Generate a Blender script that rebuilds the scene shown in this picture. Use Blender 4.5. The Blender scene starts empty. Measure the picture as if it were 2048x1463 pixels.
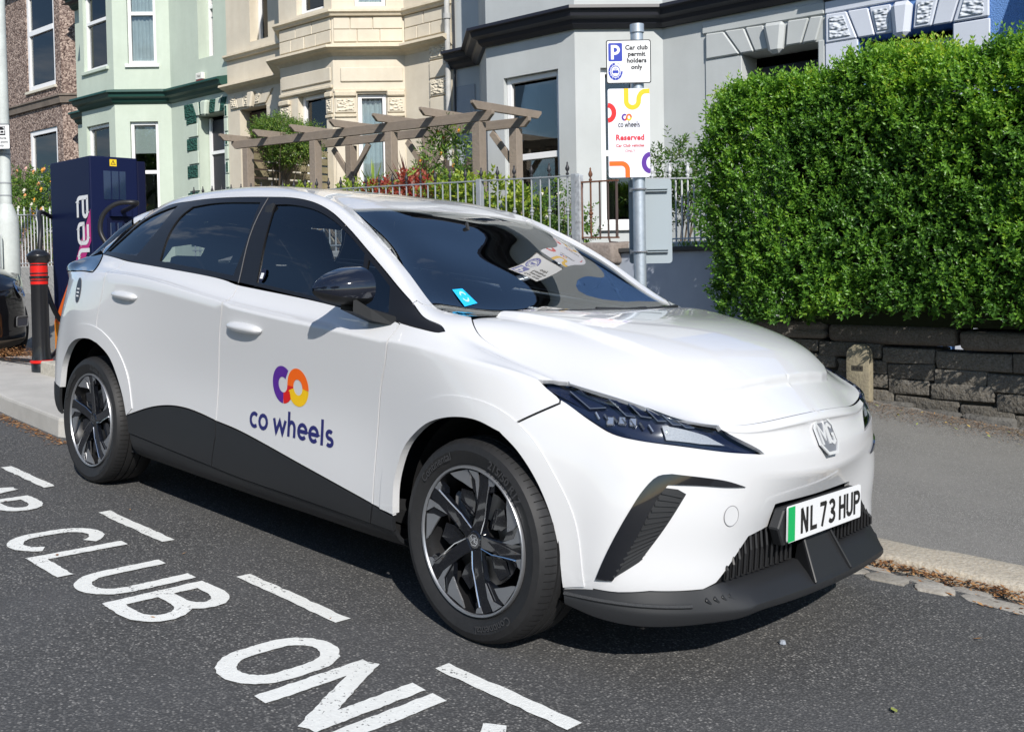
import bpy, bmesh, math, random
import numpy as np
from mathutils import Vector, Matrix, Quaternion
from mathutils.bvhtree import BVHTree
from mathutils.geometry import delaunay_2d_cdt
random.seed(7); rng = np.random.default_rng(7)
R = math.radians
scn = bpy.context.scene
col = scn.collection
# ---------------------------------------------------------------- camera
# The road climbs gently away from the camera, so it has its own tilted frame ("road frame", z normal to the road).
_x = Vector((.998975, 0, -.0452651)); _y = Vector((-.00138438, .999532, -.0305525)); _z = Vector((.0452439, .0305838, .9985077))
ROAD = Matrix(((.998975, -.00138438, .0452439, 0), (0, .9995322, .0305838, 0), (-.0452651, -.0305525, .9985077, 0), (0, 0, 0, 1)))
cam_d = bpy.data.cameras.new('camera'); cam = bpy.data.objects.new('camera', cam_d); col.objects.link(cam)
cam_d.sensor_width = 36; cam_d.lens = 35.095; cam_d.shift_x = .0668; cam_d.shift_y = -.0671
cam_d.clip_start = .05; cam_d.clip_end = 600
def cam_matrix():
    yaw, pitch, roll = 2.36916846, .0409855661, .033836267
    cy, sy, cp, sp = math.cos(yaw), math.sin(yaw), math.cos(pitch), math.sin(pitch)
    f = Vector((cy * cp, sy * cp, -sp)); r = Vector((sy, -cy, 0)); u = r.cross(f)
    r2 = r * math.cos(roll) + u * math.sin(roll); u2 = u * math.cos(roll) - r * math.sin(roll)
    m = Matrix((r2, u2, -f)).transposed().to_4x4(); m.translation = (3.50773659, -3.13346034, 1.21385656)
    return ROAD @ m
cam.matrix_world = cam_matrix(); scn.camera = cam
# ---------------------------------------------------------------- world, sun, exposure
SUN_DIR = (ROAD.to_3x3() @ Vector((1.10, -.74, 1.0))).normalized()
world = bpy.data.worlds.new('World'); scn.world = world; world.use_nodes = True
wn = world.node_tree.nodes; wl = world.node_tree.links
sky = wn.new('ShaderNodeTexSky'); sky.sky_type = 'NISHITA'; sky.sun_disc = False
sky.sun_elevation = math.asin(SUN_DIR.z); sky.sun_rotation = math.atan2(SUN_DIR.x, SUN_DIR.y)
sky.air_density = 1.0; sky.dust_density = .2; sky.ozone_density = 4.0
bg = wn['Background']; bg.inputs['Strength'].default_value = .115
def sky_clouds():
    tc = wn.new('ShaderNodeTexCoord'); sep = wn.new('ShaderNodeSeparateXYZ'); wl.new(tc.outputs['Generated'], sep.inputs[0])
    add = wn.new('ShaderNodeMath'); add.operation = 'ADD'; add.inputs[1].default_value = .12; wl.new(sep.outputs['Z'], add.inputs[0])
    mx = wn.new('ShaderNodeMath'); mx.operation = 'MAXIMUM'; mx.inputs[1].default_value = .05; wl.new(add.outputs[0], mx.inputs[0])
    cmb = wn.new('ShaderNodeCombineXYZ')
    for i, ax in enumerate('XY'):
        dv = wn.new('ShaderNodeMath'); dv.operation = 'DIVIDE'; wl.new(sep.outputs[ax], dv.inputs[0]); wl.new(mx.outputs[0], dv.inputs[1]); wl.new(dv.outputs[0], cmb.inputs[i])
    nz = wn.new('ShaderNodeTexNoise'); nz.inputs['Scale'].default_value = 1.5; nz.inputs['Detail'].default_value = 9; nz.inputs['Roughness'].default_value = .58
    wl.new(cmb.outputs[0], nz.inputs['Vector'])
    rp = wn.new('ShaderNodeValToRGB'); rp.color_ramp.elements[0].position = .53; rp.color_ramp.elements[1].position = .70
    rp.color_ramp.elements[0].color = (0, 0, 0, 1); rp.color_ramp.elements[1].color = (.85, .85, .85, 1); wl.new(nz.outputs['Fac'], rp.inputs[0])
    mix = wn.new('ShaderNodeMix'); mix.data_type = 'RGBA'; wl.new(rp.outputs[0], mix.inputs[0]); wl.new(sky.outputs[0], mix.inputs[6]); mix.inputs[7].default_value = (7.5, 7.8, 8.2, 1)
    wl.new(mix.outputs[2], bg.inputs[0])
sky_clouds()
sun_d = bpy.data.lights.new('sun', 'SUN'); sun_d.energy = 4.8; sun_d.angle = R(.5); sun_d.color = (1, .95, .88)
sun = bpy.data.objects.new('sun', sun_d); col.objects.link(sun); sun.location = (0, 0, 30)
sun.rotation_euler = SUN_DIR.to_track_quat('Z', 'Y').to_euler()
vs = scn.view_settings; vs.view_transform = 'Standard'; vs.look = 'None'; vs.exposure = .16; vs.gamma = 1; vs.use_curve_mapping = False
scn.cycles.max_bounces = 10; scn.cycles.transparent_max_bounces = 24; scn.cycles.caustics_reflective = False; scn.cycles.caustics_refractive = False
# ---------------------------------------------------------------- helpers: materials
MATS = {}
def mat(name, c, rough=.6, metal=0., spec=.5, coat=0., var=None, bump=None, rnd=0., emit=None, ior=1.45, coatr=.04):
    """Principled material; var=(scale, amount[, colour]) mottles it, bump=(scale, strength, distance), rnd varies it per object"""
    if name in MATS: return MATS[name]
    m = bpy.data.materials.new(name); m.use_nodes = True; n = m.node_tree.nodes; l = m.node_tree.links
    b = n['Principled BSDF']; c4 = (*c, 1)
    b.inputs['Base Color'].default_value = c4; b.inputs['Roughness'].default_value = rough; b.inputs['Metallic'].default_value = metal
    b.inputs['Specular IOR Level'].default_value = spec; b.inputs['Coat Weight'].default_value = coat; b.inputs['Coat Roughness'].default_value = coatr
    b.inputs['IOR'].default_value = ior
    tc = n.new('ShaderNodeTexCoord'); out = None
    if var or bump or rnd:
        src = tc.outputs['Object']
        if rnd:
            oi = n.new('ShaderNodeObjectInfo'); ad = n.new('ShaderNodeVectorMath'); ad.operation = 'ADD'
            sc_ = n.new('ShaderNodeVectorMath'); sc_.operation = 'SCALE'; sc_.inputs['Scale'].default_value = 37.; sc_.inputs[0].default_value = (1, .7, .3)
            mu = n.new('ShaderNodeMath'); mu.operation = 'MULTIPLY'; mu.inputs[1].default_value = 37.; l.new(oi.outputs['Random'], mu.inputs[0]); l.new(mu.outputs[0], sc_.inputs['Scale'])
            l.new(src, ad.inputs[0]); l.new(sc_.outputs[0], ad.inputs[1]); src = ad.outputs[0]
    if var:
        vs_ = var if isinstance(var[0], (tuple, list)) else [var]
        cur = None
        for k, vv in enumerate(vs_):
            nz = n.new('ShaderNodeTexNoise'); nz.inputs['Scale'].default_value = vv[0]; nz.inputs['Detail'].default_value = 6; nz.inputs['Roughness'].default_value = .62
            l.new(src, nz.inputs['Vector'])
            if len(vv) > 3:
                mp_ = n.new('ShaderNodeMapping'); mp_.inputs['Scale'].default_value = (1, 1, .07); l.new(src, mp_.inputs[0]); l.new(mp_.outputs[0], nz.inputs['Vector'])
            mr = n.new('ShaderNodeMapRange'); mr.inputs['From Min'].default_value = .36; mr.inputs['From Max'].default_value = .68; l.new(nz.outputs['Fac'], mr.inputs['Value'])
            mx = n.new('ShaderNodeMix'); mx.data_type = 'RGBA'
            c2 = vv[2] if len(vv) > 2 else tuple(x * (1 - vv[1]) for x in c)
            mt = n.new('ShaderNodeMath'); mt.operation = 'MULTIPLY'; mt.inputs[1].default_value = 1.0 if len(vv) <= 2 else vv[1]
            l.new(mr.outputs[0], mt.inputs[0]); l.new(mt.outputs[0], mx.inputs[0])
            if cur is None: mx.inputs[6].default_value = c4
            else: l.new(cur, mx.inputs[6])
            mx.inputs[7].default_value = (*c2, 1); cur = mx.outputs[2]
        out = cur
    if rnd:
        hs = n.new('ShaderNodeHueSaturation'); mr = n.new('ShaderNodeMapRange'); mr.inputs['To Min'].default_value = 1 - rnd; mr.inputs['To Max'].default_value = 1 + rnd
        l.new(oi.outputs['Random'], mr.inputs['Value']); l.new(mr.outputs[0], hs.inputs['Value'])
        if out is not None: l.new(out, hs.inputs['Color'])
        else: hs.inputs['Color'].default_value = c4
        out = hs.outputs[0]
    if out is not None: l.new(out, b.inputs['Base Color'])
    if bump:
        nz = n.new('ShaderNodeTexNoise'); nz.inputs['Scale'].default_value = bump[0]; nz.inputs['Detail'].default_value = 5; l.new(src, nz.inputs['Vector'])
        bp = n.new('ShaderNodeBump'); bp.inputs['Strength'].default_value = bump[1]; bp.inputs['Distance'].default_value = bump[2]
        l.new(nz.outputs['Fac'], bp.inputs['Height']); l.new(bp.outputs[0], b.inputs['Normal'])
    MATS[name] = m
    return m
def glass(name, tint, refl=1.45, rough=.0, extra=0.):
    """window glass: clear tinted sheet with a Fresnel reflection (lets light through)"""
    if name in MATS: return MATS[name]
    m = bpy.data.materials.new(name); m.use_nodes = True; n = m.node_tree.nodes; l = m.node_tree.links
    n.remove(n['Principled BSDF']); o = n['Material Output']
    t = n.new('ShaderNodeBsdfTransparent'); t.inputs[0].default_value = (*tint, 1)
    g = n.new('ShaderNodeBsdfGlossy'); g.inputs['Roughness'].default_value = rough
    f = n.new('ShaderNodeFresnel'); f.inputs['IOR'].default_value = refl
    ad = n.new('ShaderNodeMath'); ad.operation = 'ADD'; ad.use_clamp = True; ad.inputs[1].default_value = extra; l.new(f.outputs[0], ad.inputs[0])
    mx = n.new('ShaderNodeMixShader'); l.new(ad.outputs[0], mx.inputs[0]); l.new(t.outputs[0], mx.inputs[1]); l.new(g.outputs[0], mx.inputs[2]); l.new(mx.outputs[0], o.inputs['Surface'])
    MATS[name] = m
    return m
# ---------------------------------------------------------------- helpers: objects
def tag(o, label=None, cat=None, group=None, kind=None):
    if label: o['label'] = label
    if cat: o['category'] = cat
    if group: o['group'] = group
    if kind: o['kind'] = kind
    return o
def thing(name, label, cat, loc=(0, 0, 0), frame=None, group=None, rz=0.):
    o = bpy.data.objects.new(name, None); o.empty_display_size = .1; col.objects.link(o)
    m = Matrix.Translation(loc) @ Matrix.Rotation(rz, 4, 'Z')
    o.matrix_world = (frame @ m) if frame else m
    return tag(o, label, cat, group)
class MB:
    def __init__(s): s.v = []; s.f = []; s.m = []; s.n = None
    def add(s, vs, fs, m=0):
        k = len(s.v); s.v += [tuple(p) for p in vs]
        for f in fs: s.f.append(tuple(i + k for i in f)); s.m.append(m)
    def poly(s, pts, m=0): s.add(pts, [tuple(range(len(pts)))], m)
    def box(s, x0, x1, y0, y1, z0, z1, m=0):
        s.add([(x0,y0,z0),(x1,y0,z0),(x1,y1,z0),(x0,y1,z0),(x0,y0,z1),(x1,y0,z1),(x1,y1,z1),(x0,y1,z1)],
              [(0,3,2,1),(4,5,6,7),(0,1,5,4),(1,2,6,5),(2,3,7,6),(3,0,4,7)], m)
    def obox(s, c, ax, h, m=0):
        """box at c with axis vectors ax[3] (unit) and half sizes h[3]"""
        c = Vector(c); A = [Vector(a) * k for a, k in zip(ax, h)]
        P = [c + A[0] * i + A[1] * j + A[2] * k for k in (-1, 1) for i, j in ((-1, -1), (1, -1), (1, 1), (-1, 1))]
        s.add(P, [(0,3,2,1),(4,5,6,7),(0,1,5,4),(1,2,6,5),(2,3,7,6),(3,0,4,7)], m)
    def beam(s, a, b, w, h, up=(0, 0, 1), m=0):
        a = Vector(a); b = Vector(b); d = (b - a); L = d.length; d.normalize(); u = Vector(up); sd = d.cross(u).normalized(); u = sd.cross(d)
        s.obox((a + b) / 2, (d, sd, u), (L / 2, w / 2, h / 2), m)
    def prism(s, pts, vec, m=0):
        """planar polygon pts (3D) pushed along vec, closed both ends"""
        n = len(pts); v = Vector(vec); P = [Vector(p) for p in pts]
        nrm = Vector((0, 0, 0))
        for i in range(n): nrm += P[i].cross(P[(i + 1) % n])
        if nrm.dot(v) > 0: P.reverse()
        s.add(P + [p + v for p in P], [tuple(range(n)), tuple(range(2 * n - 1, n - 1, -1))] + [((i + 1) % n, i, i + n, (i + 1) % n + n) for i in range(n)], m)
    def tube(s, path, r, n=8, m=0, cap=True):
        P = [Vector(p) for p in path]; rr = r if isinstance(r, (list, tuple)) else [r] * len(P)
        k = len(s.v); prev = None
        for i, p in enumerate(P):
            t = (P[min(i + 1, len(P) - 1)] - P[max(i - 1, 0)]).normalized()
            if prev is None: u = t.orthogonal().normalized()
            else: u = (prev - t * prev.dot(t)).normalized()
            prev = u; w = t.cross(u)
            for j in range(n):
                a = 2 * math.pi * j / n; s.v.append(tuple(p + (u * math.cos(a) + w * math.sin(a)) * rr[i]))
        for i in range(len(P) - 1):
            for j in range(n):
                a = k + i * n + j; b = k + i * n + (j + 1) % n; s.f.append((a, b, b + n, a + n)); s.m.append(m)
        if cap:
            s.f.append(tuple(k + j for j in reversed(range(n)))); s.m.append(m)
            e = k + (len(P) - 1) * n; s.f.append(tuple(e + j for j in range(n))); s.m.append(m)
    def lathe(s, prof, n=24, base=(0, 0, 0), ax='Z', m=0, a0=0., a1=2 * math.pi):
        """profile [(r, h)] turned about an axis through base"""
        full = abs(a1 - a0 - 2 * math.pi) < 1e-6; k = len(s.v); N = n if full else n + 1
        for r, h in prof:
            for j in range(N):
                a = a0 + (a1 - a0) * j / n; x, y = r * math.cos(a), r * math.sin(a)
                p = (x, y, h) if ax == 'Z' else ((h, x, y) if ax == 'X' else (y, h, x))
                s.v.append((p[0] + base[0], p[1] + base[1], p[2] + base[2]))
        for i in range(len(prof) - 1):
            for j in range(n):
                a = k + i * N + j; b = k + i * N + (j + 1) % N; s.f.append((a, b, b + N, a + N)); s.m.append(m)
    def grid(s, P, m=0):
        k = len(s.v); nr = len(P); nc = len(P[0])
        for row in P: s.v += [tuple(p) for p in row]
        for i in range(nr - 1):
            for j in range(nc - 1):
                a = k + i * nc + j; s.f.append((a, a + 1, a + nc + 1, a + nc)); s.m.append(m)
    def mesh(s, name, mats, smooth=False, bevel=0., seg=1, weld=False, angle=35):
        me = bpy.data.meshes.new(name); me.from_pydata(s.v, [], s.f)
        for q in (mats if isinstance(mats, (list, tuple)) else [mats]): me.materials.append(q)
        me.polygons.foreach_set('material_index', s.m)
        if bevel or weld:
            bm = bmesh.new(); bm.from_mesh(me)
            if weld: bmesh.ops.remove_doubles(bm, verts=bm.verts, dist=1e-4)
            if bevel:
                ed = [e for e in bm.edges if len(e.link_faces) == 2 and e.calc_face_angle(0) > .6]
                bmesh.ops.bevel(bm, geom=ed, offset=bevel, segments=seg, affect='EDGES', profile=.6, clamp_overlap=True)
            bm.to_mesh(me); bm.free()
        if smooth: me.shade_smooth() if angle >= 180 else me.set_sharp_from_angle(angle=R(angle)); 
        if smooth:
            me.polygons.foreach_set('use_smooth', [True] * len(me.polygons))
        me.update()
        return me
    def build(s, name, mats, parent=None, **k):
        return put(name, s.mesh(name, mats, **k), parent)
def put(name, me, parent=None, loc=None, rot=None, scale=None):
    o = bpy.data.objects.new(name, me); col.objects.link(o)
    if parent is not None:
        o.parent = parent
    if loc is not None: o.location = loc
    if rot is not None: o.rotation_euler = rot
    if scale is not None: o.scale = scale
    return o
def copy_tree(o, parent=None):
    c = o.copy(); col.objects.link(c); c.parent = parent
    for ch in list(o.children): copy_tree(ch, c)
    return c
def spline(pts, step, closed=False):
    """Catmull-Rom through pts (any dimension), resampled about every `step`"""
    P = [np.array(p, float) for p in pts]; n = len(P); out = []
    if n < 3 and not closed:
        L = np.linalg.norm(P[1] - P[0]); k = max(1, int(math.ceil(L / step)))
        return [P[0] + (P[1] - P[0]) * i / k for i in range(k + 1)]
    for i in range(n if closed else n - 1):
        p1, p2 = P[i], P[(i + 1) % n]
        p0 = P[i - 1] if (closed or i > 0) else 2 * p1 - p2
        p3 = P[(i + 2) % n] if (closed or i < n - 2) else 2 * p2 - p1
        d = [max(np.linalg.norm(b - a), 1e-6) ** .5 for a, b in ((p0, p1), (p1, p2), (p2, p3))]
        m1 = (p1 - p0) / d[0] - (p2 - p0) / (d[0] + d[1]) + (p2 - p1) / d[1]
        m2 = (p2 - p1) / d[1] - (p3 - p1) / (d[1] + d[2]) + (p3 - p2) / d[2]
        m1, m2 = m1 * d[1], m2 * d[1]
        k = max(1, int(math.ceil(np.linalg.norm(p2 - p1) / step)))
        for j in range(k):
            t = j / k; out.append((2 * t**3 - 3 * t**2 + 1) * p1 + (t**3 - 2 * t**2 + t) * m1 + (-2 * t**3 + 3 * t**2) * p2 + (t**3 - t**2) * m2)
    if not closed: out.append(P[-1])
    return out
def pip(pts, poly):
    """vectorised point in polygon"""
    pts = np.asarray(pts); poly = np.asarray(poly); x, y = pts[:, 0], pts[:, 1]; ins = np.zeros(len(pts), bool)
    x0, y0 = poly[:, 0], poly[:, 1]; x1, y1 = np.roll(x0, -1), np.roll(y0, -1)
    for a, b, c, d in zip(x0, y0, x1, y1):
        if b == d: continue
        ins ^= ((b > y) != (d > y)) & (x < (c - a) * (y - b) / (d - b) + a)
    return ins
def cdt_fill(outer, holes=(), step=(.1, .1), extra=None):
    """triangulate a 2D polygon with holes on an interior grid -> points, triangles"""
    rings = [np.asarray(outer)] + [np.asarray(h) for h in holes]
    lo = rings[0].min(0); hi = rings[0].max(0)
    gx = np.arange(lo[0] + step[0] * .5, hi[0], step[0]); gy = np.arange(lo[1] + step[1] * .5, hi[1], step[1])
    G = np.stack(np.meshgrid(gx, gy), -1).reshape(-1, 2)
    if len(G):
        ins = pip(G, rings[0])
        for h in rings[1:]: ins &= ~pip(G, h)
        allb = np.concatenate(rings)
        dd = (np.abs(G[:, None, 0] - allb[None, :, 0]) / step[0]) ** 2 + (np.abs(G[:, None, 1] - allb[None, :, 1]) / step[1]) ** 2
        G = G[ins & (dd.min(1) > .12)]
    P = []; E = []
    for r_ in rings:
        k = len(P); P += [tuple(p) for p in r_]; n = len(r_); E += [(k + i, k + (i + 1) % n) for i in range(n)]
    nb = len(P); P += [tuple(p) for p in G]
    vo, eo, fo, ov, oe, of = delaunay_2d_cdt([Vector(p) for p in P], E, [], 0, 1e-7)
    vo = np.array([(p.x, p.y) for p in vo]); fo = [f for f in fo]
    C = np.array([vo[list(f)].mean(0) for f in fo]); ok = pip(C, rings[0])
    for h in rings[1:]: ok &= ~pip(C, h)
    T = []
    for f, k in zip(fo, ok):
        if not k: continue
        a, b, c = (vo[i] for i in f[:3])
        if (b[0] - a[0]) * (c[1] - a[1]) - (b[1] - a[1]) * (c[0] - a[0]) < 0: f = tuple(reversed(f))
        T.append(tuple(f))
    return vo, T
# ---------------------------------------------------------------- stroke lettering
def arc(cx, cy, rx, ry, a0, a1, n=14):
    return [(cx + rx * math.cos(R(a0 + (a1 - a0) * i / n)), cy + ry * math.sin(R(a0 + (a1 - a0) * i / n))) for i in range(n + 1)]
def ribbon(pts, w, closed=False, dense=0.):
    """flat 2D strip of width w along pts -> verts, quads"""
    P = [np.array(p, float) for p in pts]
    if dense:
        Q = []
        for a, b in zip(P, P[1:] + ([P[0]] if closed else [])):
            k = max(1, int(math.ceil(np.linalg.norm(b - a) / dense))); Q += [a + (b - a) * i / k for i in range(k)]
        P = Q if closed else Q + [P[-1]]
    n = len(P); V = []
    for i in range(n):
        t0 = P[i] - P[i - 1] if (closed or i > 0) else P[1] - P[0]
        t1 = P[(i + 1) % n] - P[i] if (closed or i < n - 1) else P[-1] - P[-2]
        t0 = t0 / (np.linalg.norm(t0) + 1e-9); t1 = t1 / (np.linalg.norm(t1) + 1e-9)
        n0 = np.array([-t0[1], t0[0]]); n1 = np.array([-t1[1], t1[0]]); m_ = n0 + n1; L = np.linalg.norm(m_)
        m_ = n0 if L < .3 else m_ / L; k = 1 / max(m_ @ n0, .45)
        V += [P[i] + m_ * w / 2 * k, P[i] - m_ * w / 2 * k]
    F = [(2 * i, 2 * i + 1, 2 * ((i + 1) % n) + 1, 2 * ((i + 1) % n)) for i in range(n if closed else n - 1)]
    return V, F
# glyphs: (advance width, strokes); cap height 1
GEO = {  # rounded geometric lower case, x height .66
 'c': (.56, [arc(.33, .33, .25, .27, 48, 312)]), 'o': (.66, [arc(.33, .33, .25, .27, 0, 360)]),
 'w': (.84, [[(.05, .60), (.22, .06), (.42, .52), (.62, .06), (.79, .60)]]),
 'h': (.62, [[(.13, 0), (.13, 1)], arc(.31, .36, .18, .24, 180, 0) + [(.49, 0)]]),
 'e': (.64, [[(.08, .33), (.56, .33)] + arc(.32, .33, .24, .27, 0, 318)]), 'l': (.28, [[(.14, 0), (.14, 1)]]),
 's': (.52, [arc(.26, .465, .16, .135, 40, 262, 10) + arc(.26, .195, .17, .135, 82, -140, 10)]), ' ': (.26, []),
}
PLT = {  # number plate block letters, 50 wide 79 high
 'N': [[(.07, 0), (.07, .79)], [(.07, .79), (.43, 0)], [(.43, 0), (.43, .79)]], 'L': [[(.07, .79), (.07, .07)], [(0, .07), (.46, .07)]],
 '7': [[(0, .72), (.43, .72)], [(.41, .76), (.14, 0)]], '3': [arc(.24, .58, .18, .145, 150, -80, 10) + [(.2, .43)], [(.2, .43)] + arc(.24, .215, .20, .15, 85, -150, 10)],
 'H': [[(.07, 0), (.07, .79)], [(.43, 0), (.43, .79)], [(.07, .42), (.43, .42)]], 'U': [[(.07, .79), (.07, .24)] + arc(.25, .25, .18, .18, 180, 360, 10) + [(.43, .79)]],
 'P': [[(.07, 0), (.07, .79)], [(.07, .72), (.26, .72)] + arc(.27, .56, .16, .16, 90, -90, 8) + [(.07, .40)]]}
def glyph_run(text, font, gap=0., sw=.14, dense=.04):
    """-> list of (V, F) in em units and total width"""
    x = 0; out = []
    for ch in text:
        if font is GEO: adv, st = GEO[ch]
        else: adv, st = (.5, PLT[ch]) if ch in PLT else (.22, [])
        for s_ in st:
            cl = np.linalg.norm(np.array(s_[0]) - s_[-1]) < 1e-6 and len(s_) > 3
            V, F = ribbon(s_[:-1] if cl else s_, sw, cl, dense); out.append(([(p[0] + x, p[1]) for p in V], F))
        x += adv + gap
    return out, x - gap
CO_C = [arc(0, 0, .355, .355, 50, 268, 26), arc(0, 0, .355, .355, 268, 360 + 4, 14)]
def co_mark():
    """interlocked ring mark: list of (ribbon pts, colour key); unit ring radius .355, stroke .29"""
    d = .72
    return [(arc(0, 0, .355, .355, 52, 270, 26), 'purple'), (arc(0, 0, .355, .355, 270, 360, 12), 'red'),
            (arc(d, 0, .355, .355, 180, -6, 24), 'orange'), (arc(d, 0, .355, .355, -6, -180 + 14, 20), 'yellow')]
LOGO = {k: mat('logo_' + k, c, rough=.35) for k, c in dict(purple=(.09, .02, .27), red=(.62, .012, .012), orange=(.87, .13, .005), yellow=(.83, .50, .008), navy=(.02, .022, .13), white=(.78, .78, .78), black=(.02, .02, .022)).items()}
def font_mesh(text, size, bold=0., align='CENTER', space=1.):
    """Blender's built-in font as flat verts/faces"""
    cu = bpy.data.curves.new('t', 'FONT'); cu.body = text; cu.size = size; cu.align_x = align; cu.offset = bold; cu.space_character = space; cu.resolution_u = 3; cu.fill_mode = 'FRONT'
    o = bpy.data.objects.new('t', cu); col.objects.link(o); me = o.evaluated_get(bpy.context.evaluated_depsgraph_get()).to_mesh()
    V = [tuple(v.co[:2]) for v in me.vertices]; F = [tuple(p.vertices) for p in me.polygons]
    o.evaluated_get(bpy.context.evaluated_depsgraph_get()).to_mesh_clear(); bpy.data.objects.remove(o); bpy.data.curves.remove(cu)
    return V, F
# ---------------------------------------------------------------- ground, road, kerb, markings (road frame)
def road_mat(name='asphalt', sc=125, st=((.064, .064, .064), (.092, .092, .090), (.125, .123, .119), (.19, .185, .176), (.33, .32, .30)), gap=(.052, .052, .052), pa=(.088, .089, .092), pb=(.052, .052, .052), bd=.0025):
    m = bpy.data.materials.new(name); m.use_nodes = True; n = m.node_tree.nodes; l = m.node_tree.links; b = n['Principled BSDF']
    tc = n.new('ShaderNodeTexCoord'); V = tc.outputs['Object']
    def noise(s_, d=4, r=.6):
        z = n.new('ShaderNodeTexNoise'); z.inputs['Scale'].default_value = s_; z.inputs['Detail'].default_value = d; z.inputs['Roughness'].default_value = r; l.new(V, z.inputs['Vector']); return z.outputs['Fac']
    def ramp(src, st):
        r = n.new('ShaderNodeValToRGB'); e = r.color_ramp.elements
        while len(e) < len(st): e.new(.5)
        for q, (p, c) in zip(e, st): q.position = p; q.color = (*c, 1) if len(c) == 3 else c
        l.new(src, r.inputs[0]); return r.outputs[0]
    def mix(f, a, c, mode='MIX'):
        x = n.new('ShaderNodeMix'); x.data_type = 'RGBA'; x.blend_type = mode
        for k, q in ((0, f), (6, a), (7, c)):
            if isinstance(q, (int, float)): x.inputs[k].default_value = q
            elif isinstance(q, tuple): x.inputs[k].default_value = (*q, 1)
            else: l.new(q, x.inputs[k])
        return x.outputs[2]
    vo = n.new('ShaderNodeTexVoronoi'); vo.inputs['Scale'].default_value = sc; l.new(V, vo.inputs['Vector'])
    sep = n.new('ShaderNodeSeparateColor'); l.new(vo.outputs['Color'], sep.inputs[0])
    stone = ramp(sep.outputs[0], [(.0, st[0]), (.42, st[1]), (.70, st[2]), (.88, st[3]), (1., st[4])])
    c = mix(ramp(vo.outputs['Distance'], [(.35, (0, 0, 0)), (.62, (1, 1, 1))]), stone, gap)
    c = mix(ramp(noise(1.1, 6), [(.38, (0, 0, 0)), (.66, (.55, .55, .55))]), c, pa)
    c = mix(ramp(noise(3.7, 6), [(.60, (0, 0, 0)), (.72, (.5, .5, .5))]), c, pb)
    l.new(c, b.inputs['Base Color']); b.inputs['Roughness'].default_value = .82; b.inputs['Specular IOR Level'].default_value = .35
    bp = n.new('ShaderNodeBump'); bp.inputs['Strength'].default_value = .9; bp.inputs['Distance'].default_value = bd; bp.invert = True; l.new(vo.outputs['Distance'], bp.inputs['Height'])
    b2 = n.new('ShaderNodeBump'); b2.inputs['Strength'].default_value = .5; b2.inputs['Distance'].default_value = .003; l.new(noise(60), b2.inputs['Height']); l.new(bp.outputs[0], b2.inputs['Normal']); l.new(b2.outputs[0], b.inputs['Normal'])
    return m
ASPH = road_mat()
def struct(name, me, frame=ROAD):
    o = put(name, me); o.matrix_world = frame; o['kind'] = 'structure'; return o
KY = 1.13
m = MB(); ys = [-40, -12, -6, -3, -1.5, -.5, .3, .85, 1.0, 1.10, 1.30]; zs = [0, 0, 0, 0, 0, 0, 0, 0, -.018, -.036, -.042]
xs_ = [-60, -30, -16, -10, -7, -5, -3, -1, 1, 3, 5, 8, 14, 30, 60]
m.grid([[(x, y, z) for x in xs_] for y, z in zip(ys, zs)]); struct('road', m.mesh('road', ASPH))
m = MB(); m.grid([[(x, y, -.45) for x in (-120, 0, 120)] for y in (-120, 0, 120)]); struct('ground', m.mesh('ground', mat('earth', (.10, .085, .06), rough=.95)), Matrix.Translation((0, 0, -.9)))
# pavement of older, paler asphalt
PAVE = road_mat('pavement_asphalt', 170, ((.16, .155, .145), (.21, .204, .192), (.25, .243, .23), (.32, .31, .29), (.45, .44, .41)), (.15, .145, .135), (.235, .226, .21), (.18, .173, .16))
def pave_z(x, y): return .02 + (min(max(y, 1.46), 5.4) - 1.46) / 3.54 * max(.06, .19 - .07 * min(max(x, -1.6), 3))
m = MB(); m.grid([[(x, y, pave_z(x, y) - .004) for x in (-30, -12, -6, -4, -3, -2, -1.2, -.6, 0, .6, 1.2, 1.8, 2.4, 3, 5, 9, 20)] for y in (1.40, 1.9, 2.6, 3.4, 4.2, 4.9, 5.4)])
struct('pavement', m.mesh('pavement', PAVE, smooth=True))
# kerb of granite stones
GRAN = mat('granite', (.40, .345, .26), rough=.85, var=[(9, .5, (.30, .23, .15)), (55, .8, (.17, .14, .105)), (110, .7, (.56, .53, .46))], bump=(55, .8, .008), rnd=.10)
KERB = thing('kerb', 'worn granite kerb of long stones beside the car', 'kerb', frame=ROAD); del KERB['category']; KERB['kind'] = 'structure'
def rough_box(x0, x1, y0, y1, z0, z1, bev, jit, seed, cuts=0, seg=2):
    r = random.Random(seed); bm = bmesh.new(); bmesh.ops.create_cube(bm, size=1)
    for v in bm.verts: v.co = Vector(((x0 if v.co.x < 0 else x1) + r.uniform(-jit, jit), (y0 if v.co.y < 0 else y1) + r.uniform(-jit, jit), (z0 if v.co.z < 0 else z1) + r.uniform(-jit, jit)))
    if cuts: bmesh.ops.subdivide_edges(bm, edges=bm.edges[:], cuts=cuts, use_grid_fill=True); 
    if cuts:
        for v in bm.verts: v.co += Vector((r.uniform(-jit, jit), r.uniform(-jit, jit), r.uniform(-jit, jit))) * .6
    if bev:
        ed = [e for e in bm.edges if len(e.link_faces) == 2 and e.calc_face_angle(0) > .9]
        bmesh.ops.bevel(bm, geom=ed, offset=bev, segments=seg, affect='EDGES', profile=.5, clamp_overlap=True)
    return bm
def bm_mesh(bm, name, mt, smooth=True, angle=50):
    me = bpy.data.meshes.new(name); bm.to_mesh(me); bm.free(); me.materials.append(mt)
    if smooth:
        me.set_sharp_from_angle(angle=R(angle)); me.polygons.foreach_set('use_smooth', [True] * len(me.polygons))
    return me
x = -2.2; k = 0
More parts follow.
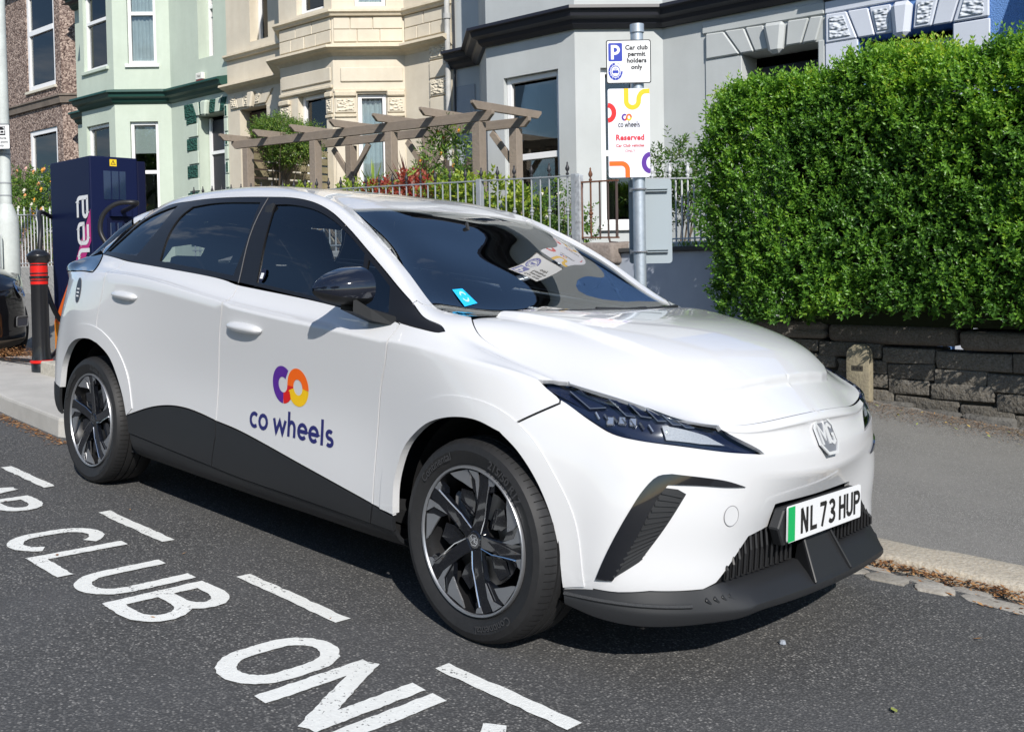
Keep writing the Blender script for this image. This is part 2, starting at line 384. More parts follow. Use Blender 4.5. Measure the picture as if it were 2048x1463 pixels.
while x < 9:
    L = .92 + .14 * random.random(); put('kerb_stone', bm_mesh(rough_box(x + .004, x + L - .004, KY, KY + .325, -.16, .02, .022, .006, k, cuts=2), 'kerb_stone', GRAN), KERB); x += L; k += 1
# gutter of flat, irregular setts
SETT = mat('gutter_stone', (.37, .35, .31), rough=.85, var=[(9, .6, (.20, .175, .14)), (70, .45, (.14, .12, .10))], bump=(40, .7, .006), rnd=.18)
GUT = thing('gutter', 'pale irregular gutter stones along the kerb', 'gutter', frame=ROAD); del GUT['category']; GUT['kind'] = 'structure'
def pebble_poly(cx, cy, rx, ry, seed, n=10, jit=.16):
    r = random.Random(seed); return [(cx + rx * (1 + r.uniform(-jit, jit)) * math.copysign(abs(math.cos(a)) ** .6, math.cos(a)), cy + ry * (1 + r.uniform(-jit, jit)) * math.copysign(abs(math.sin(a)) ** .6, math.sin(a))) for a in [2 * math.pi * i / n for i in range(n)]]
x = 1.1; k = 0
for row in (0, 1):
  x = 1.1 + .1 * row
  while x < 4.6:
    L = random.uniform(.14, .36); gy = 1.02 - .135 * row + random.uniform(-.02, .02)
    m = MB(); m.prism([(a, b, -.06) for a, b in pebble_poly(x + L / 2, gy, L / 2 - .004, random.uniform(.05, .08), k, jit=.24)], (0, 0, .06 - (.018 if row == 0 else -.002) + random.uniform(-.006, .008))); m.build('sett', SETT, GUT, bevel=.012, seg=2, smooth=True); x += L; k += 1
# raised concrete build-out behind the car
CONC = mat('pale_concrete', (.50, .485, .455), rough=.85, var=[(3, .22), (80, .5, (.38, .37, .34))], bump=(150, .4, .003))
zt = lambda x, y: .12 + .05 * min(max((y + .45) / .8, 0), 1)
m = MB(); out = [(-2.42, -.40), (-2.62, -.50), (-3.6, -.45), (-4.6, -.36), (-5.7, -.20), (-5.75, .3), (-5.7, 1.46), (-2.42, 1.46)]
m.prism([(x, y, -.1) for x, y in out], (0, 0, .22)); m2 = MB(); m2.v = [(x, y, zt(x, y) if z > .05 else z) for x, y, z in m.v]; m2.f = m.f; m2.m = m.m
struct('build_out', m2.mesh('build_out', CONC, bevel=.018, seg=2))
m = MB(); m.box(-4.62, -2.5, .20, 1.3, .10, .245); struct('raised_kerb', m.mesh('raised_kerb', mat('kerb_concrete', (.52, .49, .42), rough=.85, var=(30, .35), bump=(120, .5, .003)), bevel=.01))
# painted markings
def paint_mat():
    m = mat('road_paint', (.78, .79, .76), rough=.6, var=[(5, .4, (.64, .65, .62)), (55, .35, (.58, .58, .56))], bump=(130, .6, .003)); n = m.node_tree.nodes; l = m.node_tree.links; b = n['Principled BSDF']; src = b.inputs['Base Color'].links[0].from_socket
    tc = n.new('ShaderNodeTexCoord'); nz = n.new('ShaderNodeTexNoise'); nz.inputs['Scale'].default_value = 85; nz.inputs['Detail'].default_value = 3; l.new(tc.outputs['Object'], nz.inputs['Vector']); n2 = n.new('ShaderNodeTexNoise'); n2.inputs['Scale'].default_value = 6; l.new(tc.outputs['Object'], n2.inputs['Vector'])
    ad = n.new('ShaderNodeMath'); ad.operation = 'MULTIPLY_ADD'; ad.inputs[1].default_value = .35; l.new(n2.outputs['Fac'], ad.inputs[0]); l.new(nz.outputs['Fac'], ad.inputs[2]); mr = n.new('ShaderNodeMapRange'); mr.inputs['From Min'].default_value = .82; mr.inputs['From Max'].default_value = .88; l.new(ad.outputs[0], mr.inputs['Value'])
    mx = n.new('ShaderNodeMix'); mx.data_type = 'RGBA'; l.new(mr.outputs[0], mx.inputs[0]); l.new(src, mx.inputs[6]); mx.inputs[7].default_value = (.16, .16, .155, 1); l.new(mx.outputs[2], b.inputs['Base Color']); return m
RP = paint_mat()
def jag(V, k=.004): return [(x + random.uniform(-k, k), y + random.uniform(-k, k)) for x, y in V]
def marking(shapes):
    m = MB()
    for V, F in shapes: m.add([(x, y, .004) for x, y in jag(V)], F)
    return struct('road_marking', m.mesh('road_marking', RP))
for x0, x1 in ((-4.25, -3.68), (-3.10, -2.52), (-1.93, -1.36), (-.765, -.18), (.385, .975), (1.445, 1.94), (2.62, 3.2)):
    marking([ribbon([(x0, -1.08), (x1, -1.08)], .058, False, .035)])
def road_letter(st, x, sw=.060, w=.26, h=.385, y0=-1.615, shear=0.):
    sh = []
    for s_ in st:
        cl = np.linalg.norm(np.array(s_[0]) - s_[-1]) < 1e-6 and len(s_) > 3
        P = [(x + p[0] * w + shear * (1 - p[1]), y0 + p[1] * h) for p in (s_[:-1] if cl else s_)]; sh.append(ribbon(P, sw, cl, .02))
    m = MB(); zz = .004
    for V, F in sh: m.add([(a, b, zz) for a, b in jag(V, .0025)], F); zz += .0006
    o = struct('road_marking', m.mesh('road_marking', RP)); return o
e = .11
G_C = [arc(.5, .62, .41, .30, 25, 180, 10) + arc(.5, .38, .41, .30, 180, 335, 10)]; G_O = [arc(.5, .62, .40, .31, 0, 180, 12) + arc(.5, .38, .40, .31, 180, 360, 12) + [(.9, .62)]]
G_L = [[(.1, 1), (.1, .07)], [(.0, .07), (1., .07)]]; G_U = [[(.1, 1), (.1, .4)] + arc(.5, .38, .40, .31, 180, 360, 12) + [(.9, 1)]]
G_B = [[(.1, 0), (.1, 1)], [(.1, .93), (.5, .93)] + arc(.52, .735, .33, .195, 90, -90, 8) + [(.1, .54)], [(.1, .54), (.52, .54)] + arc(.55, .305, .37, .235, 90, -90, 8) + [(.1, .07)]]
G_N = [[(.1, 0), (.1, 1)], [(.1, 1), (.9, 0)], [(.9, 0), (.9, 1)]]; G_R = [[(.1, 0), (.1, 1)], [(.1, .93), (.5, .93)] + arc(.52, .725, .35, .205, 90, -90, 8) + [(.1, .52)], [(.5, .52), (.95, 0)]]
G_A = [[(.0, 0), (.5, 1)], [(.5, 1), (1, 0)], [(.18, .33), (.82, .33)]]; G_Y = [[(.0, 1), (.5, .48)], [(1, 1), (.5, .48)], [(.5, .48), (.5, 0)]]
for g, x, w in ((G_C, -1.86, .26), (G_A, -1.56, .27), (G_R, -1.25, .27), (G_C, -.60, .26), (G_L, -.295, .29), (G_U, .025, .27), (G_B, .345, .27), (G_O, .975, .26), (G_N, 1.265, .27), (G_L, 1.565, .27), (G_Y, 1.80, .29)): road_letter(g, x, w=w)
# litter: pine needles and husks in the gutters, fallen leaves on the pavement
def scatter(name, pts, mt, size, kind='stuff', frame=ROAD, lift=.003, up=.25):
    V = []; F = []; MI = []
    for (x, y, z) in pts:
        a = random.uniform(0, 6.283); L = random.uniform(*size); w = L * random.uniform(.18, .5); t = random.uniform(-up, up); k = len(V)
        c, s_ = math.cos(a), math.sin(a); dz = L * abs(math.sin(t)); zz = z + lift + random.uniform(0, .003)
        V += [(x - c * L / 2, y - s_ * L / 2, zz), (x + s_ * w / 2, y - c * w / 2, zz + dz * .5 + .001), (x + c * L / 2, y + s_ * L / 2, zz + dz), (x - s_ * w / 2, y + c * w / 2, zz + dz * .5)]
        F.append((k, k + 1, k + 2, k + 3)); MI.append(random.randrange(len(mt)))
    me = bpy.data.meshes.new(name); me.from_pydata(V, [], F)
    for q in mt: me.materials.append(q)
    me.polygons.foreach_set('material_index', MI); me.update()
    o = put(name, me); o.matrix_world = frame; o['kind'] = kind; return o
NEED = [mat('needle_a', (.28, .12, .035), rough=.8), mat('needle_b', (.17, .075, .03), rough=.8), mat('needle_c', (.40, .22, .09), rough=.8)]
P = [(random.uniform(1.3, 5), KY - .005 - abs(random.gauss(0, .034)), -.028 + random.uniform(0, .03)) for _ in range(2900)] + [(random.uniform(1.2, 5), random.uniform(.82, 1.08), -.002) for _ in range(420)]
P += [(x, -.53 - abs(random.gauss(0, .05)) + (.05 * (-2.6 - x)) , .001) for x in [random.uniform(-5.2, -2.35) for _ in range(1100)]]
P += [(random.gauss(-5.6, .22), random.gauss(.42, .18), .175 + random.uniform(0, .05)) for _ in range(1500)]
P += [(random.uniform(-2, 6), random.uniform(-.9, 1.0) if random.random() < .0 else random.uniform(-3, -.9), .0) for _ in range(40)]
scatter('gutter_litter', P, NEED, (.012, .035))
MUL = [mat('husk_a', (.16, .09, .05), rough=.9), mat('husk_b', (.075, .045, .028), rough=.9), mat('husk_c', (.25, .17, .10), rough=.9)]
P = []
for _ in range(15000):
    x = random.uniform(-.6, 4.2); y0 = 4.80 - .115 * 0; d = abs(random.gauss(0, .20)) * (1 + .5 * math.sin(x * 2.3) + .3 * math.sin(x * 5.1)); P.append((x, 4.80 - d, pave_z(x, 4.80 - d)))
scatter('husk_litter', P, MUL, (.008, .024))
LEAFY = [mat('fallen_leaf', (.55, .40, .10), rough=.7), mat('fallen_leaf_green', (.30, .34, .08), rough=.7), mat('fallen_leaf_brown', (.36, .19, .07), rough=.7)]
P = []
for _ in range(170):
    x = random.uniform(-.3, 3.6); y = 4.75 - abs(random.gauss(0, .30)); P.append((x, y, pave_z(x, y) + .004))
for _ in range(3): P.append((random.uniform(1.5, 3.5), random.uniform(-.5, 1.0), .001))
scatter('fallen_leaves', P, LEAFY, (.02, .045), up=.5)
m = MB(); m.lathe([(0, .012), (.009, .009), (.012, .0), (.008, -.004)], 7); PEB = m.mesh('pebble', mat('pebble_grey', (.30, .33, .38), rough=.6), smooth=True)
o = put('pebble', PEB); o.matrix_world = ROAD @ Matrix.Translation((2.022, -.106, .004)); tag(o, 'small grey pebble lying on the road ahead of the car', 'pebble')
# ---------------------------------------------------------------- terrace of houses (facade frame: x along the street, y into the building)
FAC = Matrix.Translation((-4, 9.25, 0)) @ Matrix.Rotation(R(3.5), 4, 'Z')
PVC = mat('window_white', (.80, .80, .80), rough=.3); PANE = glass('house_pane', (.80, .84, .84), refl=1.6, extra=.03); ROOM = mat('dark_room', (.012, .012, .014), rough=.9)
CURT = mat('net_curtain', (.80, .86, .88), rough=.9, var=(3, .2)); BLIND = mat('blind', (.70, .74, .72), rough=.7)
def wall_holes(m, A, U, W, z0, z1, holes, dep, mi=0):
    """wall face from A along unit U (plan), W wide, with rectangular holes [(s0,s1,z0,z1)] and reveals going dep inwards"""
    A = Vector((*A, 0)); U = Vector((*U, 0)); I = Vector((-U.y, U.x, 0))
    ss = sorted({0, W, *[h[0] for h in holes], *[h[1] for h in holes]}); zz = sorted({z0, z1, *[h[2] for h in holes], *[h[3] for h in holes]})
    P = lambda s_, z, d=0.: tuple(A + U * s_ + I * d + Vector((0, 0, z)))
    for a, b in zip(ss, ss[1:]):
        for c, d in zip(zz, zz[1:]):
            if any(h[0] < (a + b) / 2 < h[1] and h[2] < (c + d) / 2 < h[3] for h in holes): continue
            m.add([P(a, c), P(b, c), P(b, d), P(a, d)], [(0, 1, 2, 3)], mi)
    for a, b, c, d in holes:
        m.add([P(a, c), P(a, c, dep), P(a, d, dep), P(a, d)], [(0, 1, 2, 3)], mi); m.add([P(b, c), P(b, d), P(b, d, dep), P(b, c, dep)], [(0, 1, 2, 3)], mi)
        m.add([P(a, d), P(a, d, dep), P(b, d, dep), P(b, d)], [(0, 1, 2, 3)], mi); m.add([P(a, c), P(b, c), P(b, c, dep), P(a, c, dep)], [(0, 1, 2, 3)], mi)
def window(par, A, U, h, dep, bars=(), fw=.075, style=None, sill=True, sillm=None, vb=(), frm=None, lower=None):
    """framed window in hole h; bars: heights of transoms; style: 'net' | 'blind:z' | None"""
    A = Vector((*A, 0)); U = Vector((*U, 0)); I = Vector((-U.y, U.x, 0)); a, b, c, d = h
    def bx(m, s0, s1, z0, z1, d0, d1):
        m.obox(A + U * (s0 + s1) / 2 + I * (d0 + d1) / 2 + Vector((0, 0, (z0 + z1) / 2)), (U, I, Vector((0, 0, 1))), (abs(s1 - s0) / 2, abs(d1 - d0) / 2, abs(z1 - z0) / 2))
    w = bpy.data.objects.new('window', None); col.objects.link(w); w.parent = par
    m = MB(); d0, d1 = dep - .085, dep - .005; F_ = frm or PVC
    bx(m, a + .004, a + fw, c + .004, d - .004, d0, d1); bx(m, b - fw, b - .004, c + .004, d - .004, d0, d1)
    bx(m, a + fw, b - fw, d - fw, d - .004, d0 + .001, d1); bx(m, a + fw, b - fw, c + .004, c + fw * 1.1, d0 + .001, d1)
    for z in bars: bx(m, a + fw, b - fw, z - fw * .55, z + fw * .55, d0 - .006, d1)
    for s_ in vb: bx(m, s_ - fw * .4, s_ + fw * .4, c + fw, d - fw, d0 + .002, d1)
    m.build('frame', F_, w, bevel=.006)
    lv = [c + fw, *[z for z in bars], d - fw]
    for z0, z1 in zip(lv, lv[1:]):
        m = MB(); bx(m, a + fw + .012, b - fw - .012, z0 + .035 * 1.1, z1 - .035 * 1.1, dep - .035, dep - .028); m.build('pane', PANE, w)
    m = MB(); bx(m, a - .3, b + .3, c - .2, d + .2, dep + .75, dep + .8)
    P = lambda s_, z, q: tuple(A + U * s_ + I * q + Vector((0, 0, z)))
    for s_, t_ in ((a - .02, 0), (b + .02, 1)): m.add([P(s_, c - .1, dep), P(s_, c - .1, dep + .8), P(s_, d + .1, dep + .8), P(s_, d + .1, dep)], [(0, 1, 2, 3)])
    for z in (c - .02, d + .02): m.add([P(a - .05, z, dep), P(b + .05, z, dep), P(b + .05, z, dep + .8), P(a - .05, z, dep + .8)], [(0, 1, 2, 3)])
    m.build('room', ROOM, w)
    if style:
        for st in style.split('+'):
            if st.startswith('net') or st.startswith('drape'):
                s0, s1 = (a + fw, b - fw)
                if ':' in st: q0, q1 = map(float, st.split(':')[1].split(',')); s0, s1 = a + (b - a) * q0, a + (b - a) * q1
                n_ = max(8, int((s1 - s0) * 60)); m = MB(); m.grid([[P(s0 + (s1 - s0) * i / n_, z, dep + .03 + .018 * math.sin(i * 1.25) + .008 * math.sin(i * .43 + z)) for i in range(n_ + 1)] for z in (c + fw, (c + d) / 2, d - fw)]); m.build('curtain', CURT, w, smooth=True, angle=180)
            elif st.startswith('blind'):
                z = float(st.split(':')[1]); m = MB(); bx(m, a + fw, b - fw, z, d - fw, dep + .02, dep + .03); m.build('blind', BLIND, w)
            elif st.startswith('slats'):
                z = float(st.split(':')[1]); q = d - fw; 
                while q > z:
                    m = MB(); m.beam(P(a + fw, q, dep + .04), P(b - fw, q, dep + .04), .05, .004, (U.y * .0 - I.x * .6, -I.y * .6, .8)); m.build('blind_slat', mat('dark_blind', (.06, .10, .11), rough=.5), w); q -= .075
    if sill:
        m = MB(); bx(m, a - .06, b + .06, c - .075, c - .001, -.06, dep - .03); m.build('sill', sillm or PVC, w, bevel=.008)
    return w
def sweep(m, path, prof, mi=0, caps=True):
    """profile [(out, z)] swept along a plan path with mitred corners; out = distance towards the street side (right of travel)"""
    n = len(path); P = [Vector(p) for p in path]; rows = []
    for i in range(n):
        t0 = (P[i] - P[i - 1]).normalized() if i else (P[1] - P[0]).normalized(); t1 = (P[i + 1] - P[i]).normalized() if i < n - 1 else (P[-1] - P[-2]).normalized()
        n0 = Vector((t0.y, -t0.x)); n1 = Vector((t1.y, -t1.x)); mt = (n0 + n1).normalized(); k = 1 / max(mt.dot(n0), .4)
        rows.append([(P[i].x + mt.x * o * k, P[i].y + mt.y * o * k, z) for o, z in prof])
    m.grid([[r[j] for r in rows] for j in range(len(prof))][::-1] if True else rows, mi)
    if caps: m.poly(rows[0], mi); m.poly(rows[-1][::-1], mi)
S2 = math.sqrt(.5)
class House:
    def __init__(s, name, label, t0, t1, bay, top, wallm, n=0., b=.9):
        """bay = (left arris, right arris) of its front; plan path runs left to right, street side at negative y"""
        s.o = thing(name, label, 'house', (t0, -n, 0), FAC); s.t0, s.t1, s.bay, s.top, s.n, s.b = t0, t1, bay, top, n, b
        s.dx = Vector((-t0, n, 0)); s.wm = wallm
        a, c = bay; s.path = [(t0, 0), (a - b, 0), (a, -b), (c, -b), (c + b, 0), (t1, 0)]
        s.seg = {'L': ((t0, 0), (1, 0), a - b - t0), 'cl': ((a - b, 0), (S2, -S2), b / S2), 'F': ((a, -b), (1, 0), c - a), 'cr': ((c, -b), (S2, S2), b / S2), 'M': ((c + b, 0), (1, 0), t1 - c - b)}
    def part(s, name, m, mats, **k):
        o = m.build(name, mats, s.o, **k); o.location = s.dx; return o
    def shift(s, o): o.location = s.dx; return o
    def walls(s, holes, z0=0., dep=.16, deps={}, split=None):
        for k, (A, U, W) in s.seg.items():
            if W < .02: continue
            m = MB(); wall_holes(m, A, U, W, z0, s.top, holes.get(k, []), deps.get(k, dep)); s.part('wall', m, s.wm)
        m = MB(); m.add([(*p, s.top) for p in s.path] + [(s.t1, 6, s.top), (s.t0, 6, s.top)], [tuple(range(8))]); m.box(s.t0 + .01, s.t1 - .01, 1.6, 6, z0, s.top - .01)
        m.box(s.t0 - .001, s.t0 + .12, .0, 2, z0, s.top - .02) if False else None
        s.part('upper_shell', m, ROOM)
        m = MB(); m.add([(s.t0 - .05, -.35, s.top), (s.t1 + .05, -.35, s.top), (s.t1 + .05, 4, s.top + .5), (s.t0 - .05, 4, s.top + .5), (s.t1 + .05, 8.3, s.top), (s.t0 - .05, 8.3, s.top)], [(0, 1, 2, 3), (3, 2, 4, 5)]); s.part('roof', m, mat('slate', (.055, .06, .07), rough=.6, var=(3, .3)))
    def band(s, name, prof, mt, path=None, **k):
        m = MB(); sweep(m, path or s.path, prof); return s.part(name, m, mt, **k)
    def win(s, k, h, dep=.16, **kw):
        A, U, W = s.seg[k]; w = window(s.o, A, U, h, dep, **kw); w.location = s.dx; return w
    def pt(s, k, a, z, out=0.):
        A, U, W = s.seg[k]; return (A[0] + U[0] * a + U[1] * out, A[1] + U[1] * a - U[0] * out, z)
    def block(s, name, k, poly, mt, proud=.03, bev=.012, base=.0):
        """raised block on segment k: polygon in (along, z)"""
        m = MB(); P = [s.pt(k, a, z, base) for a, z in poly]; q = s.pt(k, 0, 0, proud); z_ = s.pt(k, 0, 0, 0)
        m.prism(P, (q[0] - z_[0], q[1] - z_[1], 0)); return s.part(name, m, mt, bevel=bev)
def rect(a, b, c, d): return [(a, c), (b, c), (b, d), (a, d)]
def vermi(name, c):
    """vermiculated render: worm-like relief"""
    m = mat(name, c, rough=.8); n = m.node_tree.nodes; l = m.node_tree.links
    v = n.new('ShaderNodeTexVoronoi'); v.inputs['Scale'].default_value = 24; v.feature = 'SMOOTH_F1'; tc = n.new('ShaderNodeTexCoord'); mp = n.new('ShaderNodeMapping'); mp.inputs['Scale'].default_value = (.7, 1, 1.3); l.new(tc.outputs['Object'], mp.inputs[0]); l.new(mp.outputs[0], v.inputs['Vector'])
    bp = n.new('ShaderNodeBump'); bp.inputs['Strength'].default_value = 1.; bp.inputs['Distance'].default_value = .05; bp.invert = True; l.new(v.outputs['Distance'], bp.inputs['Height']); l.new(bp.outputs[0], n['Principled BSDF'].inputs['Normal']); return m
CORN = lambda z, p=.30, h=.26: [(.0, z + h + .06), (p, z + h), (p + .01, z + h - .045), (p - .05, z + h - .06), (p - .07, z + h * .5), (p - .16, z + h * .38), (p - .18, z + .05), (p - .24, z), (0, z)]
STR = lambda z, p=.10, h=.14: [(0, z + h + .03), (p, z + h), (p + .005, z + h - .04), (p - .03, z + h - .06), (p - .05, z), (0, z)]
WEATH = dict(bump=(9, .25, .01))
# ---- grey house
GREY = mat('grey_render', (.50, .525, .525), rough=.75, var=[(1.3, .10), (5, .22, (.40, .42, .41), 1)], bump=(30, .2, .004)); GDK = mat('black_cornice', (.016, .017, .025), rough=.45)
g = House('grey_house', 'pale grey rendered bay house with a black cornice behind the sign post', -4.56, 1.80, (-3.07, -1.43), 7.7, GREY)
gF = (.335, 1.345, 1.55, 3.985); gC = (.365, .90, 1.70, 3.95)
g.walls({'F': [gF, (.3, 1.3, 5.9, 7.3)], 'cr': [gC, (.36, .92, 5.9, 7.3)], 'M': [(1.20, 2.235, 1.1, 3.94)]}, deps={'M': .45})
g.win('F', gF, bars=(2.775,), fw=.085, sillm=PVC); g.win('cr', gC, bars=(2.74,), fw=.08); g.win('F', (.3, 1.3, 5.9, 7.3), bars=(6.62,)); g.win('cr', (.36, .92, 5.9, 7.3), bars=(6.62,))
g.band('cornice', CORN(4.50, .30, .27), GDK, smooth=False); g.band('eaves_cornice', CORN(7.6), GDK)
MX = -.53                                                            # start of the main wall right of the bay
gm = lambda *L: [(a - MX, z) for a, z in L]
g.block('frieze', 'M', gm((.10, 4.30), (1.795, 4.27), (1.795, 4.425), (.10, 4.465)), GREY, .035)
g.block('pilaster', 'M', gm((.135, 0), (.672, 0), (.672, 3.93), (.135, 3.96)), GREY, .02, base=0); g.block('pilaster', 'M', gm((1.71, 0), (1.795, 0), (1.795, 3.95), (1.71, 3.95)), GREY, .02)
VT = [.149, .43, .727, 1.0, 1.315, 1.61, 1.79]; VB = [.149, .66, .863, 1.075, 1.285, 1.505, 1.70]
for i in range(6):
    zt0, zt1 = 4.295 - .02 * i / 3, 4.29 - .02 * (i + 1) / 3
    poly = gm((VB[i] + .008, 3.945), (VB[i + 1] - .008, 3.945), (VT[i + 1] - .008, zt1), (VT[i] + .008, zt0))
    if i == 3: g.block('keystone', 'M', gm((1.09, 3.86), (1.27, 3.86), (1.31, zt1), (1.005, zt0)), GREY, .14, .05)
    else: g.block('voussoir', 'M', poly, GREY, .05, .016)
m = MB(); m.box(.72, 1.66, .36, .40, 1.1, 3.8); dr = g.part('door', m, mat('door_black', (.010, .011, .018), rough=.3), bevel=.01)
for a, b in ((.80, 1.14), (1.24, 1.58)):
    m = MB(); m.box(a, b, .345, .359, 1.4, 3.55); m.build('door_panel', mat('door_black', (0, 0, 0)), dr, bevel=.012)
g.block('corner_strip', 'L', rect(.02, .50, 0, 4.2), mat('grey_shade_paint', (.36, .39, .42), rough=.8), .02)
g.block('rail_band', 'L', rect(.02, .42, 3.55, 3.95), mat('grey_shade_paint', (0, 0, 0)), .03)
# ---- blue house with its white door surround
BLUE = mat('blue_render', (.13, .27, .58), rough=.8, bump=(70, .8, .02)); BWH = mat('bluish_white', (.60, .64, .72), rough=.6, var=(2, .06)); VWH = vermi('vermiculated_white', (.62, .66, .72))
h = House('blue_house', 'bright blue rendered house with a white door surround behind the hedge', 1.80, 8.20, (5.4, 7.0), 7.7, BLUE)
h.walls({'L': [(.42, 1.50, 1.1, 3.90)], 'F': [(.3, 1.3, 1.6, 3.9)], 'cr': [(.3, .95, 1.6, 3.9)]}, deps={'L': .42})
h.win('F', (.3, 1.3, 1.6, 3.9), bars=(2.8,)); h.win('cr', (.3, .95, 1.6, 3.9), bars=(2.8,))
h.band('cornice', CORN(4.42, .28, .27), GDK); h.band('eaves_cornice', CORN(7.6), GDK)
h.block('frieze', 'L', rect(.005, 1.93, 4.265, 4.42), BWH, .035); h.block('pilaster', 'L', rect(.005, .415, 0, 3.895), BWH, .03); h.block('pilaster', 'L', rect(1.505, 1.90, 0, 3.88), BWH, .03)
VT = [1.81, 2.085, 2.35, 2.62, 2.89, 3.16, 3.40, 3.70]; VB = [1.81, 2.215, 2.43, 2.645, 2.86, 3.08, 3.30, 3.70]
for i in range(7):
    zt0, zt1 = 4.258 - .006 * i, 4.258 - .006 * (i + 1); L_ = lambda *q: [(a - 1.8, z) for a, z in q]
    if i == 3: h.block('keystone', 'L', L_((2.66, 3.80), (2.84, 3.80), (2.885, zt1), (2.625, zt0)), BWH, .15, .06); continue
    zb = 3.895; poly = L_((VB[i] + .007, zb), (VB[i + 1] - .007, zb), (VT[i + 1] - .007, zt1), (VT[i] + .007, zt0)); h.block('voussoir', 'L', poly, BWH, .045, .014)
    if i in (0, 2, 4, 6):
        c = np.mean(poly, 0); h.block('vermiculated_panel', 'L', [tuple(c + (np.array(p) - c) * np.array([.66, .74])) for p in poly], VWH, .062, .004)
m = MB(); m.box(2.24, 3.28, .34, .38, 1.1, 3.72); h.part('door', m, ROOM); m = MB(); m.box(2.225, 2.30, .28, .36, 1.1, 3.75); m.box(2.225, 3.295, .281, .361, 3.70, 3.79); h.part('door_frame', m, BWH, bevel=.01)
# ---- cream house
CRM = mat('cream_render', (.68, .62, .505), rough=.8, var=[(1.6, .14), (7, .16, (.52, .43, .31)), (6, .2, (.50, .42, .31), 1)], bump=(22, .3, .006)); VCR = vermi('vermiculated_cream', (.68, .61, .48))
CRT = mat('cream_trim', (.66, .585, .45), rough=.8, var=[(3, .22, (.40, .34, .25)), (14, .25, (.34, .29, .21))], bump=(40, .5, .006))
c_ = House('cream_house', 'cream stuccoed bay house with flaking cornices and vermiculated blocks', -11.0, -4.56, (-8.085, -6.60), 7.6, CRM)
cF = (.50, 1.29, 2.0, 4.34); cFu = (.52, 1.28, 5.81, 7.3); cC = (.42, .935, 2.1, 4.26); cCu = (.40, .955, 5.80, 7.3); cL = (.83, 1.43, 5.90, 7.3); cD = (.41, 1.32, 1.4, 4.55)
c_.walls({'F': [cF, cFu], 'cr': [cC, cCu], 'L': [cD, cL]}, deps={'L': .30, 'F': .20})
c_.win('F', cF, .20, bars=(3.2,), style='drape:.5,1', sill=False); c_.win('cr', cC, bars=(), style='net', sill=False); c_.win('F', cFu, .20, bars=(6.62,), style=None, sill=False); c_.win('cr', cCu, bars=(6.62,), style='net', sill=False); c_.win('L', cL, .30, bars=(), style='drape:0.05,.35+drape:.7,1', sill=False)
c_.band('cornice', CORN(4.92, .24, .16), CRT); c_.band('string_course', STR(5.62, .12, .10), CRT); c_.band('eaves_cornice', CORN(7.5), CRT)
for k, rows in (('F', ((.02, .36, .74, 1.06, 1.465), (.02, .5, .96, 1.465))), ('cr', ((.02, .44, .84, 1.25), (.02, .32, .72, 1.25))), ('M', ((.03, .34, .66, 1.0), (.03, .5, 1.0)))):
    for j, xs in enumerate(rows):
        for a, b in zip(xs, xs[1:]): c_.block('ashlar_block', k, rect(a + .006, b - .006, 5.17 + .225 * j, 5.385 + .225 * j), CRM, .022 + .006 * random.random(), .008)
c_.block('panel', 'F', rect(.05, 1.44, 4.49, 4.74), CRM, .03, .014); c_.block('panel', 'cr', rect(.13, 1.24, 4.465, 4.72), CRM, .03, .014)
c_.block('lintel_band', 'F', rect(.0, 1.48, 4.36, 4.42), CRT, .05); c_.block('lintel_band', 'cr', rect(.0, 1.27, 4.285, 4.345), CRT, .04)
for k, x0, x1 in (('F', .0, .30), ('F', 1.30, 1.48), ('cr', .02, .40), ('cr', .95, 1.26)):
    c_.block('pilaster', k, rect(x0, x1, 0, 3.90), CRM, .02); c_.block('capital', k, rect(x0 - .005, x1 + .005, 4.20, 4.30), CRT, .07, .02); c_.block('capital_block', k, rect(x0, x1, 3.92, 4.19), CRM, .03); c_.block('vermiculated_panel', k, rect(x0 + .04, x1 - .04, 3.95, 4.16), VCR, .042, .004); c_.block('impost', k, rect(x0 - .003, x1 + .003, 3.84, 3.90), CRT, .05)
for z in np.arange(1.9, 4.85, .315):
    i = int(round((z - 1.9) / .315)); c_.block('quoin', 'M', rect(.62, 1.05, z, z + .295), CRM, .035, .012)
    if i % 2 == 1: c_.block('vermiculated_panel', 'M', rect(.66, 1.01, z + .03, z + .265), VCR, .05, .004)
CL0 = -11.0; L_ = lambda *q: [(a - CL0, z) for a, z in q]
VT = [-10.9, -10.66, -10.42, -10.2, -9.98, -9.74, -9.42]; VB = [-10.86, -10.60, -10.40, -10.24, -10.06, -9.88, -9.67]
for i in range(6):
    poly = L_((VB[i] + .006, 4.585), (VB[i + 1] - .006, 4.585), (VT[i + 1] - .006, 4.86), (VT[i] + .006, 4.87)); 
    if i == 3: c_.block('keystone', 'L', L_((-10.22, 4.53), (-10.08, 4.53), (-9.99, 4.86), (-10.19, 4.86)), CRM, .12, .03); continue
    c_.block('voussoir', 'L', poly, CRM, .045, .012)
    if i in (0, 2, 4): c = np.mean(poly, 0); c_.block('vermiculated_panel', 'L', [tuple(c + (np.array(p) - c) * np.array([.6, .72])) for p in poly], VCR, .058, .004)
for z in np.arange(1.9, 4.5, .33): c_.block('quoin', 'L', rect(1.36, 1.72, z, z + .31), CRM, .03, .012)
m = MB(); m.box(-10.57, -9.69, .24, .28, 1.4, 4.5); c_.part('door', m, mat('door_brown', (.05, .03, .02), rough=.5))
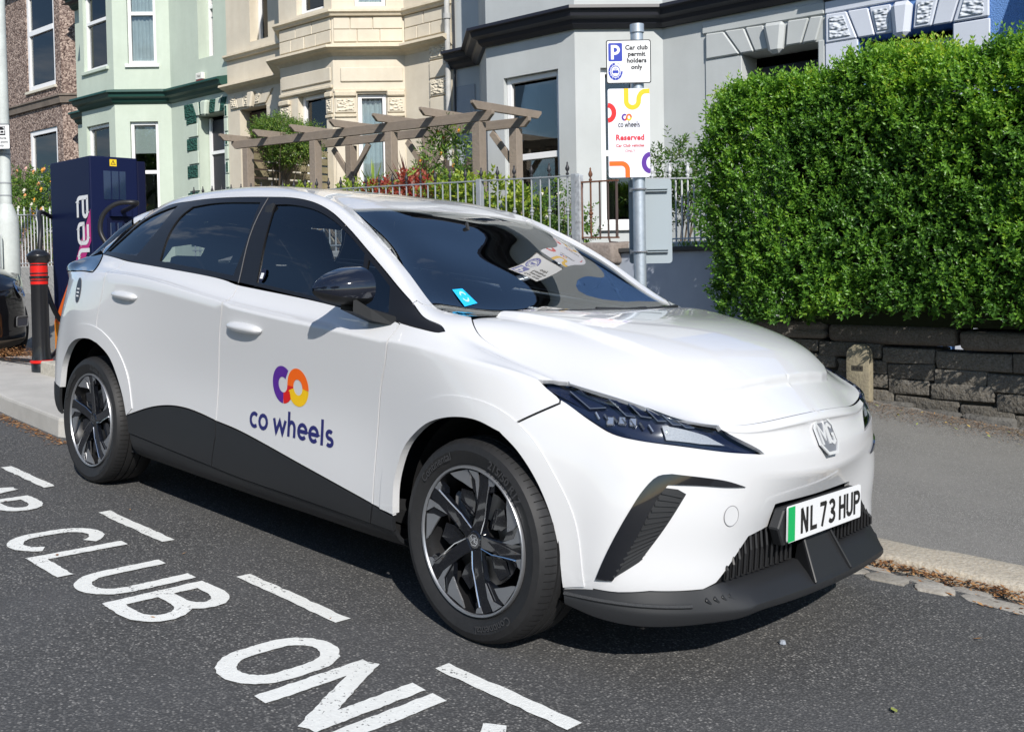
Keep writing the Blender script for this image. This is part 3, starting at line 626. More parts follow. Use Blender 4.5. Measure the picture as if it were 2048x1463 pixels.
# rainwater pipe between the cream and grey fronts
DP = thing('downpipe', 'grey cast iron downpipe between the cream and grey fronts', 'downpipe', (-4.58, -.10, 0), FAC)
m = MB(); m.tube([(0, 0, .2), (0, 0, 9.)], .048, 12); m.build('pipe', mat('pipe_grey', (.52, .52, .50), rough=.6, var=(6, .25)), DP, smooth=True)
for z in (2.3, 3.45, 4.6, 5.35, 6.4): m = MB(); m.tube([(0, 0, z), (0, 0, z + .09)], .066, 12); m.build('collar', mat('pipe_collar', (.05, .05, .055) if z in (5.35,) else (.42, .42, .41), rough=.6), DP)
m = MB(); m.tube([(.10, .06, .2), (.10, .06, 9)], .018, 8); m.build('cable_conduit', mat('conduit', (.04, .04, .045), rough=.5), DP)
# ---- green house
GRN = mat('mint_render', (.53, .60, .51), rough=.75, var=[(1.1, .10), (5, .22, (.38, .45, .36), 1), (9, .12, (.34, .40, .33))], bump=(26, .25, .005)); GDG = mat('dark_green', (.012, .060, .048), rough=.45); VDG = vermi('vermiculated_green', (.014, .075, .058))
q = House('green_house', 'mint green bay house with a dark green cornice and alarm box', -17.5, -11.0, (-15.58, -14.07), 8.0, GRN)
qF = (.20, 1.24, 2.3, 4.63); qFu = (.18, 1.24, 5.90, 7.7); qC = (.33, .965, 2.3, 4.605); qCu = (.325, .97, 5.90, 7.7); qMu = (1.13, 1.70, 5.83, 7.6); qD = (1.07, 2.03, 1.4, 4.595)
q.walls({'F': [qF, qFu], 'cr': [qC, qCu], 'M': [qD, qMu]}, deps={'M': .36})
q.win('F', qF, bars=(3.5,), style='drape:0.05,1', sill=False); q.win('F', qFu, bars=(7.03,), style='net', sillm=GRN); q.win('cr', qC, bars=(3.46,), style='blind:3.90', sill=False); q.win('cr', qCu, bars=(7.06,), style='net', sillm=PVC); q.win('M', qMu, .36, bars=(7.0,), style='drape:.08,.55', sill=False)
q.band('cornice', CORN(5.0, .26, .28), GDG); q.band('eaves_cornice', CORN(7.9), GDG)
q.block('window_surround', 'cr', rect(.28, 1.01, 4.63, 4.70), GRN, .03) if False else None
QM = -13.17
for i, z in enumerate(np.arange(1.75, 4.6, .30)):
    if i % 2: q.block('quoin', 'M', rect(.62, 1.0, z, z + .27), VDG, .03, .01)
    else: q.block('quoin', 'M', rect(.70, 1.065, z, z + .28), GRN, .035, .012)
    if i % 2: q.block('quoin', 'M', rect(2.06, 2.165, z, z + .27), GRN, .03, .01); q.block('quoin', 'M', rect(2.09, 2.155, z + .03, z + .24), VDG, .04, .006)
    else: q.block('quoin', 'M', rect(2.04, 2.165, z, z + .28), GRN, .03, .01)
VT = [-12.62, -12.28, -12.05, -11.86, -11.62, -11.40, -11.20, -11.02]; VB = [-12.60, -12.14, -12.02, -11.86, -11.66, -11.46, -11.28, -11.14]
for i in range(7):
    dk = i in (0, 2, 4, 6); poly = [(a - QM, z) for a, z in ((VB[i] + .006, 4.60 if i else 4.60), (VB[i + 1] - .006, 4.60), (VT[i + 1] - .006, 4.885), (VT[i] + .006, 4.89))]
    if i == 3: q.block('keystone', 'M', [(a - QM, z) for a, z in ((-11.85, 4.55), (-11.67, 4.55), (-11.62, 4.885), (-11.87, 4.885))], GRN, .14, .04)
    else: q.block('voussoir', 'M', poly, VDG if dk else GRN, .04, .01)
m = MB(); m.box(-12.1, -11.16, .28, .33, 1.4, 4.5); q.part('door', m, mat('door_dark', (.02, .02, .03), rough=.4)); m = MB(); m.box(-12.06, -11.98, .24, .30, 1.4, 4.55); m.box(-11.5, -11.44, .24, .30, 1.4, 4.55); m.box(-11.98, -11.5, .24, .30, 3.75, 3.82); q.part('door_frame', m, PVC)
AB = thing('alarm_box', 'white and maroon burglar alarm box on the mint green wall', 'alarm box', (-11.92, -.005, 5.24), FAC)
m = MB(); m.prism([(-.12, -.09, .27), (.12, -.09, .27), (.125, -.09, .12), (-.125, -.09, .12)], (0, .09, 0)); m.build('upper_case', mat('alarm_white', (.75, .74, .68), rough=.4), AB, bevel=.012)
m = MB(); m.prism([(-.125, -.09, .118), (.125, -.09, .118), (.06, -.09, .0), (-.06, -.09, .0)], (0, .09, 0)); m.build('lower_case', mat('alarm_red', (.20, .012, .015), rough=.35), AB, bevel=.012)
V, F = font_mesh('Nel', .09); m = MB(); m.add([(x, -.0925, .165 + y) for x, y in V], F); m.build('lettering', LOGO['black'], AB)
# ---- pebbledashed house
def pebble_mat():
    m = mat('pebbledash', (.25, .19, .16), rough=.9); n = m.node_tree.nodes; l = m.node_tree.links; tc = n.new('ShaderNodeTexCoord'); v = n.new('ShaderNodeTexVoronoi'); v.inputs['Scale'].default_value = 26; l.new(tc.outputs['Object'], v.inputs['Vector'])
    s_ = n.new('ShaderNodeSeparateColor'); l.new(v.outputs['Color'], s_.inputs[0]); r = n.new('ShaderNodeValToRGB'); r.color_ramp.elements[0].color = (.07, .045, .038, 1); r.color_ramp.elements[1].color = (.48, .38, .32, 1); e = r.color_ramp.elements.new(.45); e.color = (.21, .15, .125, 1); l.new(s_.outputs[0], r.inputs[0]); l.new(r.outputs[0], n['Principled BSDF'].inputs['Base Color'])
    b = n.new('ShaderNodeBump'); b.inputs['Strength'].default_value = 1; b.inputs['Distance'].default_value = .02; b.invert = True; l.new(v.outputs['Distance'], b.inputs['Height']); l.new(b.outputs[0], n['Principled BSDF'].inputs['Normal']); return m
PBD = pebble_mat(); BST = mat('brown_stone', (.20, .165, .135), rough=.85, var=(5, .35))
w_ = House('pebbledash_house', 'brown pebbledashed house with white window frames at the far left', -25.5, -17.5, (-21.6, -18.30), 9.2, PBD, n=0.0, b=.75)
w_.seg['F'] = ((-21.6, -.0), (1, 0), 3.3); w_.path = [(-25.5, 0), (-21.6, 0), (-18.3, 0), (-17.5, .75), (-17.5, .75), (-17.5, 1.2)][:4] + [(-17.45, .8), (-17.4, .85)]
w_.seg = {'L': ((-25.5, 0), (1, 0), 3.9), 'F': ((-21.6, 0), (1, 0), 3.3), 'cr': ((-18.3, 0), (.73, .683), 1.15)}
bF = (1.37, 2.99, 2.3, 5.10); bU = (1.37, 2.99, 6.18, 8.9)
w_.walls({'F': [bF, bU]}, dep=.12)
w_.win('F', bU, .12, bars=(7.75,), fw=.13, style='slats:7.8', sillm=mat('sill_cream', (.62, .58, .48), rough=.7)); w_.win('F', bF, .12, bars=(3.75,), fw=.13, sill=False)
w_.band('string_course', STR(5.66, .12, .22), BST, path=[(-25.5, 0), (-18.3, 0), (-17.5, .75)])
# ---------------------------------------------------------------- planting
def leaf_mat(name, c, tr=.35, rough=.45):
    if name in MATS: return MATS[name]
    m = bpy.data.materials.new(name); m.use_nodes = True; n = m.node_tree.nodes; l = m.node_tree.links; b = n['Principled BSDF']; b.inputs['Base Color'].default_value = (*c, 1); b.inputs['Roughness'].default_value = rough; b.inputs['Specular IOR Level'].default_value = .45
    t = n.new('ShaderNodeBsdfTranslucent'); t.inputs[0].default_value = (min(c[0] * 1.5, 1), min(c[1] * 1.4, 1), c[2] * .7, 1); mx = n.new('ShaderNodeMixShader'); mx.inputs[0].default_value = tr
    l.new(b.outputs[0], mx.inputs[1]); l.new(t.outputs[0], mx.inputs[2]); l.new(mx.outputs[0], n['Material Output'].inputs['Surface']); MATS[name] = m; return m
def unit(v): return v / (np.linalg.norm(v, axis=-1, keepdims=True) + 1e-9)
def leaves_mesh(name, P, D, U, L, W, mats, mi, fold=.25, droop=0.):
    """one folded leaf (4 points, 2 faces) per row: base P, direction D, up U, length L, width W"""
    n = len(P); D = unit(D); Sd = unit(np.cross(D, U)); Nn = np.cross(Sd, D); L = L[:, None]; W = W[:, None]
    tip = P + D * L - Nn * L * droop; mid = P + D * L * .45 - Nn * W * fold
    V = np.stack([P, mid + Sd * W / 2 + Nn * W * fold * 1.2, tip, mid - Sd * W / 2 + Nn * W * fold * 1.2, mid + D * 0], 1).reshape(-1, 3)
    k = np.arange(n) * 5; F = np.stack([np.stack([k, k + 1, k + 4], 1), np.stack([k + 1, k + 2, k + 4], 1), np.stack([k + 2, k + 3, k + 4], 1), np.stack([k + 3, k, k + 4], 1)], 1).reshape(-1, 3)
    me = bpy.data.meshes.new(name); me.vertices.add(len(V)); me.vertices.foreach_set('co', V.ravel()); me.loops.add(len(F) * 3); me.loops.foreach_set('vertex_index', F.ravel().astype(np.int32)); me.polygons.add(len(F)); me.polygons.foreach_set('loop_start', np.arange(len(F), dtype=np.int32) * 3)
    for q in mats: me.materials.append(q)
    me.polygons.foreach_set('material_index', np.repeat(mi, 4).astype(np.int32)); me.polygons.foreach_set('use_smooth', np.ones(len(F), bool)); me.update(); me.validate()
    return me
def sprigs(C, Dn, n_leaf, slen, leaf, rg):
    """shoots at C growing along Dn with opposite leaves -> per-leaf arrays"""
    n = len(C); Dn = unit(Dn); a = unit(np.cross(Dn, rg.normal(size=(n, 3)))); b = np.cross(Dn, a); P = []; D = []; U = []; L = []; Wd = []; pos = []
    sl = slen * rg.uniform(.6, 1.3, n)
    for j in range(n_leaf):
        t = (j // 2 + .5) / (n_leaf / 2); ang = (j % 2) * math.pi + (j // 2) * 1.35 + rg.normal(0, .25, n); rd = a * np.cos(ang)[:, None] + b * np.sin(ang)[:, None]
        P.append(C + Dn * (sl * t)[:, None]); d = rd * (1.05 - .45 * t) + Dn * (.35 + .75 * t); D.append(d + rg.normal(0, .14, (n, 3))); U.append(Dn + rg.normal(0, .25, (n, 3))); k = (1.0 - .45 * t) * rg.uniform(.75, 1.2, n); L.append(leaf[0] * k); Wd.append(leaf[1] * k); pos.append(np.full(n, t))
    return [np.concatenate(x) for x in (P, D, U, L, Wd, pos)]
# ---- clipped privet hedge: foliage mass with shoots, woody stems, near-black core painted for the shaded inside
HX0, HX1, HY0, HY1, HZ0, HZ1 = -1.04, 5.6, 4.52, 6.2, .66, 2.66
HEDGE = thing('hedge', 'dense clipped green privet hedge growing above the low stone wall', 'hedge', (1.8, 5.6, .45))
def hedge_points(n, rg):
    u = rg.uniform(size=n); x = np.where(u < .72, rg.uniform(HX0, 2.4, n), rg.uniform(2.4, HX1, n)); face = rg.choice(5, n, p=[.50, .24, .12, .10, .04])
    y = np.zeros(n); z = np.zeros(n); N = np.zeros((n, 3)); ru = rg.uniform(size=n); rv = rg.uniform(size=n)
    f = face == 0; y[f] = HY0; z[f] = HZ0 + (HZ1 - HZ0) * ru[f]; N[f] = (0, -1, .15)
    f = face == 1; y[f] = HY0 + (HY1 - HY0) * rv[f]; z[f] = HZ1; N[f] = (0, -.1, 1)
    f = face == 2; x[f] = HX0; y[f] = HY0 + (HY1 - HY0) * rv[f]; z[f] = HZ0 + (HZ1 - HZ0) * ru[f]; N[f] = (-1, 0, .1)
    f = face == 3; a = rv[f] * math.pi / 2; y[f] = HY0 + .28 * (1 - np.cos(a)); z[f] = HZ1 - .28 * (1 - np.sin(a)); N[f] = np.stack([0 * a, -np.cos(a), np.sin(a)], 1)
    f = face == 4; y[f] = HY1; z[f] = HZ0 + (HZ1 - HZ0) * ru[f]; N[f] = (0, 1, .1)
    # rounded top edge and left end
    t = np.clip((z - (HZ1 - .35)) / .35, 0, 1); y += np.where(face == 0, .10 * t ** 2, 0); e = np.clip((HX0 + .55 - x) / .55, 0, 1); z -= np.where(face == 1, .30 * e ** 2, 0) + np.where(face == 3, .30 * e ** 2, 0); x += np.where(face == 2, .30 * np.clip((z - 1.9) / .8, 0, 1) ** 2 + .10 * np.sin(z * 3.1), 0); y += np.where(face == 0, .16 * e ** 2, 0); z += .05 * np.sin(x * 1.3 + .6) + .03 * np.sin(x * 4.1); zl = np.where(face == 0, np.clip((HZ0 + .35 - z) / .35, 0, 1), 0); y += .03 * zl; z -= np.where((face == 1) | (face == 3) | ((face == 0) & (z > 2.2)), .012 + .055 * np.clip(x + .6, 0, 6), 0); x += np.where(face == 2, .28 * np.clip((1.35 - z) / .6, 0, 1), 0)
    bul = .03 * np.sin(x * 2.7 + z * 2.1) + .03 * np.sin(x * 6.3 - z * 5.2) + .03 * np.sin(x * 11.7 + z * 9.1) + .02 * np.sin(x * 21 - z * 17)
    depth = np.abs(rg.normal(0, .085, n)); P = np.stack([x, y, z], 1) + unit(N) * (bul - depth)[:, None]
    return P, unit(N), depth
rg = np.random.default_rng(11)
C, Nn, dep = hedge_points(17500, rg)
Dn = Nn * .75 + np.array([0, 0, .62]) + rg.normal(0, .44, C.shape)
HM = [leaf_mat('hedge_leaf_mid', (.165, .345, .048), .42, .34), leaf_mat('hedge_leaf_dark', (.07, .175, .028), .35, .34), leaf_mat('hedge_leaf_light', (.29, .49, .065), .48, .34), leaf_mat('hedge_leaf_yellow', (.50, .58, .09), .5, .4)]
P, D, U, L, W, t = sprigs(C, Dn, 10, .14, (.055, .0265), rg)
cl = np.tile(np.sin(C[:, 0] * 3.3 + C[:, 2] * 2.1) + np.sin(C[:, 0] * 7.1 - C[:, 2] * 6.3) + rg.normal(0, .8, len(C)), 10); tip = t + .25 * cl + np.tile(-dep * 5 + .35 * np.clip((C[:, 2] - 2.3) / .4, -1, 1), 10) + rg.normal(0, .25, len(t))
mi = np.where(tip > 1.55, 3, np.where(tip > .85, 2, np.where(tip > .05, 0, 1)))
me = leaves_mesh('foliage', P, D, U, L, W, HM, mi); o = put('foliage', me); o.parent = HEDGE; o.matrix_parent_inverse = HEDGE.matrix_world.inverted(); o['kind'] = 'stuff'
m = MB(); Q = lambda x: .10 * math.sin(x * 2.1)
m.grid([[(x, y, z) for x in np.linspace(HX0 + .62, HX1 - .2, 22)] for y, z in ((HY0 + .36, .62), (HY0 + .27, 1.5), (HY0 + .30, 2.2), (HY0 + .55, HZ1 - .28), (HY1 - .4, HZ1 - .28), (HY1 - .25, 1.8), (HY1 - .3, .62), (HY0 + .36, .62))]); o = m.build('shade_core', mat('hedge_core', (.012, .018, .006), rough=1.), HEDGE); o.matrix_parent_inverse = HEDGE.matrix_world.inverted()  # solid dark sheet, its colour standing for shade inside the hedge
m = MB()
for k in range(30):
    x = HX0 + .25 + k * .22; y = 5.45 + random.uniform(-.15, .25)
    m.tube([(x, y, .35), (x + random.uniform(-.08, .08), y - .08, .8), (x + random.uniform(-.2, .2), y - .25, 1.3), (x + random.uniform(-.3, .3), y - .3, 1.9)], [.022, .018, .012, .006], 6)
o = m.build('stems', mat('privet_bark', (.10, .08, .055), rough=.9), HEDGE); o.matrix_parent_inverse = HEDGE.matrix_world.inverted()
TCH = leaf_mat('shoot_leaf', (.10, .20, .03), .35)
def plant(name, label, cat, base, blobs, n, leaf, mats, probs, nl=8, slen=.12, up=.4, stems=8, flowers=None, group=None, spread=.9, frame=FAC, seed=3):
    """leafy shrub: shoots over ellipsoid blobs [(centre, radii)] (frame coordinates), woody stems and optional flowers"""
    rg = np.random.default_rng(seed); T = thing(name, label, cat, base, frame, group); off = Vector(base)
    Cs = []; Ns = []; tot = sum(r[0] * r[2] for c, r in blobs)
    for c, r in blobs:
        k = int(n * r[0] * r[2] / tot); d = unit(rg.normal(size=(k, 3))); rad = rg.uniform(.55, 1.06, (k, 1)) * (1 + .12 * np.sin(d[:, :1] * 7 + d[:, 2:] * 9)); Cs.append(np.array(c) + d * rad * np.array(r)); Ns.append(d)
    C = np.concatenate(Cs) - np.array(base); N = np.concatenate(Ns); Dn = N * spread + np.array([0, 0, up]) + rg.normal(0, .45, C.shape)
    P, D, U, L, W, t = sprigs(C, Dn, nl, slen, leaf, rg); mi = rg.choice(len(mats), len(P), p=probs)
    o = put('foliage', leaves_mesh('foliage', P, D, U, L, W, mats, mi), T); o['kind'] = 'stuff'
    m = MB()
    for k in range(stems):
        c, r = blobs[k % len(blobs)]; e = np.array(c) + rg.normal(0, .45, 3) * np.array(r) - np.array(base); m.tube([(rg.normal(0, .06), rg.normal(0, .06), 0), tuple(e * np.array([.5, .5, .55])), tuple(e)], [.016, .010, .004], 5)
    m.build('stems', mat('shrub_bark', (.13, .10, .07), rough=.9), T)
    if flowers:
        fm, cnt, size = flowers
        for k in range(cnt):
            c, r = blobs[rg.integers(len(blobs))]; d = unit(rg.normal(size=3)); d[1] = -abs(d[1]); p = np.array(c) + d * np.array(r) * 1.02 - np.array(base); m = MB()
            for j in range(9):
                a = j * 2.4; rr = size * (.25 + .75 * j / 9); q = (p[0] + rr * .6 * math.cos(a), p[1] - size * (.5 - .04 * j), p[2] + rr * .6 * math.sin(a))
                m.add([(q[0] + rr * .55 * math.cos(b_ + a), q[1] - .012 * math.cos(2 * b_), q[2] + rr * .55 * math.sin(b_ + a)) for b_ in np.linspace(0, 2 * math.pi, 6, endpoint=False)], [tuple(range(6))])
            m.build('flower', fm[k % len(fm)], T)
    return T
GM, GD, GL = leaf_mat('leaf_mid', (.11, .22, .04)), leaf_mat('leaf_dark', (.05, .12, .025)), leaf_mat('leaf_light', (.26, .38, .07)); YG = leaf_mat('leaf_yellow_green', (.36, .44, .06), .4); RED = leaf_mat('leaf_red', (.32, .045, .035), .35); PINK = leaf_mat('leaf_bronze', (.42, .13, .09), .35); OLV = leaf_mat('leaf_olive', (.12, .17, .05))
PET = [mat('petal_white', (.80, .77, .66), rough=.6), mat('petal_peach', (.78, .38, .16), rough=.6), mat('petal_pink', (.80, .50, .45), rough=.6), mat('petal_orange', (.85, .42, .06), rough=.6)]
plant('climbing_plant', 'fine leaved climber spilling over the far end of the timber pergola', 'climber', (-6.5, -2.3, 1.0), [((-6.45, -2.3, 3.45), (.36, .3, .26)), ((-5.95, -2.25, 3.36), (.36, .3, .18)), ((-6.2, -2.2, 3.08), (.62, .28, .17)), ((-6.75, -2.3, 3.50), (.22, .25, .2))], 1900, (.055, .02), [GM, GL, GD, OLV], [.35, .25, .2, .2], up=.5, seed=5)
plant('flowering_shrub', 'leafy green shrub with small orange buds beside the pergola post', 'shrub', (-2.55, -2.5, 1.1), [((-2.5, -2.5, 2.55), (.35, .35, .42)), ((-2.75, -2.5, 2.25), (.4, .35, .35)), ((-2.25, -2.5, 2.2), (.35, .35, .35)), ((-2.4, -2.5, 2.9), (.2, .2, .25))], 330, (.11, .032), [GM, GD, GL], [.4, .3, .3], slen=.16, up=.3, flowers=([PET[3], mat('petal_rust', (.55, .16, .04))], 9, .03), seed=8)
plant('red_leaved_shrub', 'red and bronze leaved shrub above the railings', 'shrub', (-2.0, -3.65, 1.2), [((-2.1, -3.65, 2.13), (.36, .25, .17)), ((-2.55, -3.65, 2.12), (.2, .2, .14))], 120, (.10, .05), [RED, PINK, GL], [.5, .35, .15], slen=.12, up=.6, seed=12)
plant('yellow_green_shrub', 'bright yellow green broad leaved shrub behind the railings', 'shrub', (-1.1, -3.62, 1.2), [((-1.25, -3.65, 1.98), (.42, .26, .26)), ((-.7, -3.65, 1.9), (.45, .26, .26)), ((-.25, -3.65, 1.72), (.25, .25, .28))], 260, (.105, .055), [YG, GL, GM], [.5, .35, .15], slen=.12, up=.6, seed=14)
plant('yellow_green_shrub', 'low yellow green sprigs just above the car roof', 'shrub', (-3.3, -3.6, 1.2), [((-3.2, -3.6, 2.12), (.35, .2, .16)), ((-4.4, -3.6, 2.16), (.4, .2, .12))], 120, (.09, .05), [YG, GL, GM], [.45, .35, .2], slen=.12, up=.8, seed=15)
plant('white_rose_bush', 'green rose bush with white blooms behind the railings by the gate', 'rose bush', (.12, -3.5, .9), [((.12, -3.5, 1.72), (.34, .3, .33)), ((.3, -3.5, 1.5), (.25, .25, .25)), ((-.1, -3.5, 1.45), (.25, .25, .25))], 330, (.055, .03), [GM, GD, GL], [.5, .25, .25], flowers=(PET[:1], 14, .032), seed=17)
plant('round_shrub', 'dark green leathery shrub beside the grey bay under the sign', 'shrub', (.75, -1.9, 1.0), [((.70, -1.9, 2.25), (.42, .38, .36)), ((1.0, -1.9, 2.0), (.35, .35, .3)), ((.55, -1.9, 1.9), (.4, .35, .35))], 420, (.085, .03), [GD, GM, OLV], [.45, .3, .25], up=.5, seed=19)
plant('rose_bush', 'tall rose bush with pink and yellow blooms in front of the pebbledashed house', 'rose bush', (-12.6, -3.6, 1.2), [((-12.9, -3.5, 2.85), (.55, .35, .45)), ((-12.2, -3.5, 2.75), (.5, .35, .5)), ((-12.5, -3.7, 2.3), (.8, .35, .35)), ((-13.4, -3.4, 2.6), (.5, .4, .7))], 900, (.07, .038), [GM, GD, GL], [.45, .3, .25], flowers=(PET, 34, .055), seed=21)
plant('garden_shrub', 'low green garden plants behind the white railings at far left', 'shrub', (-12.0, -3.3, 1.0), [((-12.3, -3.3, 1.7), (.9, .3, .4)), ((-11.2, -3.3, 1.65), (.6, .3, .35))], 420, (.10, .022), [GM, GL, GD], [.5, .3, .2], up=1.2, seed=23)
def spiky(name, label, base, n, L, W, mats, seed, tilt=.75, trunk=.5):
    rg = np.random.default_rng(seed); T = thing(name, label, 'spiky plant', base, FAC); m = MB()
    for k in range(n):
        a = rg.uniform(0, 6.283); e = rg.uniform(.15, 1.45) * tilt; l = L * rg.uniform(.7, 1.1); d = np.array([math.cos(a) * math.sin(e), math.sin(a) * math.sin(e), math.cos(e)]); sd = np.array([-math.sin(a), math.cos(a), 0]) * W / 2; rows = []
        for t in (0, .35, .7, 1.): p = np.array([0, 0, trunk]) + d * l * t - np.array([0, 0, .22 * l * t * t * math.sin(e)]); w = (.6 + .8 * t) if t < .4 else 1.2 * (1 - t) ** .7; rows.append([tuple(p - sd * w), tuple(p + sd * w)])
        m = MB(); m.grid(rows, 0); m.build('leaf', mats[k % len(mats)], T, smooth=True)
    m = MB(); m.tube([(0, 0, 0), (0, 0, trunk + .03)], [.05, .04], 8); m.build('trunk', mat('palm_trunk', (.16, .12, .08), rough=.9), T)
spiky('cabbage_palm', 'green spiky cabbage palm between the pergola posts', (-3.28, -3.15, 1.1), 46, .50, .034, [GL, GM, YG], 31, trunk=1.08)
spiky('bronze_flax', 'dark red spiky flax beside the pergola post', (-2.62, -3.05, 1.1), 40, .85, .05, [leaf_mat('leaf_maroon', (.075, .018, .022), .2), leaf_mat('leaf_maroon_light', (.14, .045, .04), .2)], 33, tilt=.42, trunk=.85)
for (nm, lb, x, y, z, n) in (('grass_tuft', 'small tuft of grass on the garden wall ledge', -1.6, 5.25, 1.30, 60),):
    T = thing(nm, lb, 'grass', (x, y, z)); rg = np.random.default_rng(4); P = np.stack([rg.normal(0, .16, n), rg.normal(0, .03, n), np.zeros(n)], 1); D = rg.normal(0, .5, (n, 3)) + [0, 0, 1]; put('blades', leaves_mesh('blades', P, D, rg.normal(size=(n, 3)), rg.uniform(.04, .10, n), np.full(n, .012), [GL, GM], rg.integers(0, 2, n)), T)['kind'] = 'stuff'
# ---------------------------------------------------------------- timber pergola, slatted garden fences
WOOD = mat('weathered_timber', (.30, .245, .195), rough=.85, var=[(2.5, .45, (.20, .175, .15)), (14, .35, (.20, .16, .12))], rnd=.10)
def wood_grain(m):
    n = m.node_tree.nodes; l = m.node_tree.links; b = n['Principled BSDF']; tc = n.new('ShaderNodeTexCoord'); mp = n.new('ShaderNodeMapping'); mp.inputs['Scale'].default_value = (3, 55, 55); z = n.new('ShaderNodeTexNoise'); z.inputs['Scale'].default_value = 1.; z.inputs['Detail'].default_value = 5; l.new(tc.outputs['UV'] if False else tc.outputs['Generated'], mp.inputs[0]); l.new(mp.outputs[0], z.inputs[0])
    bp = n.new('ShaderNodeBump'); bp.inputs['Strength'].default_value = .7; bp.inputs['Distance'].default_value = .01; l.new(z.outputs['Fac'], bp.inputs['Height']); l.new(bp.outputs[0], b.inputs['Normal'])
wood_grain(WOOD)
PG = thing('pergola', 'weathered timber pergola with shaped rafters in the front garden', 'pergola', (-4.2, -2.4, 1.0), FAC)
po = Vector((4.2, 2.4, -1.0)); FN, RN = 2.8, 1.95
zb = lambda t: 3.30 - .026 * (t + 6.9) / 1.0          # beam top falls gently to the right
def pg(name, m, **k): o = m.build(name, WOOD, PG, **k); o.location = po; return o
for n_, ts in ((FN, (-6.585, -4.90, -3.26, -1.637)), (RN, (-6.72, -5.03, -3.35, -1.70))):
    for t in ts:
        m = MB(); m.box(t - .068, t + .068, -n_ - .068, -n_ + .068, .9, zb(t) - .14); pg('post', m, bevel=.006)
        for sg in (((1, -1) if t < -2 else (-1,)) if n_ == RN else ()):
            m = MB(); m.beam((t + sg * .05, -n_, zb(t) - .60), (t + sg * .42, -n_, zb(t) - .15), .045, .09); pg('brace', m, bevel=.004)
    t0, t1 = (-7.0, -1.39) if n_ == FN else (-7.1, -1.45)
    m = MB(); z0, z1 = zb(t0), zb(t1); yy = -n_ - .03
    m.prism([(t0, yy, z0), (t1, yy, z1), (t1, yy, z1 - .05), (t1 - .09, yy, z1 - .128), (t0 + .09, yy, z0 - .128), (t0, yy, z0 - .05)], (0, .06, 0)); pg('beam', m, bevel=.005)
for i, t in enumerate(np.linspace(-6.95, -1.50, 7)):
    z = zb(t) + .004; y0, y1 = -FN - .30, -RN + .30; m = MB(); x0 = t - .022
    m.prism([(x0, y0, z + .10), (x0, y1, z + .10), (x0, y1, z + .065), (x0, y1 - .08, z - .006), (x0, y0 + .08, z - .006), (x0, y0, z + .065)], (.05, 0, 0)); pg('rafter', m, bevel=.004)
OLDW = mat('mossy_timber', (.30, .25, .16), rough=.9, var=[(3, .6, (.14, .15, .06)), (20, .4, (.16, .12, .08))], rnd=.15); wood_grain(OLDW)
GF = thing('slatted_fence', 'mossy horizontal slat fence closing the pergola end', 'fence', (-6.8, -1.2, 1.1), FAC)
for k in range(14):
    z = 1.3 + k * .142; m = MB(); m.box(-.012 + random.uniform(-.004, .004), .012, -1.42, 1.9, z - 1.1, z + .112 - 1.1); o = m.build('slat', OLDW, GF, bevel=.003); o.rotation_euler = (random.uniform(-.004, .004), 0, 0)
for y in (-1.42, -.2, 1.0): m = MB(); m.box(-.09, -.014, y - .04, y + .04, -.1, 2.22); m.build('post', OLDW, GF)
GF2 = thing('slatted_fence', 'short grey slat fence beside the downpipe', 'fence', (-3.45, -1.2, 1.1), FAC)
for k in range(9): m = MB(); m.box(-.35, .22, -.012, .012, .85 + k * .11 - .2, .94 + k * .11 - .2); m.build('slat', mat('dark_timber', (.10, .08, .07), rough=.9, rnd=.1), GF2, bevel=.003)
m = MB(); m.box(.16, .24, .014, .08, 0, 1.72); m.box(-.3, -.22, .014, .08, 0, 1.72); m.build('post', mat('dark_timber', (0, 0, 0)), GF2)
# ---------------------------------------------------------------- garden boundary: rubble wall, railings, gate, rendered wall
RUB_ = mat('rubble_stone', (.33, .325, .31), rough=.9, var=[(5, .5, (.16, .16, .155)), (40, .4, (.48, .47, .45))], bump=(30, .9, .02), rnd=.25)
BN = -4.15
GW = thing('garden_wall', 'grey rubble stone garden wall under the iron railings', 'garden wall', (-3, BN, .3), FAC)
z = .35; rr = random.Random(5); course = 0
while z < 1.24:
    hgt = rr.uniform(.15, .22); t = -6.4 + rr.uniform(-.2, 0)
    if z + hgt > 1.18: hgt = 1.30 - z
    while t < .80:
        L = rr.uniform(.24, .5); o = put('stone', bm_mesh(rough_box(t + .008, min(t + L, .80) - .008, BN - .12 + rr.uniform(-.012, .012), BN + .12, z + .007, z + hgt - .007, .018, .012, rr.random(), cuts=0), 'stone', RUB_), GW, loc=(3, -BN, -.3)); t += L
    z += hgt
m = MB(); m.box(-6.4, .80, BN - .10, BN + .10, .1, 1.28); o = m.build('mortar_core', mat('mortar', (.20, .19, .175), rough=.95), GW); o.location = (3, -BN, -.3)
x = -6.4
while x < .78: L = min(1.1, .80 - x); m = MB(); m.box(x + .004, x + L - .004, BN - .17, BN + .15, 1.30, 1.385); o = m.build('coping_stone', mat('coping_grey', (.34, .33, .32), rough=.85, var=(8, .4), bump=(60, .4, .005)), GW, bevel=.012); o.location = (3, -BN, -.3); x += L
GATEM = mat('slab_brown', (.23, .19, .165), rough=.85, var=[(7, .5, (.12, .10, .09)), (30, .4, (.36, .32, .29))], bump=(25, .8, .012))
ST = thing('step_stone', 'worn brown granite threshold stone beneath the rusty gate', 'step', (1.02, BN, 1.1), FAC)
put('slab', bm_mesh(rough_box(-.22, .33, -.16, .2, .05, .27, .03, .012, 9, cuts=1), 'slab', GATEM), ST); m = MB(); m.box(-.2, .31, -.10, .2, -.8, .05); m.build('support', RUB_, ST, bevel=.02)
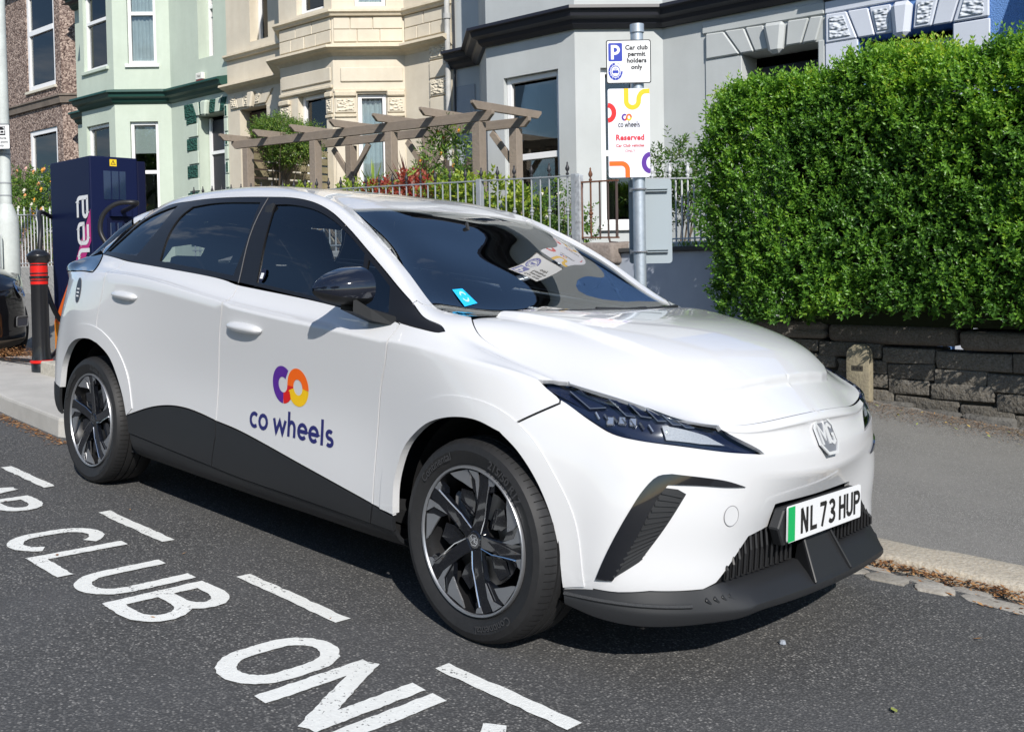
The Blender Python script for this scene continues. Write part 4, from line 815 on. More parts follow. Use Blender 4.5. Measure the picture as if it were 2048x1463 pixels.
IRON = mat('grey_iron', (.29, .315, .34), rough=.55, var=(14, .5, (.20, .21, .22))); IRB = mat('black_iron', (.03, .03, .034), rough=.5); RUST = mat('rusty_iron', (.17, .075, .04), rough=.85, var=(18, .7, (.08, .04, .03))); WHI = mat('white_iron', (.60, .62, .64), rough=.6, var=(20, .5, (.34, .35, .36)))
FIN = [(.007, 0), (.016, .012), (.018, .022), (.008, .034), (.008, .042), (.020, .060), (.023, .078), (.012, .105), (.007, .122), (.010, .13), (.004, .142), (0, .148)]
COL = [(.009, -.045), (.018, -.038), (.018, -.028), (.011, -.020), (.024, -.004), (.024, .008), (.011, .022), (.017, .030), (.017, .038), (.009, .045)]
def railing(name, label, t0, t1, ztop, zbot, n_, mt, finmt=None, sp=.118, fin=2, collar=True, post=()):
    T = thing(name, label, 'railing', ((t0 + t1) / 2, -n_, zbot(t0)), FAC); o_ = Vector((-(t0 + t1) / 2, n_, -zbot(t0)))
    m = MB(); m.beam((t0, -n_, ztop(t0)), (t1, -n_, ztop(t1)), .032, .014); o = m.build('top_rail', mt, T); o.location = o_
    m = MB(); m.beam((t0, -n_, zbot(t0) + .05), (t1, -n_, zbot(t1) + .05), .032, .014); o = m.build('bottom_rail', mt, T); o.location = o_
    t = t0 + sp / 2; k = 0; fm = {}
    while t < t1:
        zt_ = ztop(t); m = MB(); m.tube([(0, 0, zbot(t) - zt_ - .03), (0, 0, .01)], .0095, 8)
        if k % fin == 0 and collar: m.lathe([(r, h_ - .36) for r, h_ in COL], 10)
        o = m.build('bar', mt, T, smooth=True, angle=50); o.location = o_ + Vector((t, -n_, zt_))
        if k % fin == 0:
            if 'f' not in fm: m = MB(); m.lathe(FIN, 10); fm['f'] = m.mesh('finial', finmt or mt, smooth=True)
            o = put('finial', fm['f'], T); o.location = o_ + Vector((t, -n_, zt_ + .006))
        t += sp; k += 1
    for p in post:
        m = MB(); m.box(p - .035, p + .035, -n_ - .035, -n_ + .035, zbot(p) - .35, ztop(p) + .02); o = m.build('post', mt, T, bevel=.006); o.location = o_
    return T
zt1 = lambda t: 2.10 - .030 * (t + .03); 
railing('iron_railing', 'grey iron railing with dark spear finials in front of the pergola garden', -6.2, .74, zt1, lambda t: 1.40 - .02 * t * .2, 4.15, IRON, IRB, post=(-.50, .80))
GT = thing('garden_gate', 'rusty brown iron gate with one spear finial', 'gate', (1.08, BN, 1.37), FAC)
m = MB(); m.beam((-.22, 0, .63), (.24, 0, .62), .03, .016); m.beam((-.22, 0, .06), (.24, 0, .045), .03, .016); m.build('frame_rails', RUST, GT)
for i, x in enumerate((-.20, -.09, .02, .12, .22)):
    m = MB(); m.tube([(x, 0, .04), (x, 0, .63)], .010 if i not in (4,) else .015, 8)
    if i == 1: m.lathe([(r, h_ + .30) for r, h_ in COL], 10, (x, 0, 0)); m.lathe([(r, h_ + .63) for r, h_ in FIN], 10, (x, 0, 0))
    m.build('bar', RUST if i < 2 else mat('brown_iron', (.07, .05, .045), rough=.7), GT, smooth=True)
m = MB(); m.tube([(.12, 0, .06), (.15, -.02, .0), (.24, -.02, -.01)], .012, 8); m.build('latch', mat('brown_iron', (0, 0, 0)), GT)
GP = thing('gate_post', 'pale flaking iron gate post at the railing end', 'gate post', (.845, BN, 1.0), FAC); m = MB(); m.box(-.035, .035, -.035, .035, 0, 1.08); m.build('shaft', mat('flaking_paint', (.42, .46, .50), rough=.6, var=[(6, .8, (.06, .045, .04)), (25, .5, (.60, .62, .64))]), GP, bevel=.006)
railing('white_railing', 'chalky white iron railing between the sign post and the hedge', 1.36, 3.6, lambda t: 1.995 - .062 * (t - 1.6), lambda t: 1.335, 3.95, WHI, WHI, sp=.066, fin=3)
m = MB(); PLI = thing('plinth', 'white painted plinth under the chalky railing', 'plinth', (2.4, -3.9, 1.1), FAC); m.box(-1.1, 1.2, -.12, .1, -.2, .255); m.build('block', mat('plinth_white', (.55, .57, .57), rough=.8, var=(5, .25)), PLI, bevel=.01)
railing('white_railing', 'white garden railing behind the charging bay', -17.2, -8.2, lambda t: 2.30 - .095 * (t + 11.9) * .55, lambda t: 1.33, 4.15, WHI, WHI, sp=.128, fin=2, collar=False)
GW2 = thing('garden_wall', 'low grey garden wall under the white railing at far left', 'garden wall', (-12, BN, .3), FAC); m = MB(); m.box(-5.3, 5.4, -.12, .12, 0, 1.02); m.build('stone_body', RUB_, GW2, bevel=.02)
RW_ = thing('rendered_wall', 'rendered garden wall, hedge shade painted in its slate blue colour, with a dark coping', 'garden wall', (-1.55, 5.18, .1)); REN = mat('shade_blue_render', (.36, .40, .47), rough=.85, var=[(2, .25, (.26, .29, .35)), (10, .25, (.44, .48, .54))], bump=(12, .4, .01))  # slate blue tint stands for hedge shade on grey-white render
m = MB(); m.box(-1.3, .58, 0, .22, -.2, 1.16); m.build('body', REN, RW_, bevel=.006); m = MB(); m.box(-1.34, .60, -.045, .27, 1.16, 1.205); m.build('coping', mat('dark_coping', (.05, .05, .05), rough=.85), RW_, bevel=.008)
FP = thing('fence_post', 'dark grey square post at the end of the rendered wall', 'post', (-.93, 5.12, .1)); m = MB(); m.box(-.035, .035, -.04, .04, 0, .98); m.build('shaft', mat('post_grey', (.16, .17, .19), rough=.7), FP, bevel=.005)
PF = thing('picket_fence', 'white picket fence showing under the hedge end', 'fence', (-.4, 5.75, .45))
for k in range(6): m = MB(); x = -.55 + k * .125; m.box(x, x + .085, -.01, .01, .0, .75); m.build('picket', mat('picket_white', (.70, .70, .68), rough=.6), PF, bevel=.004)
m = MB(); m.box(-.6, .2, .012, .04, .15, .22); m.box(-.6, .2, .012, .04, .55, .62); m.build('rail', mat('picket_white', (0, 0, 0)), PF)
# ---- low stone wall under the hedge
STW = mat('dark_wall_stone', (.105, .090, .068), rough=.95, var=[(4, .5, (.062, .054, .043)), (16, .5, (.055, .052, .046)), (75, .45, (.24, .235, .22))], bump=(34, 1., .018), rnd=.28)
COP = mat('dark_coping_stone', (.095, .082, .068), rough=.95, var=[(5, .5, (.06, .052, .044)), (80, .35, (.30, .29, .27))], bump=(40, .9, .012), rnd=.12)
SW = thing('stone_wall', 'low dark stone wall with rounded coping below the hedge', 'stone wall', (1.5, 5.0, 0)); rr = random.Random(21)
def wx_t(x): return .475 - .028 * x                     # underside of the coping
base = lambda x: .035 - .105 * x if x < 1.6 else -.133 - .05 * (x - 1.6)
x = -.95
while x < 5.6:
    L = rr.uniform(.75, 1.15); bm = rough_box(x + .012, x + L - .012, 4.86, 5.3, wx_t(x + L / 2) + .008, wx_t(x + L / 2) + .158, .045, .010, rr.random(), cuts=1, seg=3); put('coping_stone', bm_mesh(bm, 'coping_stone', COP), SW, loc=(-1.5, -5.0, 0)); x += L
z_off = [0, .155, .29, .415, .52]; 
for c in range(4):
    x = -.95 - rr.random() * .2
    while x < 5.6:
        L = rr.uniform(.20, .58); f0, f1 = c / 4, (c + 1) / 4; xm = x + L / 2; b0, t0_ = base(xm) - .03, wx_t(xm); jz = rr.uniform(-.014, .014); y = 4.90 + rr.uniform(-.010, .010)
        za, zb_ = b0 + (t0_ - b0) * f0 + .004, b0 + (t0_ - b0) * f1 - .004
        if rr.random() < .22 and c < 3: za2 = (za + zb_) / 2; segs = [(za, za2 - .006), (za2 + .006, zb_)]
        else: segs = [(za, zb_)]
        for a, b in segs: put('stone', bm_mesh(rough_box(x + .004, x + L - .004, y, 5.25, a + (jz if c else 0), b + jz, .011, .007, rr.random(), cuts=1), 'stone', STW), SW, loc=(-1.5, -5.0, 0))
        x += L
x = -.4
while x < 5:
    L = rr.uniform(.2, .5); put('footing_stone', bm_mesh(rough_box(x + .01, x + L - .01, 4.83 + rr.uniform(-.02, .02), 5.0, base(x + L / 2) - .12, base(x + L / 2) + .045 + rr.uniform(-.02, .02), .025, .015, rr.random(), cuts=1), 'footing_stone', mat('footing_stone', (.13, .125, .115), rough=.95, var=(12, .6, (.06, .056, .052)), bump=(30, 1., .02), rnd=.2)), SW, loc=(-1.5, -5.0, 0)); x += L
m = MB(); m.box(-2.45, 4.1, -.05, .24, -.6, .40); m.build('mortar_core', mat('dark_mortar', (.075, .068, .055), rough=1.), SW)
MS = thing('marker_stone', 'round topped marker stone, dappled sun painted in its yellowish colour, standing against the stone wall', 'marker stone', (.165, 4.76, .02)); MST = mat('sun_dappled_stone', (.34, .30, .20), rough=.9, var=[(6, .6, (.17, .145, .11)), (40, .5, (.20, .17, .13))], bump=(40, .7, .01))  # yellow base with dark mottle stands for sun falling through the leaves
pts = [(-.092, 0, -.1), (.092, 0, -.1), (.092, 0, .36)] + [(.092 * math.cos(R(a)), 0, .36 + .095 * math.sin(R(a))) for a in range(15, 180, 15)] + [(-.092, 0, .36)]
m = MB(); m.prism(pts, (0, .09, 0)); m.build('body', MST, MS, bevel=.014, seg=2, smooth=True); m = MB(); m.box(-.045, .045, -.003, .002, .245, .285); s_ = m.build('recess', mat('recess_dark', (.05, .045, .035)), MS)
for x in (-.028, 0, .028): m = MB(); m.lathe([(0, -.0035), (.007, -.0035)], 10, (x, 0, .265), 'Y'); m.build('hole', DARK_ if False else mat('hole_black', (.006, .006, .006)), s_)
# ---------------------------------------------------------------- car body surface
XS = [1.86,1.72,1.55,1.35,1.15,.95,.72,.45,.15,-.2,-.55,-.9,-1.2,-1.45,-1.68,-1.88]
# each row: (x offset, half width, height) at every station, bottom row first
def _row(ws, zs): return list(zip(ws, zs))
R0 = _row([.70,.78,.82,.82,.80,.80,.80,.80,.80,.80,.80,.80,.81,.81,.79,.72],
          [.17,.19,.20,.20,.20,.195,.19,.19,.187,.187,.188,.19,.195,.20,.22,.25])
R1 = _row([.77,.81,.865,.885,.875,.868,.868,.868,.868,.868,.868,.87,.885,.885,.87,.82],
          [.245,.25,.26,.27,.265,.26,.255,.25,.25,.25,.25,.255,.27,.28,.30,.33])
R2 = _row([.77,.815,.880,.905,.897,.884,.882,.882,.882,.882,.884,.890,.904,.900,.88,.835],
          [.37,.39,.42,.43,.43,.42,.42,.42,.42,.42,.42,.43,.44,.45,.46,.48])
R3 = _row([.76,.815,.885,.909,.900,.885,.879,.878,.877,.877,.881,.894,.910,.906,.88,.83],
          [.49,.52,.56,.59,.60,.61,.62,.62,.62,.62,.62,.62,.62,.62,.62,.62])
R4 = _row([.735,.805,.878,.909,.904,.897,.895,.894,.893,.893,.895,.903,.913,.908,.875,.805],
          [.60,.645,.70,.75,.78,.79,.80,.80,.81,.82,.83,.84,.84,.83,.81,.80])
R5 = _row([.715,.775,.838,.885,.902,.909,.911,.911,.911,.911,.910,.907,.900,.884,.84,.765],
          [.695,.755,.835,.88,.905,.922,.938,.955,.975,1.005,1.045,1.075,1.075,1.065,1.05,1.00])
R6 = _row([.70,.762,.815,.85,.868,.862,.842,.834,.830,.828,.825,.820,.812,.79,.78,.782],
          [.735,.78,.852,.898,.935,.965,.985,1.008,1.03,1.058,1.088,1.11,1.132,1.138,1.12,1.085])
R7 = _row([.683,.748,.79,.805,.835,.822,.785,.762,.745,.74,.735,.725,.71,.69,.71,.735],
          [.765,.805,.862,.908,.960,1.015,1.075,1.185,1.25,1.275,1.295,1.305,1.30,1.27,1.17,1.105])
R8 = _row([.668,.738,.768,.762,.785,.765,.712,.658,.612,.603,.598,.59,.575,.555,.638,.70],
          [.797,.832,.862,.912,.985,1.052,1.195,1.332,1.432,1.462,1.472,1.462,1.430,1.366,1.215,1.122])
ROWS = [R0,R1,R2,R3,R4,R5,R6,R7,R8]
XOFF = [-.06,-.01,0,.005,.012,.0,-.005,-.01,-.015]     # front corner lean per row
# front columns  w = .60,.42,.22,0 :  x per row, z per row
FW = [.60,.42,.22,.0]
FX = [[1.86,1.93,1.96,1.97],[1.985,2.03,2.048,2.055],[1.995,2.036,2.034,2.030],[2.0,2.046,2.046,2.046],
      [1.988,2.050,2.086,2.100],[1.975,2.044,2.080,2.093],[1.962,2.026,2.066,2.078],[1.950,2.012,2.053,2.064],[1.938,1.997,2.040,2.051]]
FZ = [[.15,.14,.135,.13],[.235,.225,.22,.22],[.36,.345,.34,.34],[.48,.465,.455,.455],
      [.605,.597,.580,.572],[.685,.660,.645,.640],[.722,.69,.68,.68],[.748,.715,.718,.722],[.765,.738,.748,.755]]
RW = [.60,.42,.22,.0]
RX = [[-1.93,-1.98,-2.0,-2.0],[-2.0,-2.06,-2.08,-2.085],[-2.03,-2.085,-2.11,-2.115],[-2.045,-2.10,-2.125,-2.13],
      [-2.035,-2.09,-2.12,-2.125],[-2.0,-2.06,-2.085,-2.09],[-1.99,-2.05,-2.075,-2.08],[-1.985,-2.045,-2.065,-2.07],[-1.98,-2.035,-2.055,-2.06]]
RZ = [.25,.33,.48,.62,.79,.94,1.03,1.085,1.12]
# top columns: fraction of edge width, centre height/x per station, crown drop towards the edge
TF = [.85,.62,.33,.0]
TCX = [1.905,1.80,1.62,1.40,1.20,1.06,.80,.52,.20,-.2,-.55,-.9,-1.2,-1.47,-1.74,-1.93]
TCZ = [.872,.938,.994,1.016,1.018,1.016,1.152,1.294,1.442,1.508,1.522,1.512,1.492,1.452,1.385,1.235]
TD = {0:(.070,.030,.006),1:(.080,.030,.006),2:(.078,.026,.006),3:(.035,.008,.002),4:(.004,-.002,0.),5:(-.022,-.006,-.001),
      6:(-.022,-.014,-.004),7:(-.022,-.014,-.004),8:(.000,-.004,-.001),9:(.010,.004,.001),10:(.014,.005,.001),11:(.018,.007,.002),
      12:(.022,.009,.002),13:(.03,.012,.003),14:(.045,.02,.005),15:(.05,.02,.005)}

def body_cage():
    """half cage (w>=0) -> verts, faces, uv per face corner, island per face"""
    V = []; idx = {}
    def add(key, p):
        idx[key] = len(V); V.append(p)
    NR = 9; ns = len(XS); NB = 4 + ns + 4
    for r in range(NR):
        for k in range(4):            # front, centre -> corner : columns 0..3
            j = 3 - k
            add(('b', k, r), (FX[r][j], FW[j], FZ[r][j]))
        for s in range(ns):
            w, z = ROWS[r][s]; x = XS[s]
            if s == 0: x += XOFF[r]
            if s == ns - 1: x += [0,0,0,-.01,-.01,0,.0,.0,.0][r]
            add(('b', 4 + s, r), (x, w, z))
        for k in range(4):
            add(('b', 4 + ns + k, r), (RX[r][k], RW[k], RZ[r]))
    # top island interior: columns c (0 = next to edge .. 3 = centre) at stations
    for s in range(ns):
        we, ze = R8[s]; xe = XS[s] + (XOFF[8] if s == 0 else 0)
        for c in range(4):
            f = TF[c]
            d = TD[s][c] if c < 3 else 0
            xc = xe + (TCX[s] - xe) * (1 - f * f)
            if s in (0, ns - 1): ww = FW[c] * (.97 if c < 3 else 0)
            else: ww = we * f
            add(('t', c, s), (xc, ww, TCZ[s] - d))
    faces = []; uvs = []; isl = []
    for b in range(NB - 1):
        for r in range(NR - 1):
            faces.append((idx['b', b, r], idx['b', b + 1, r], idx['b', b + 1, r + 1], idx['b', b, r + 1]))
            uvs.append(((b, r), (b + 1, r), (b + 1, r + 1), (b, r + 1))); isl.append(0)
    # top: u = station (edge index), v = column from edge 0 .. centre 4
    E = lambda s: idx['b', 4 + s, 8]
    T = lambda c, s: idx['t', c, s]
    for s in range(ns - 1):
        faces.append((E(s), E(s + 1), T(0, s + 1), T(0, s))); uvs.append(((s, 0), (s + 1, 0), (s + 1, 1), (s, 1))); isl.append(1)
        for c in range(3):
            faces.append((T(c, s), T(c, s + 1), T(c + 1, s + 1), T(c + 1, s)))
            uvs.append(((s, c + 1), (s + 1, c + 1), (s + 1, c + 2), (s, c + 2))); isl.append(1)
    # front strip: band front columns row 8 (columns 3,2,1,0 = w .60,.42,.22,0) to top station 0 (c 0..3)
    B = lambda k: idx['b', k, 8]
    faces.append((B(3), E(0), T(0, 0))) if False else None
    chain_f = [E(0), B(3), B(2), B(1), B(0)]; chain_t = [E(0), T(0, 0), T(1, 0), T(2, 0), T(3, 0)]
    # quad E0-B3-...; first cell is E0,B3,T0 -> triangle
    faces.append((chain_f[1], chain_f[0], chain_t[1])); uvs.append(((-1, 1), (0, 0), (0, 1))); isl.append(1)
    for i in range(1, 4):
        faces.append((chain_f[i + 1], chain_f[i], chain_t[i], chain_t[i + 1]))
        uvs.append(((-1, i + 1), (-1, i), (0, i), (0, i + 1))); isl.append(1)
    # rear strip
    L = ns - 1
    G = lambda k: idx['b', 4 + ns + k, 8]
    chain_r = [E(L), G(0), G(1), G(2), G(3)]; chain_t = [E(L), T(0, L), T(1, L), T(2, L), T(3, L)]
    faces.append((chain_r[0], chain_r[1], chain_t[1])); uvs.append(((L, 0), (L + 1, 1), (L, 1))); isl.append(1)
    for i in range(1, 4):
        faces.append((chain_r[i], chain_r[i + 1], chain_t[i + 1], chain_t[i]))
        uvs.append(((L, i), (L + 1, i), (L + 1, i + 1), (L, i + 1))); isl.append(1)
    return V, faces, uvs, isl, idx
class Surf:
    """smooth (subdivided) body surface, addressable by grid position (u, v) on each island"""
    def __init__(s, levels=4):
        V, F, U, I, idx = body_cage()
        n = len(V); V = np.array(V, float)
        mir = [i if abs(V[i][1]) < 1e-6 else None for i in range(n)]
        VV = [tuple(p) for p in V]
        for i in range(n):
            if mir[i] is None: mir[i] = len(VV); VV.append((V[i][0], -V[i][1], V[i][2]))
        FF = [tuple(f) for f in F] + [tuple(mir[i] for i in reversed(f)) for f in F]
        UU = list(U) + [tuple(reversed(u)) for u in U]; II = list(I) + [i + 2 for i in I]
        me = bpy.data.meshes.new('cage'); me.from_pydata(VV, [], FF)
        uvl = me.uv_layers.new(name='uv'); k = 0
        for u in UU:
            for q in u: uvl.data[k].uv = q; k += 1
        at = me.attributes.new('isl', 'INT', 'FACE'); at.data.foreach_set('value', II)
        cr = me.attributes.new('crease_edge', 'FLOAT', 'EDGE')
        ek = {}
        for r_, wgt, b0, b1 in CREASES:
            for b in range(b0, b1):
                a, c = idx['b', b, r_], idx['b', b + 1, r_]; ek[frozenset((a, c))] = wgt; ek[frozenset((mir[a], mir[c]))] = wgt
        for e in me.edges:
            w = ek.get(frozenset(e.vertices))
            if w: cr.data[e.index].value = w
        o = bpy.data.objects.new('cage', me); col.objects.link(o)
        md = o.modifiers.new('s', 'SUBSURF'); md.levels = 2; md.uv_smooth = 'NONE'; md.use_limit_surface = True
        target = np.array(VV); cur = target.copy()
        for it in range(6):
            me.vertices.foreach_set('co', cur.ravel()); me.update()
            ev = o.evaluated_get(bpy.context.evaluated_depsgraph_get()); m2 = ev.to_mesh()
            lim = np.empty(len(m2.vertices) * 3); m2.vertices.foreach_get('co', lim); lim = lim.reshape(-1, 3)[:len(VV)]; ev.to_mesh_clear()
            cur = cur + .8 * (target - lim)
        me.vertices.foreach_set('co', cur.ravel()); me.update(); md.levels = levels
        ev = o.evaluated_get(bpy.context.evaluated_depsgraph_get()); m2 = ev.to_mesh()
        nv = len(m2.vertices); co = np.empty(nv * 3); m2.vertices.foreach_get('co', co); s.co = co.reshape(-1, 3)
        no = np.empty(nv * 3); m2.vertices.foreach_get('normal', no); s.no = no.reshape(-1, 3)
        nl = len(m2.loops); lv = np.empty(nl, int); m2.loops.foreach_get('vertex_index', lv)
        uv = np.empty(nl * 2); m2.uv_layers[0].data.foreach_get('uv', uv); uv = uv.reshape(-1, 2)
        ia = np.empty(len(m2.polygons), int); m2.attributes['isl'].data.foreach_get('value', ia)
        nq = len(m2.polygons); ls = np.empty(nq, int); m2.polygons.foreach_get('loop_start', ls); ln = np.empty(nq, int); m2.polygons.foreach_get('loop_total', ln)
        assert (ln == 4).all()
        q = lv[ls[:, None] + np.arange(4)]; qu = uv[ls[:, None] + np.arange(4)]
        ev.to_mesh_clear(); bpy.data.objects.remove(o); bpy.data.meshes.remove(me)
        # orientation: side normals must point outwards
        fc = s.co[q].mean(1); fn = s.no[q].mean(1)
        if (fn[:, 1] * fc[:, 1]).sum() < 0: s.no = -s.no
        s.quads = q; s.quv = qu; s.qisl = ia
        s.tri = {}; s.tuv = {}; s.b3 = {}; s.b2 = {}
        for i in (0, 1):
            k = ia == i
            T = np.concatenate([q[k][:, [0, 1, 2]], q[k][:, [0, 2, 3]]]); U = np.concatenate([qu[k][:, [0, 1, 2]], qu[k][:, [0, 2, 3]]])
            s.tri[i] = T; s.tuv[i] = U
            s.b3[i] = BVHTree.FromPolygons([tuple(p) for p in s.co], [tuple(t) for t in T.tolist()])
            flat = np.concatenate([U.reshape(-1, 2), np.zeros((len(U) * 3, 1))], 1)
            s.b2[i] = BVHTree.FromPolygons([tuple(p) for p in flat], [(3 * j, 3 * j + 1, 3 * j + 2) for j in range(len(U))])
    @staticmethod
    def bary(p, a, b, c):
        v0, v1, v2 = b - a, c - a, p - a
        d00, d01, d11, d20, d21 = v0 @ v0, v0 @ v1, v1 @ v1, v2 @ v0, v2 @ v1
        den = d00 * d11 - d01 * d01
        if abs(den) < 1e-18: return 1., 0., 0.
        v = (d11 * d20 - d01 * d21) / den; w = (d00 * d21 - d01 * d20) / den
        return 1 - v - w, v, w
    def uv(s, p, i):
        loc, n, f, d = s.b3[i].find_nearest(Vector(p)); t = s.tri[i][f]
        a, b, c = s.bary(np.array(loc), *s.co[t]); U = s.tuv[i][f]
        return U[0] * a + U[1] * b + U[2] * c
    def at(s, uv, i):
        loc, n, f, d = s.b2[i].find_nearest(Vector((uv[0], uv[1], 0))); U = s.tuv[i][f]; t = s.tri[i][f]
        a, b, c = s.bary(np.array(loc[:2]), *U)
        a, b, c = max(a, 0), max(b, 0), max(c, 0); k = a + b + c; a, b, c = a / k, b / k, c / k
        P = s.co[t]; N = s.no[t]; n_ = N[0] * a + N[1] * b + N[2] * c
        return P[0] * a + P[1] * b + P[2] * c, n_ / np.linalg.norm(n_)
CREASES = [(4, .8, 0, 3), (4, .4, 3, 5), (5, 1., 8, 20), (5, .4, 6, 8), (8, .35, 7, 20)]
# ---------------------------------------------------------------- the white car
CAR = thing('electric_car', 'white electric hatchback with a car club logo on its door, parked in the marked bay', 'car', frame=ROAD)
S = Surf(4)
PAINT = mat('white_paint', (.62, .625, .635), rough=.32, coat=1., coatr=.02, spec=.5)
BLKP = mat('black_plastic', (.016, .017, .019), rough=.5, bump=(900, .12, .0006))
GLOSS = mat('gloss_black', (.006, .007, .010), rough=.08, coat=1., coatr=.01)
DARK = mat('dark_void', (.004, .004, .005), rough=.9)
RUB = mat('rubber', (.018, .018, .019), rough=.62, var=(40, .25), bump=(300, .15, .001))
CHROME = mat('chrome', (.72, .73, .75), rough=.12, metal=1.)
SILV = mat('machined_alloy', (.40, .41, .43), rough=.34, metal=.8)
CGLASS = glass('car_glass', (.66, .73, .74), refl=1.8, extra=.05)
PGLASS = glass('privacy_glass', (.10, .12, .13), refl=1.9, extra=.06)
WGLASS = glass('windscreen_glass', (.70, .78, .78), refl=2.2, extra=.15)
LENS = glass('lamp_lens', (.80, .83, .86), refl=1.5)

def seg3(pts, step=.02, lin=False):
    if lin:
        out = []
        for a, b in zip(pts[:-1], pts[1:]):
            out += spline([a, b], step)[:-1]
        return out + [np.array(pts[-1], float)]
    return spline(pts, step)
def loop(isl, segs):
    """segs: ('s'|'l', 3D points on the half body) or ('uv', uv points, seam?) -> uv ring, seam flag per ring edge"""
    ring = []; seam = []
    for sg in segs:
        if sg[0] == 'uv':
            pts = seg3([(*p, 0) for p in sg[1]], .12, True); pts = [np.array(p[:2]) for p in pts]; fl = bool(len(sg) > 2 and sg[2])
        else:
            pts = [S.uv(p, isl) for p in seg3(sg[1], .02, sg[0] == 'l')]; fl = False
        for p in pts:
            if ring and np.abs(np.array(p) - ring[-1]).max() < .012: continue
            ring.append(np.array(p, float)); seam.append(fl)
    while np.abs(ring[0] - ring[-1]).max() < .012: ring.pop(); seam.pop()
    # seam[i] belongs to the edge i -> i+1 when both ends lie on the seam
    n = len(ring); es = [seam[i] and (seam[(i + 1) % n]) for i in range(n)]
    return ring, es
def inset_ring(ring, es, isl, gap):
    n = len(ring); P = [S.at(p, isl) for p in ring]
    A = sum(ring[i][0] * ring[(i + 1) % n][1] - ring[(i + 1) % n][0] * ring[i][1] for i in range(n))
    # does uv orientation agree with the outward normal?
    e = 1e-2; p0, n0 = S.at(np.mean(ring, 0), isl); pu, _ = S.at(np.mean(ring, 0) + [e, 0], isl); pv, _ = S.at(np.mean(ring, 0) + [0, e], isl)
    sgn = math.copysign(1, np.cross(pu - p0, pv - p0) @ n0) * math.copysign(1, A)
    out = []
    for i in range(n):
        t = np.zeros(3)
        if not es[i - 1]: t = t + (P[i][0] - P[i - 1][0]) / max(np.linalg.norm(P[i][0] - P[i - 1][0]), 1e-6)
        if not es[i]: t = t + (P[(i + 1) % n][0] - P[i][0]) / max(np.linalg.norm(P[(i + 1) % n][0] - P[i][0]), 1e-6)
        L = np.linalg.norm(t)
        if L < 1e-6: out.append(ring[i]); continue
        side = np.cross(P[i][1], t / L) * sgn
        q = S.uv(P[i][0] + side * gap, isl)
        if es[i - 1] or es[i]:                # keep seam points on the seam line
            k = np.abs(ring[i] - np.round(ring[i])); q = np.where(k < 1e-3, ring[i], q)
        out.append(q)
    return out
def piece(isl, segs, holes=(), gap=.0034, step=(.10, .2), off=0., disp=None):
    ring, es = loop(isl, segs)
    if gap: ring = inset_ring(ring, es, isl, gap)
    hs = []
    for h in holes:
        r, e = loop(isl, h); hs.append(inset_ring(r, e, isl, -gap) if gap else r)
    uv, T = cdt_fill(ring, hs, step)
    PN = [S.at(p, isl) for p in uv]; P = np.array([a for a, b in PN]); N = np.array([b for a, b in PN])
    if disp is not None:
        d = np.array([disp(p) for p in P])[:, None]; P = P + N * d
    P = P + N * off
    T = np.array(T); g = np.cross(P[T[:, 1]] - P[T[:, 0]], P[T[:, 2]] - P[T[:, 0]])
    if (g * N[T[:, 0]]).sum() < 0: T = T[:, ::-1]
    k = 0; rims = []
    nR = len(ring); rims.append([(i, (i + 1) % nR) for i in range(nR) if not es[i]]); k = nR
    for h in hs: rims.append([(k + i, k + (i + 1) % len(h)) for i in range(len(h))]); k += len(h)
    return dict(P=P, N=N, T=T, rims=rims, auto=disp is not None)
def pmesh(name, pieces, side, mats, skirt=.014):
    """side -1: right (seen) side, +1: left side, 0: both halves in one mesh"""
    V = []; F = []; NN = []; top = []; MI = []
    for pc, mi in [(p if isinstance(p, tuple) else (p, 0)) for p in pieces]:
        for sd in ((1, -1) if side == 0 else (side,)):
            k = len(V); P = pc['P'] * [1, sd, 1]; N = pc['N'] * [1, sd, 1]
            V += P.tolist(); NN += N.tolist()
            T = pc['T'] if sd > 0 else pc['T'][:, ::-1]
            F += [tuple(int(q) + k for q in t) for t in T]; top += [not pc['auto']] * len(T); MI += [mi] * len(T)
            if skirt:
                fe = {}
                for t in T:
                    for a, b in ((t[0], t[1]), (t[1], t[2]), (t[2], t[0])): fe[(int(a), int(b))] = 1
                for rim in pc['rims']:
                    mp = {}
                    for a, b in rim:
                        if (a, b) not in fe:
                            a, b = b, a
                            if (a, b) not in fe: continue
                        for q in (a, b):
                            if q not in mp:
                                mp[q] = (len(V), len(V) + 1)
                                V += [P[q].tolist(), (P[q] - N[q] * skirt).tolist()]; NN += [N[q].tolist()] * 2
                        F.append((mp[b][0], mp[a][0], mp[a][1], mp[b][1])); top.append(False); MI.append(mi)
    me = bpy.data.meshes.new(name); me.from_pydata(V, [], F)
    for q in (mats if isinstance(mats, list) else [mats]): me.materials.append(q)
    me.polygons.foreach_set('material_index', MI)
    me.polygons.foreach_set('use_smooth', [True] * len(F)); me.update()
    NN = np.array(NN); vn = np.empty(len(V) * 3); me.vertices.foreach_get('normal', vn); vn = vn.reshape(-1, 3)
    fn = np.empty(len(F) * 3); me.polygons.foreach_get('normal', fn); fn = fn.reshape(-1, 3)
    ln = []
    for f, tp, nf in zip(F, top, fn):
        for q in f: ln.append(NN[q] if tp else (nf if len(f) == 4 else vn[q]))
    me.normals_split_custom_set([tuple(x) for x in ln])
    return me
def panel(name, pieces, side, mats, parent=None, skirt=.014):
    return put(name, pmesh(name, pieces, side, mats, skirt), CAR if parent is None else parent)
def both(name, pieces, mats, parent=None, skirt=.014):
    return [panel(name, pieces, sd, mats, parent, skirt) for sd in (-1, 1)]

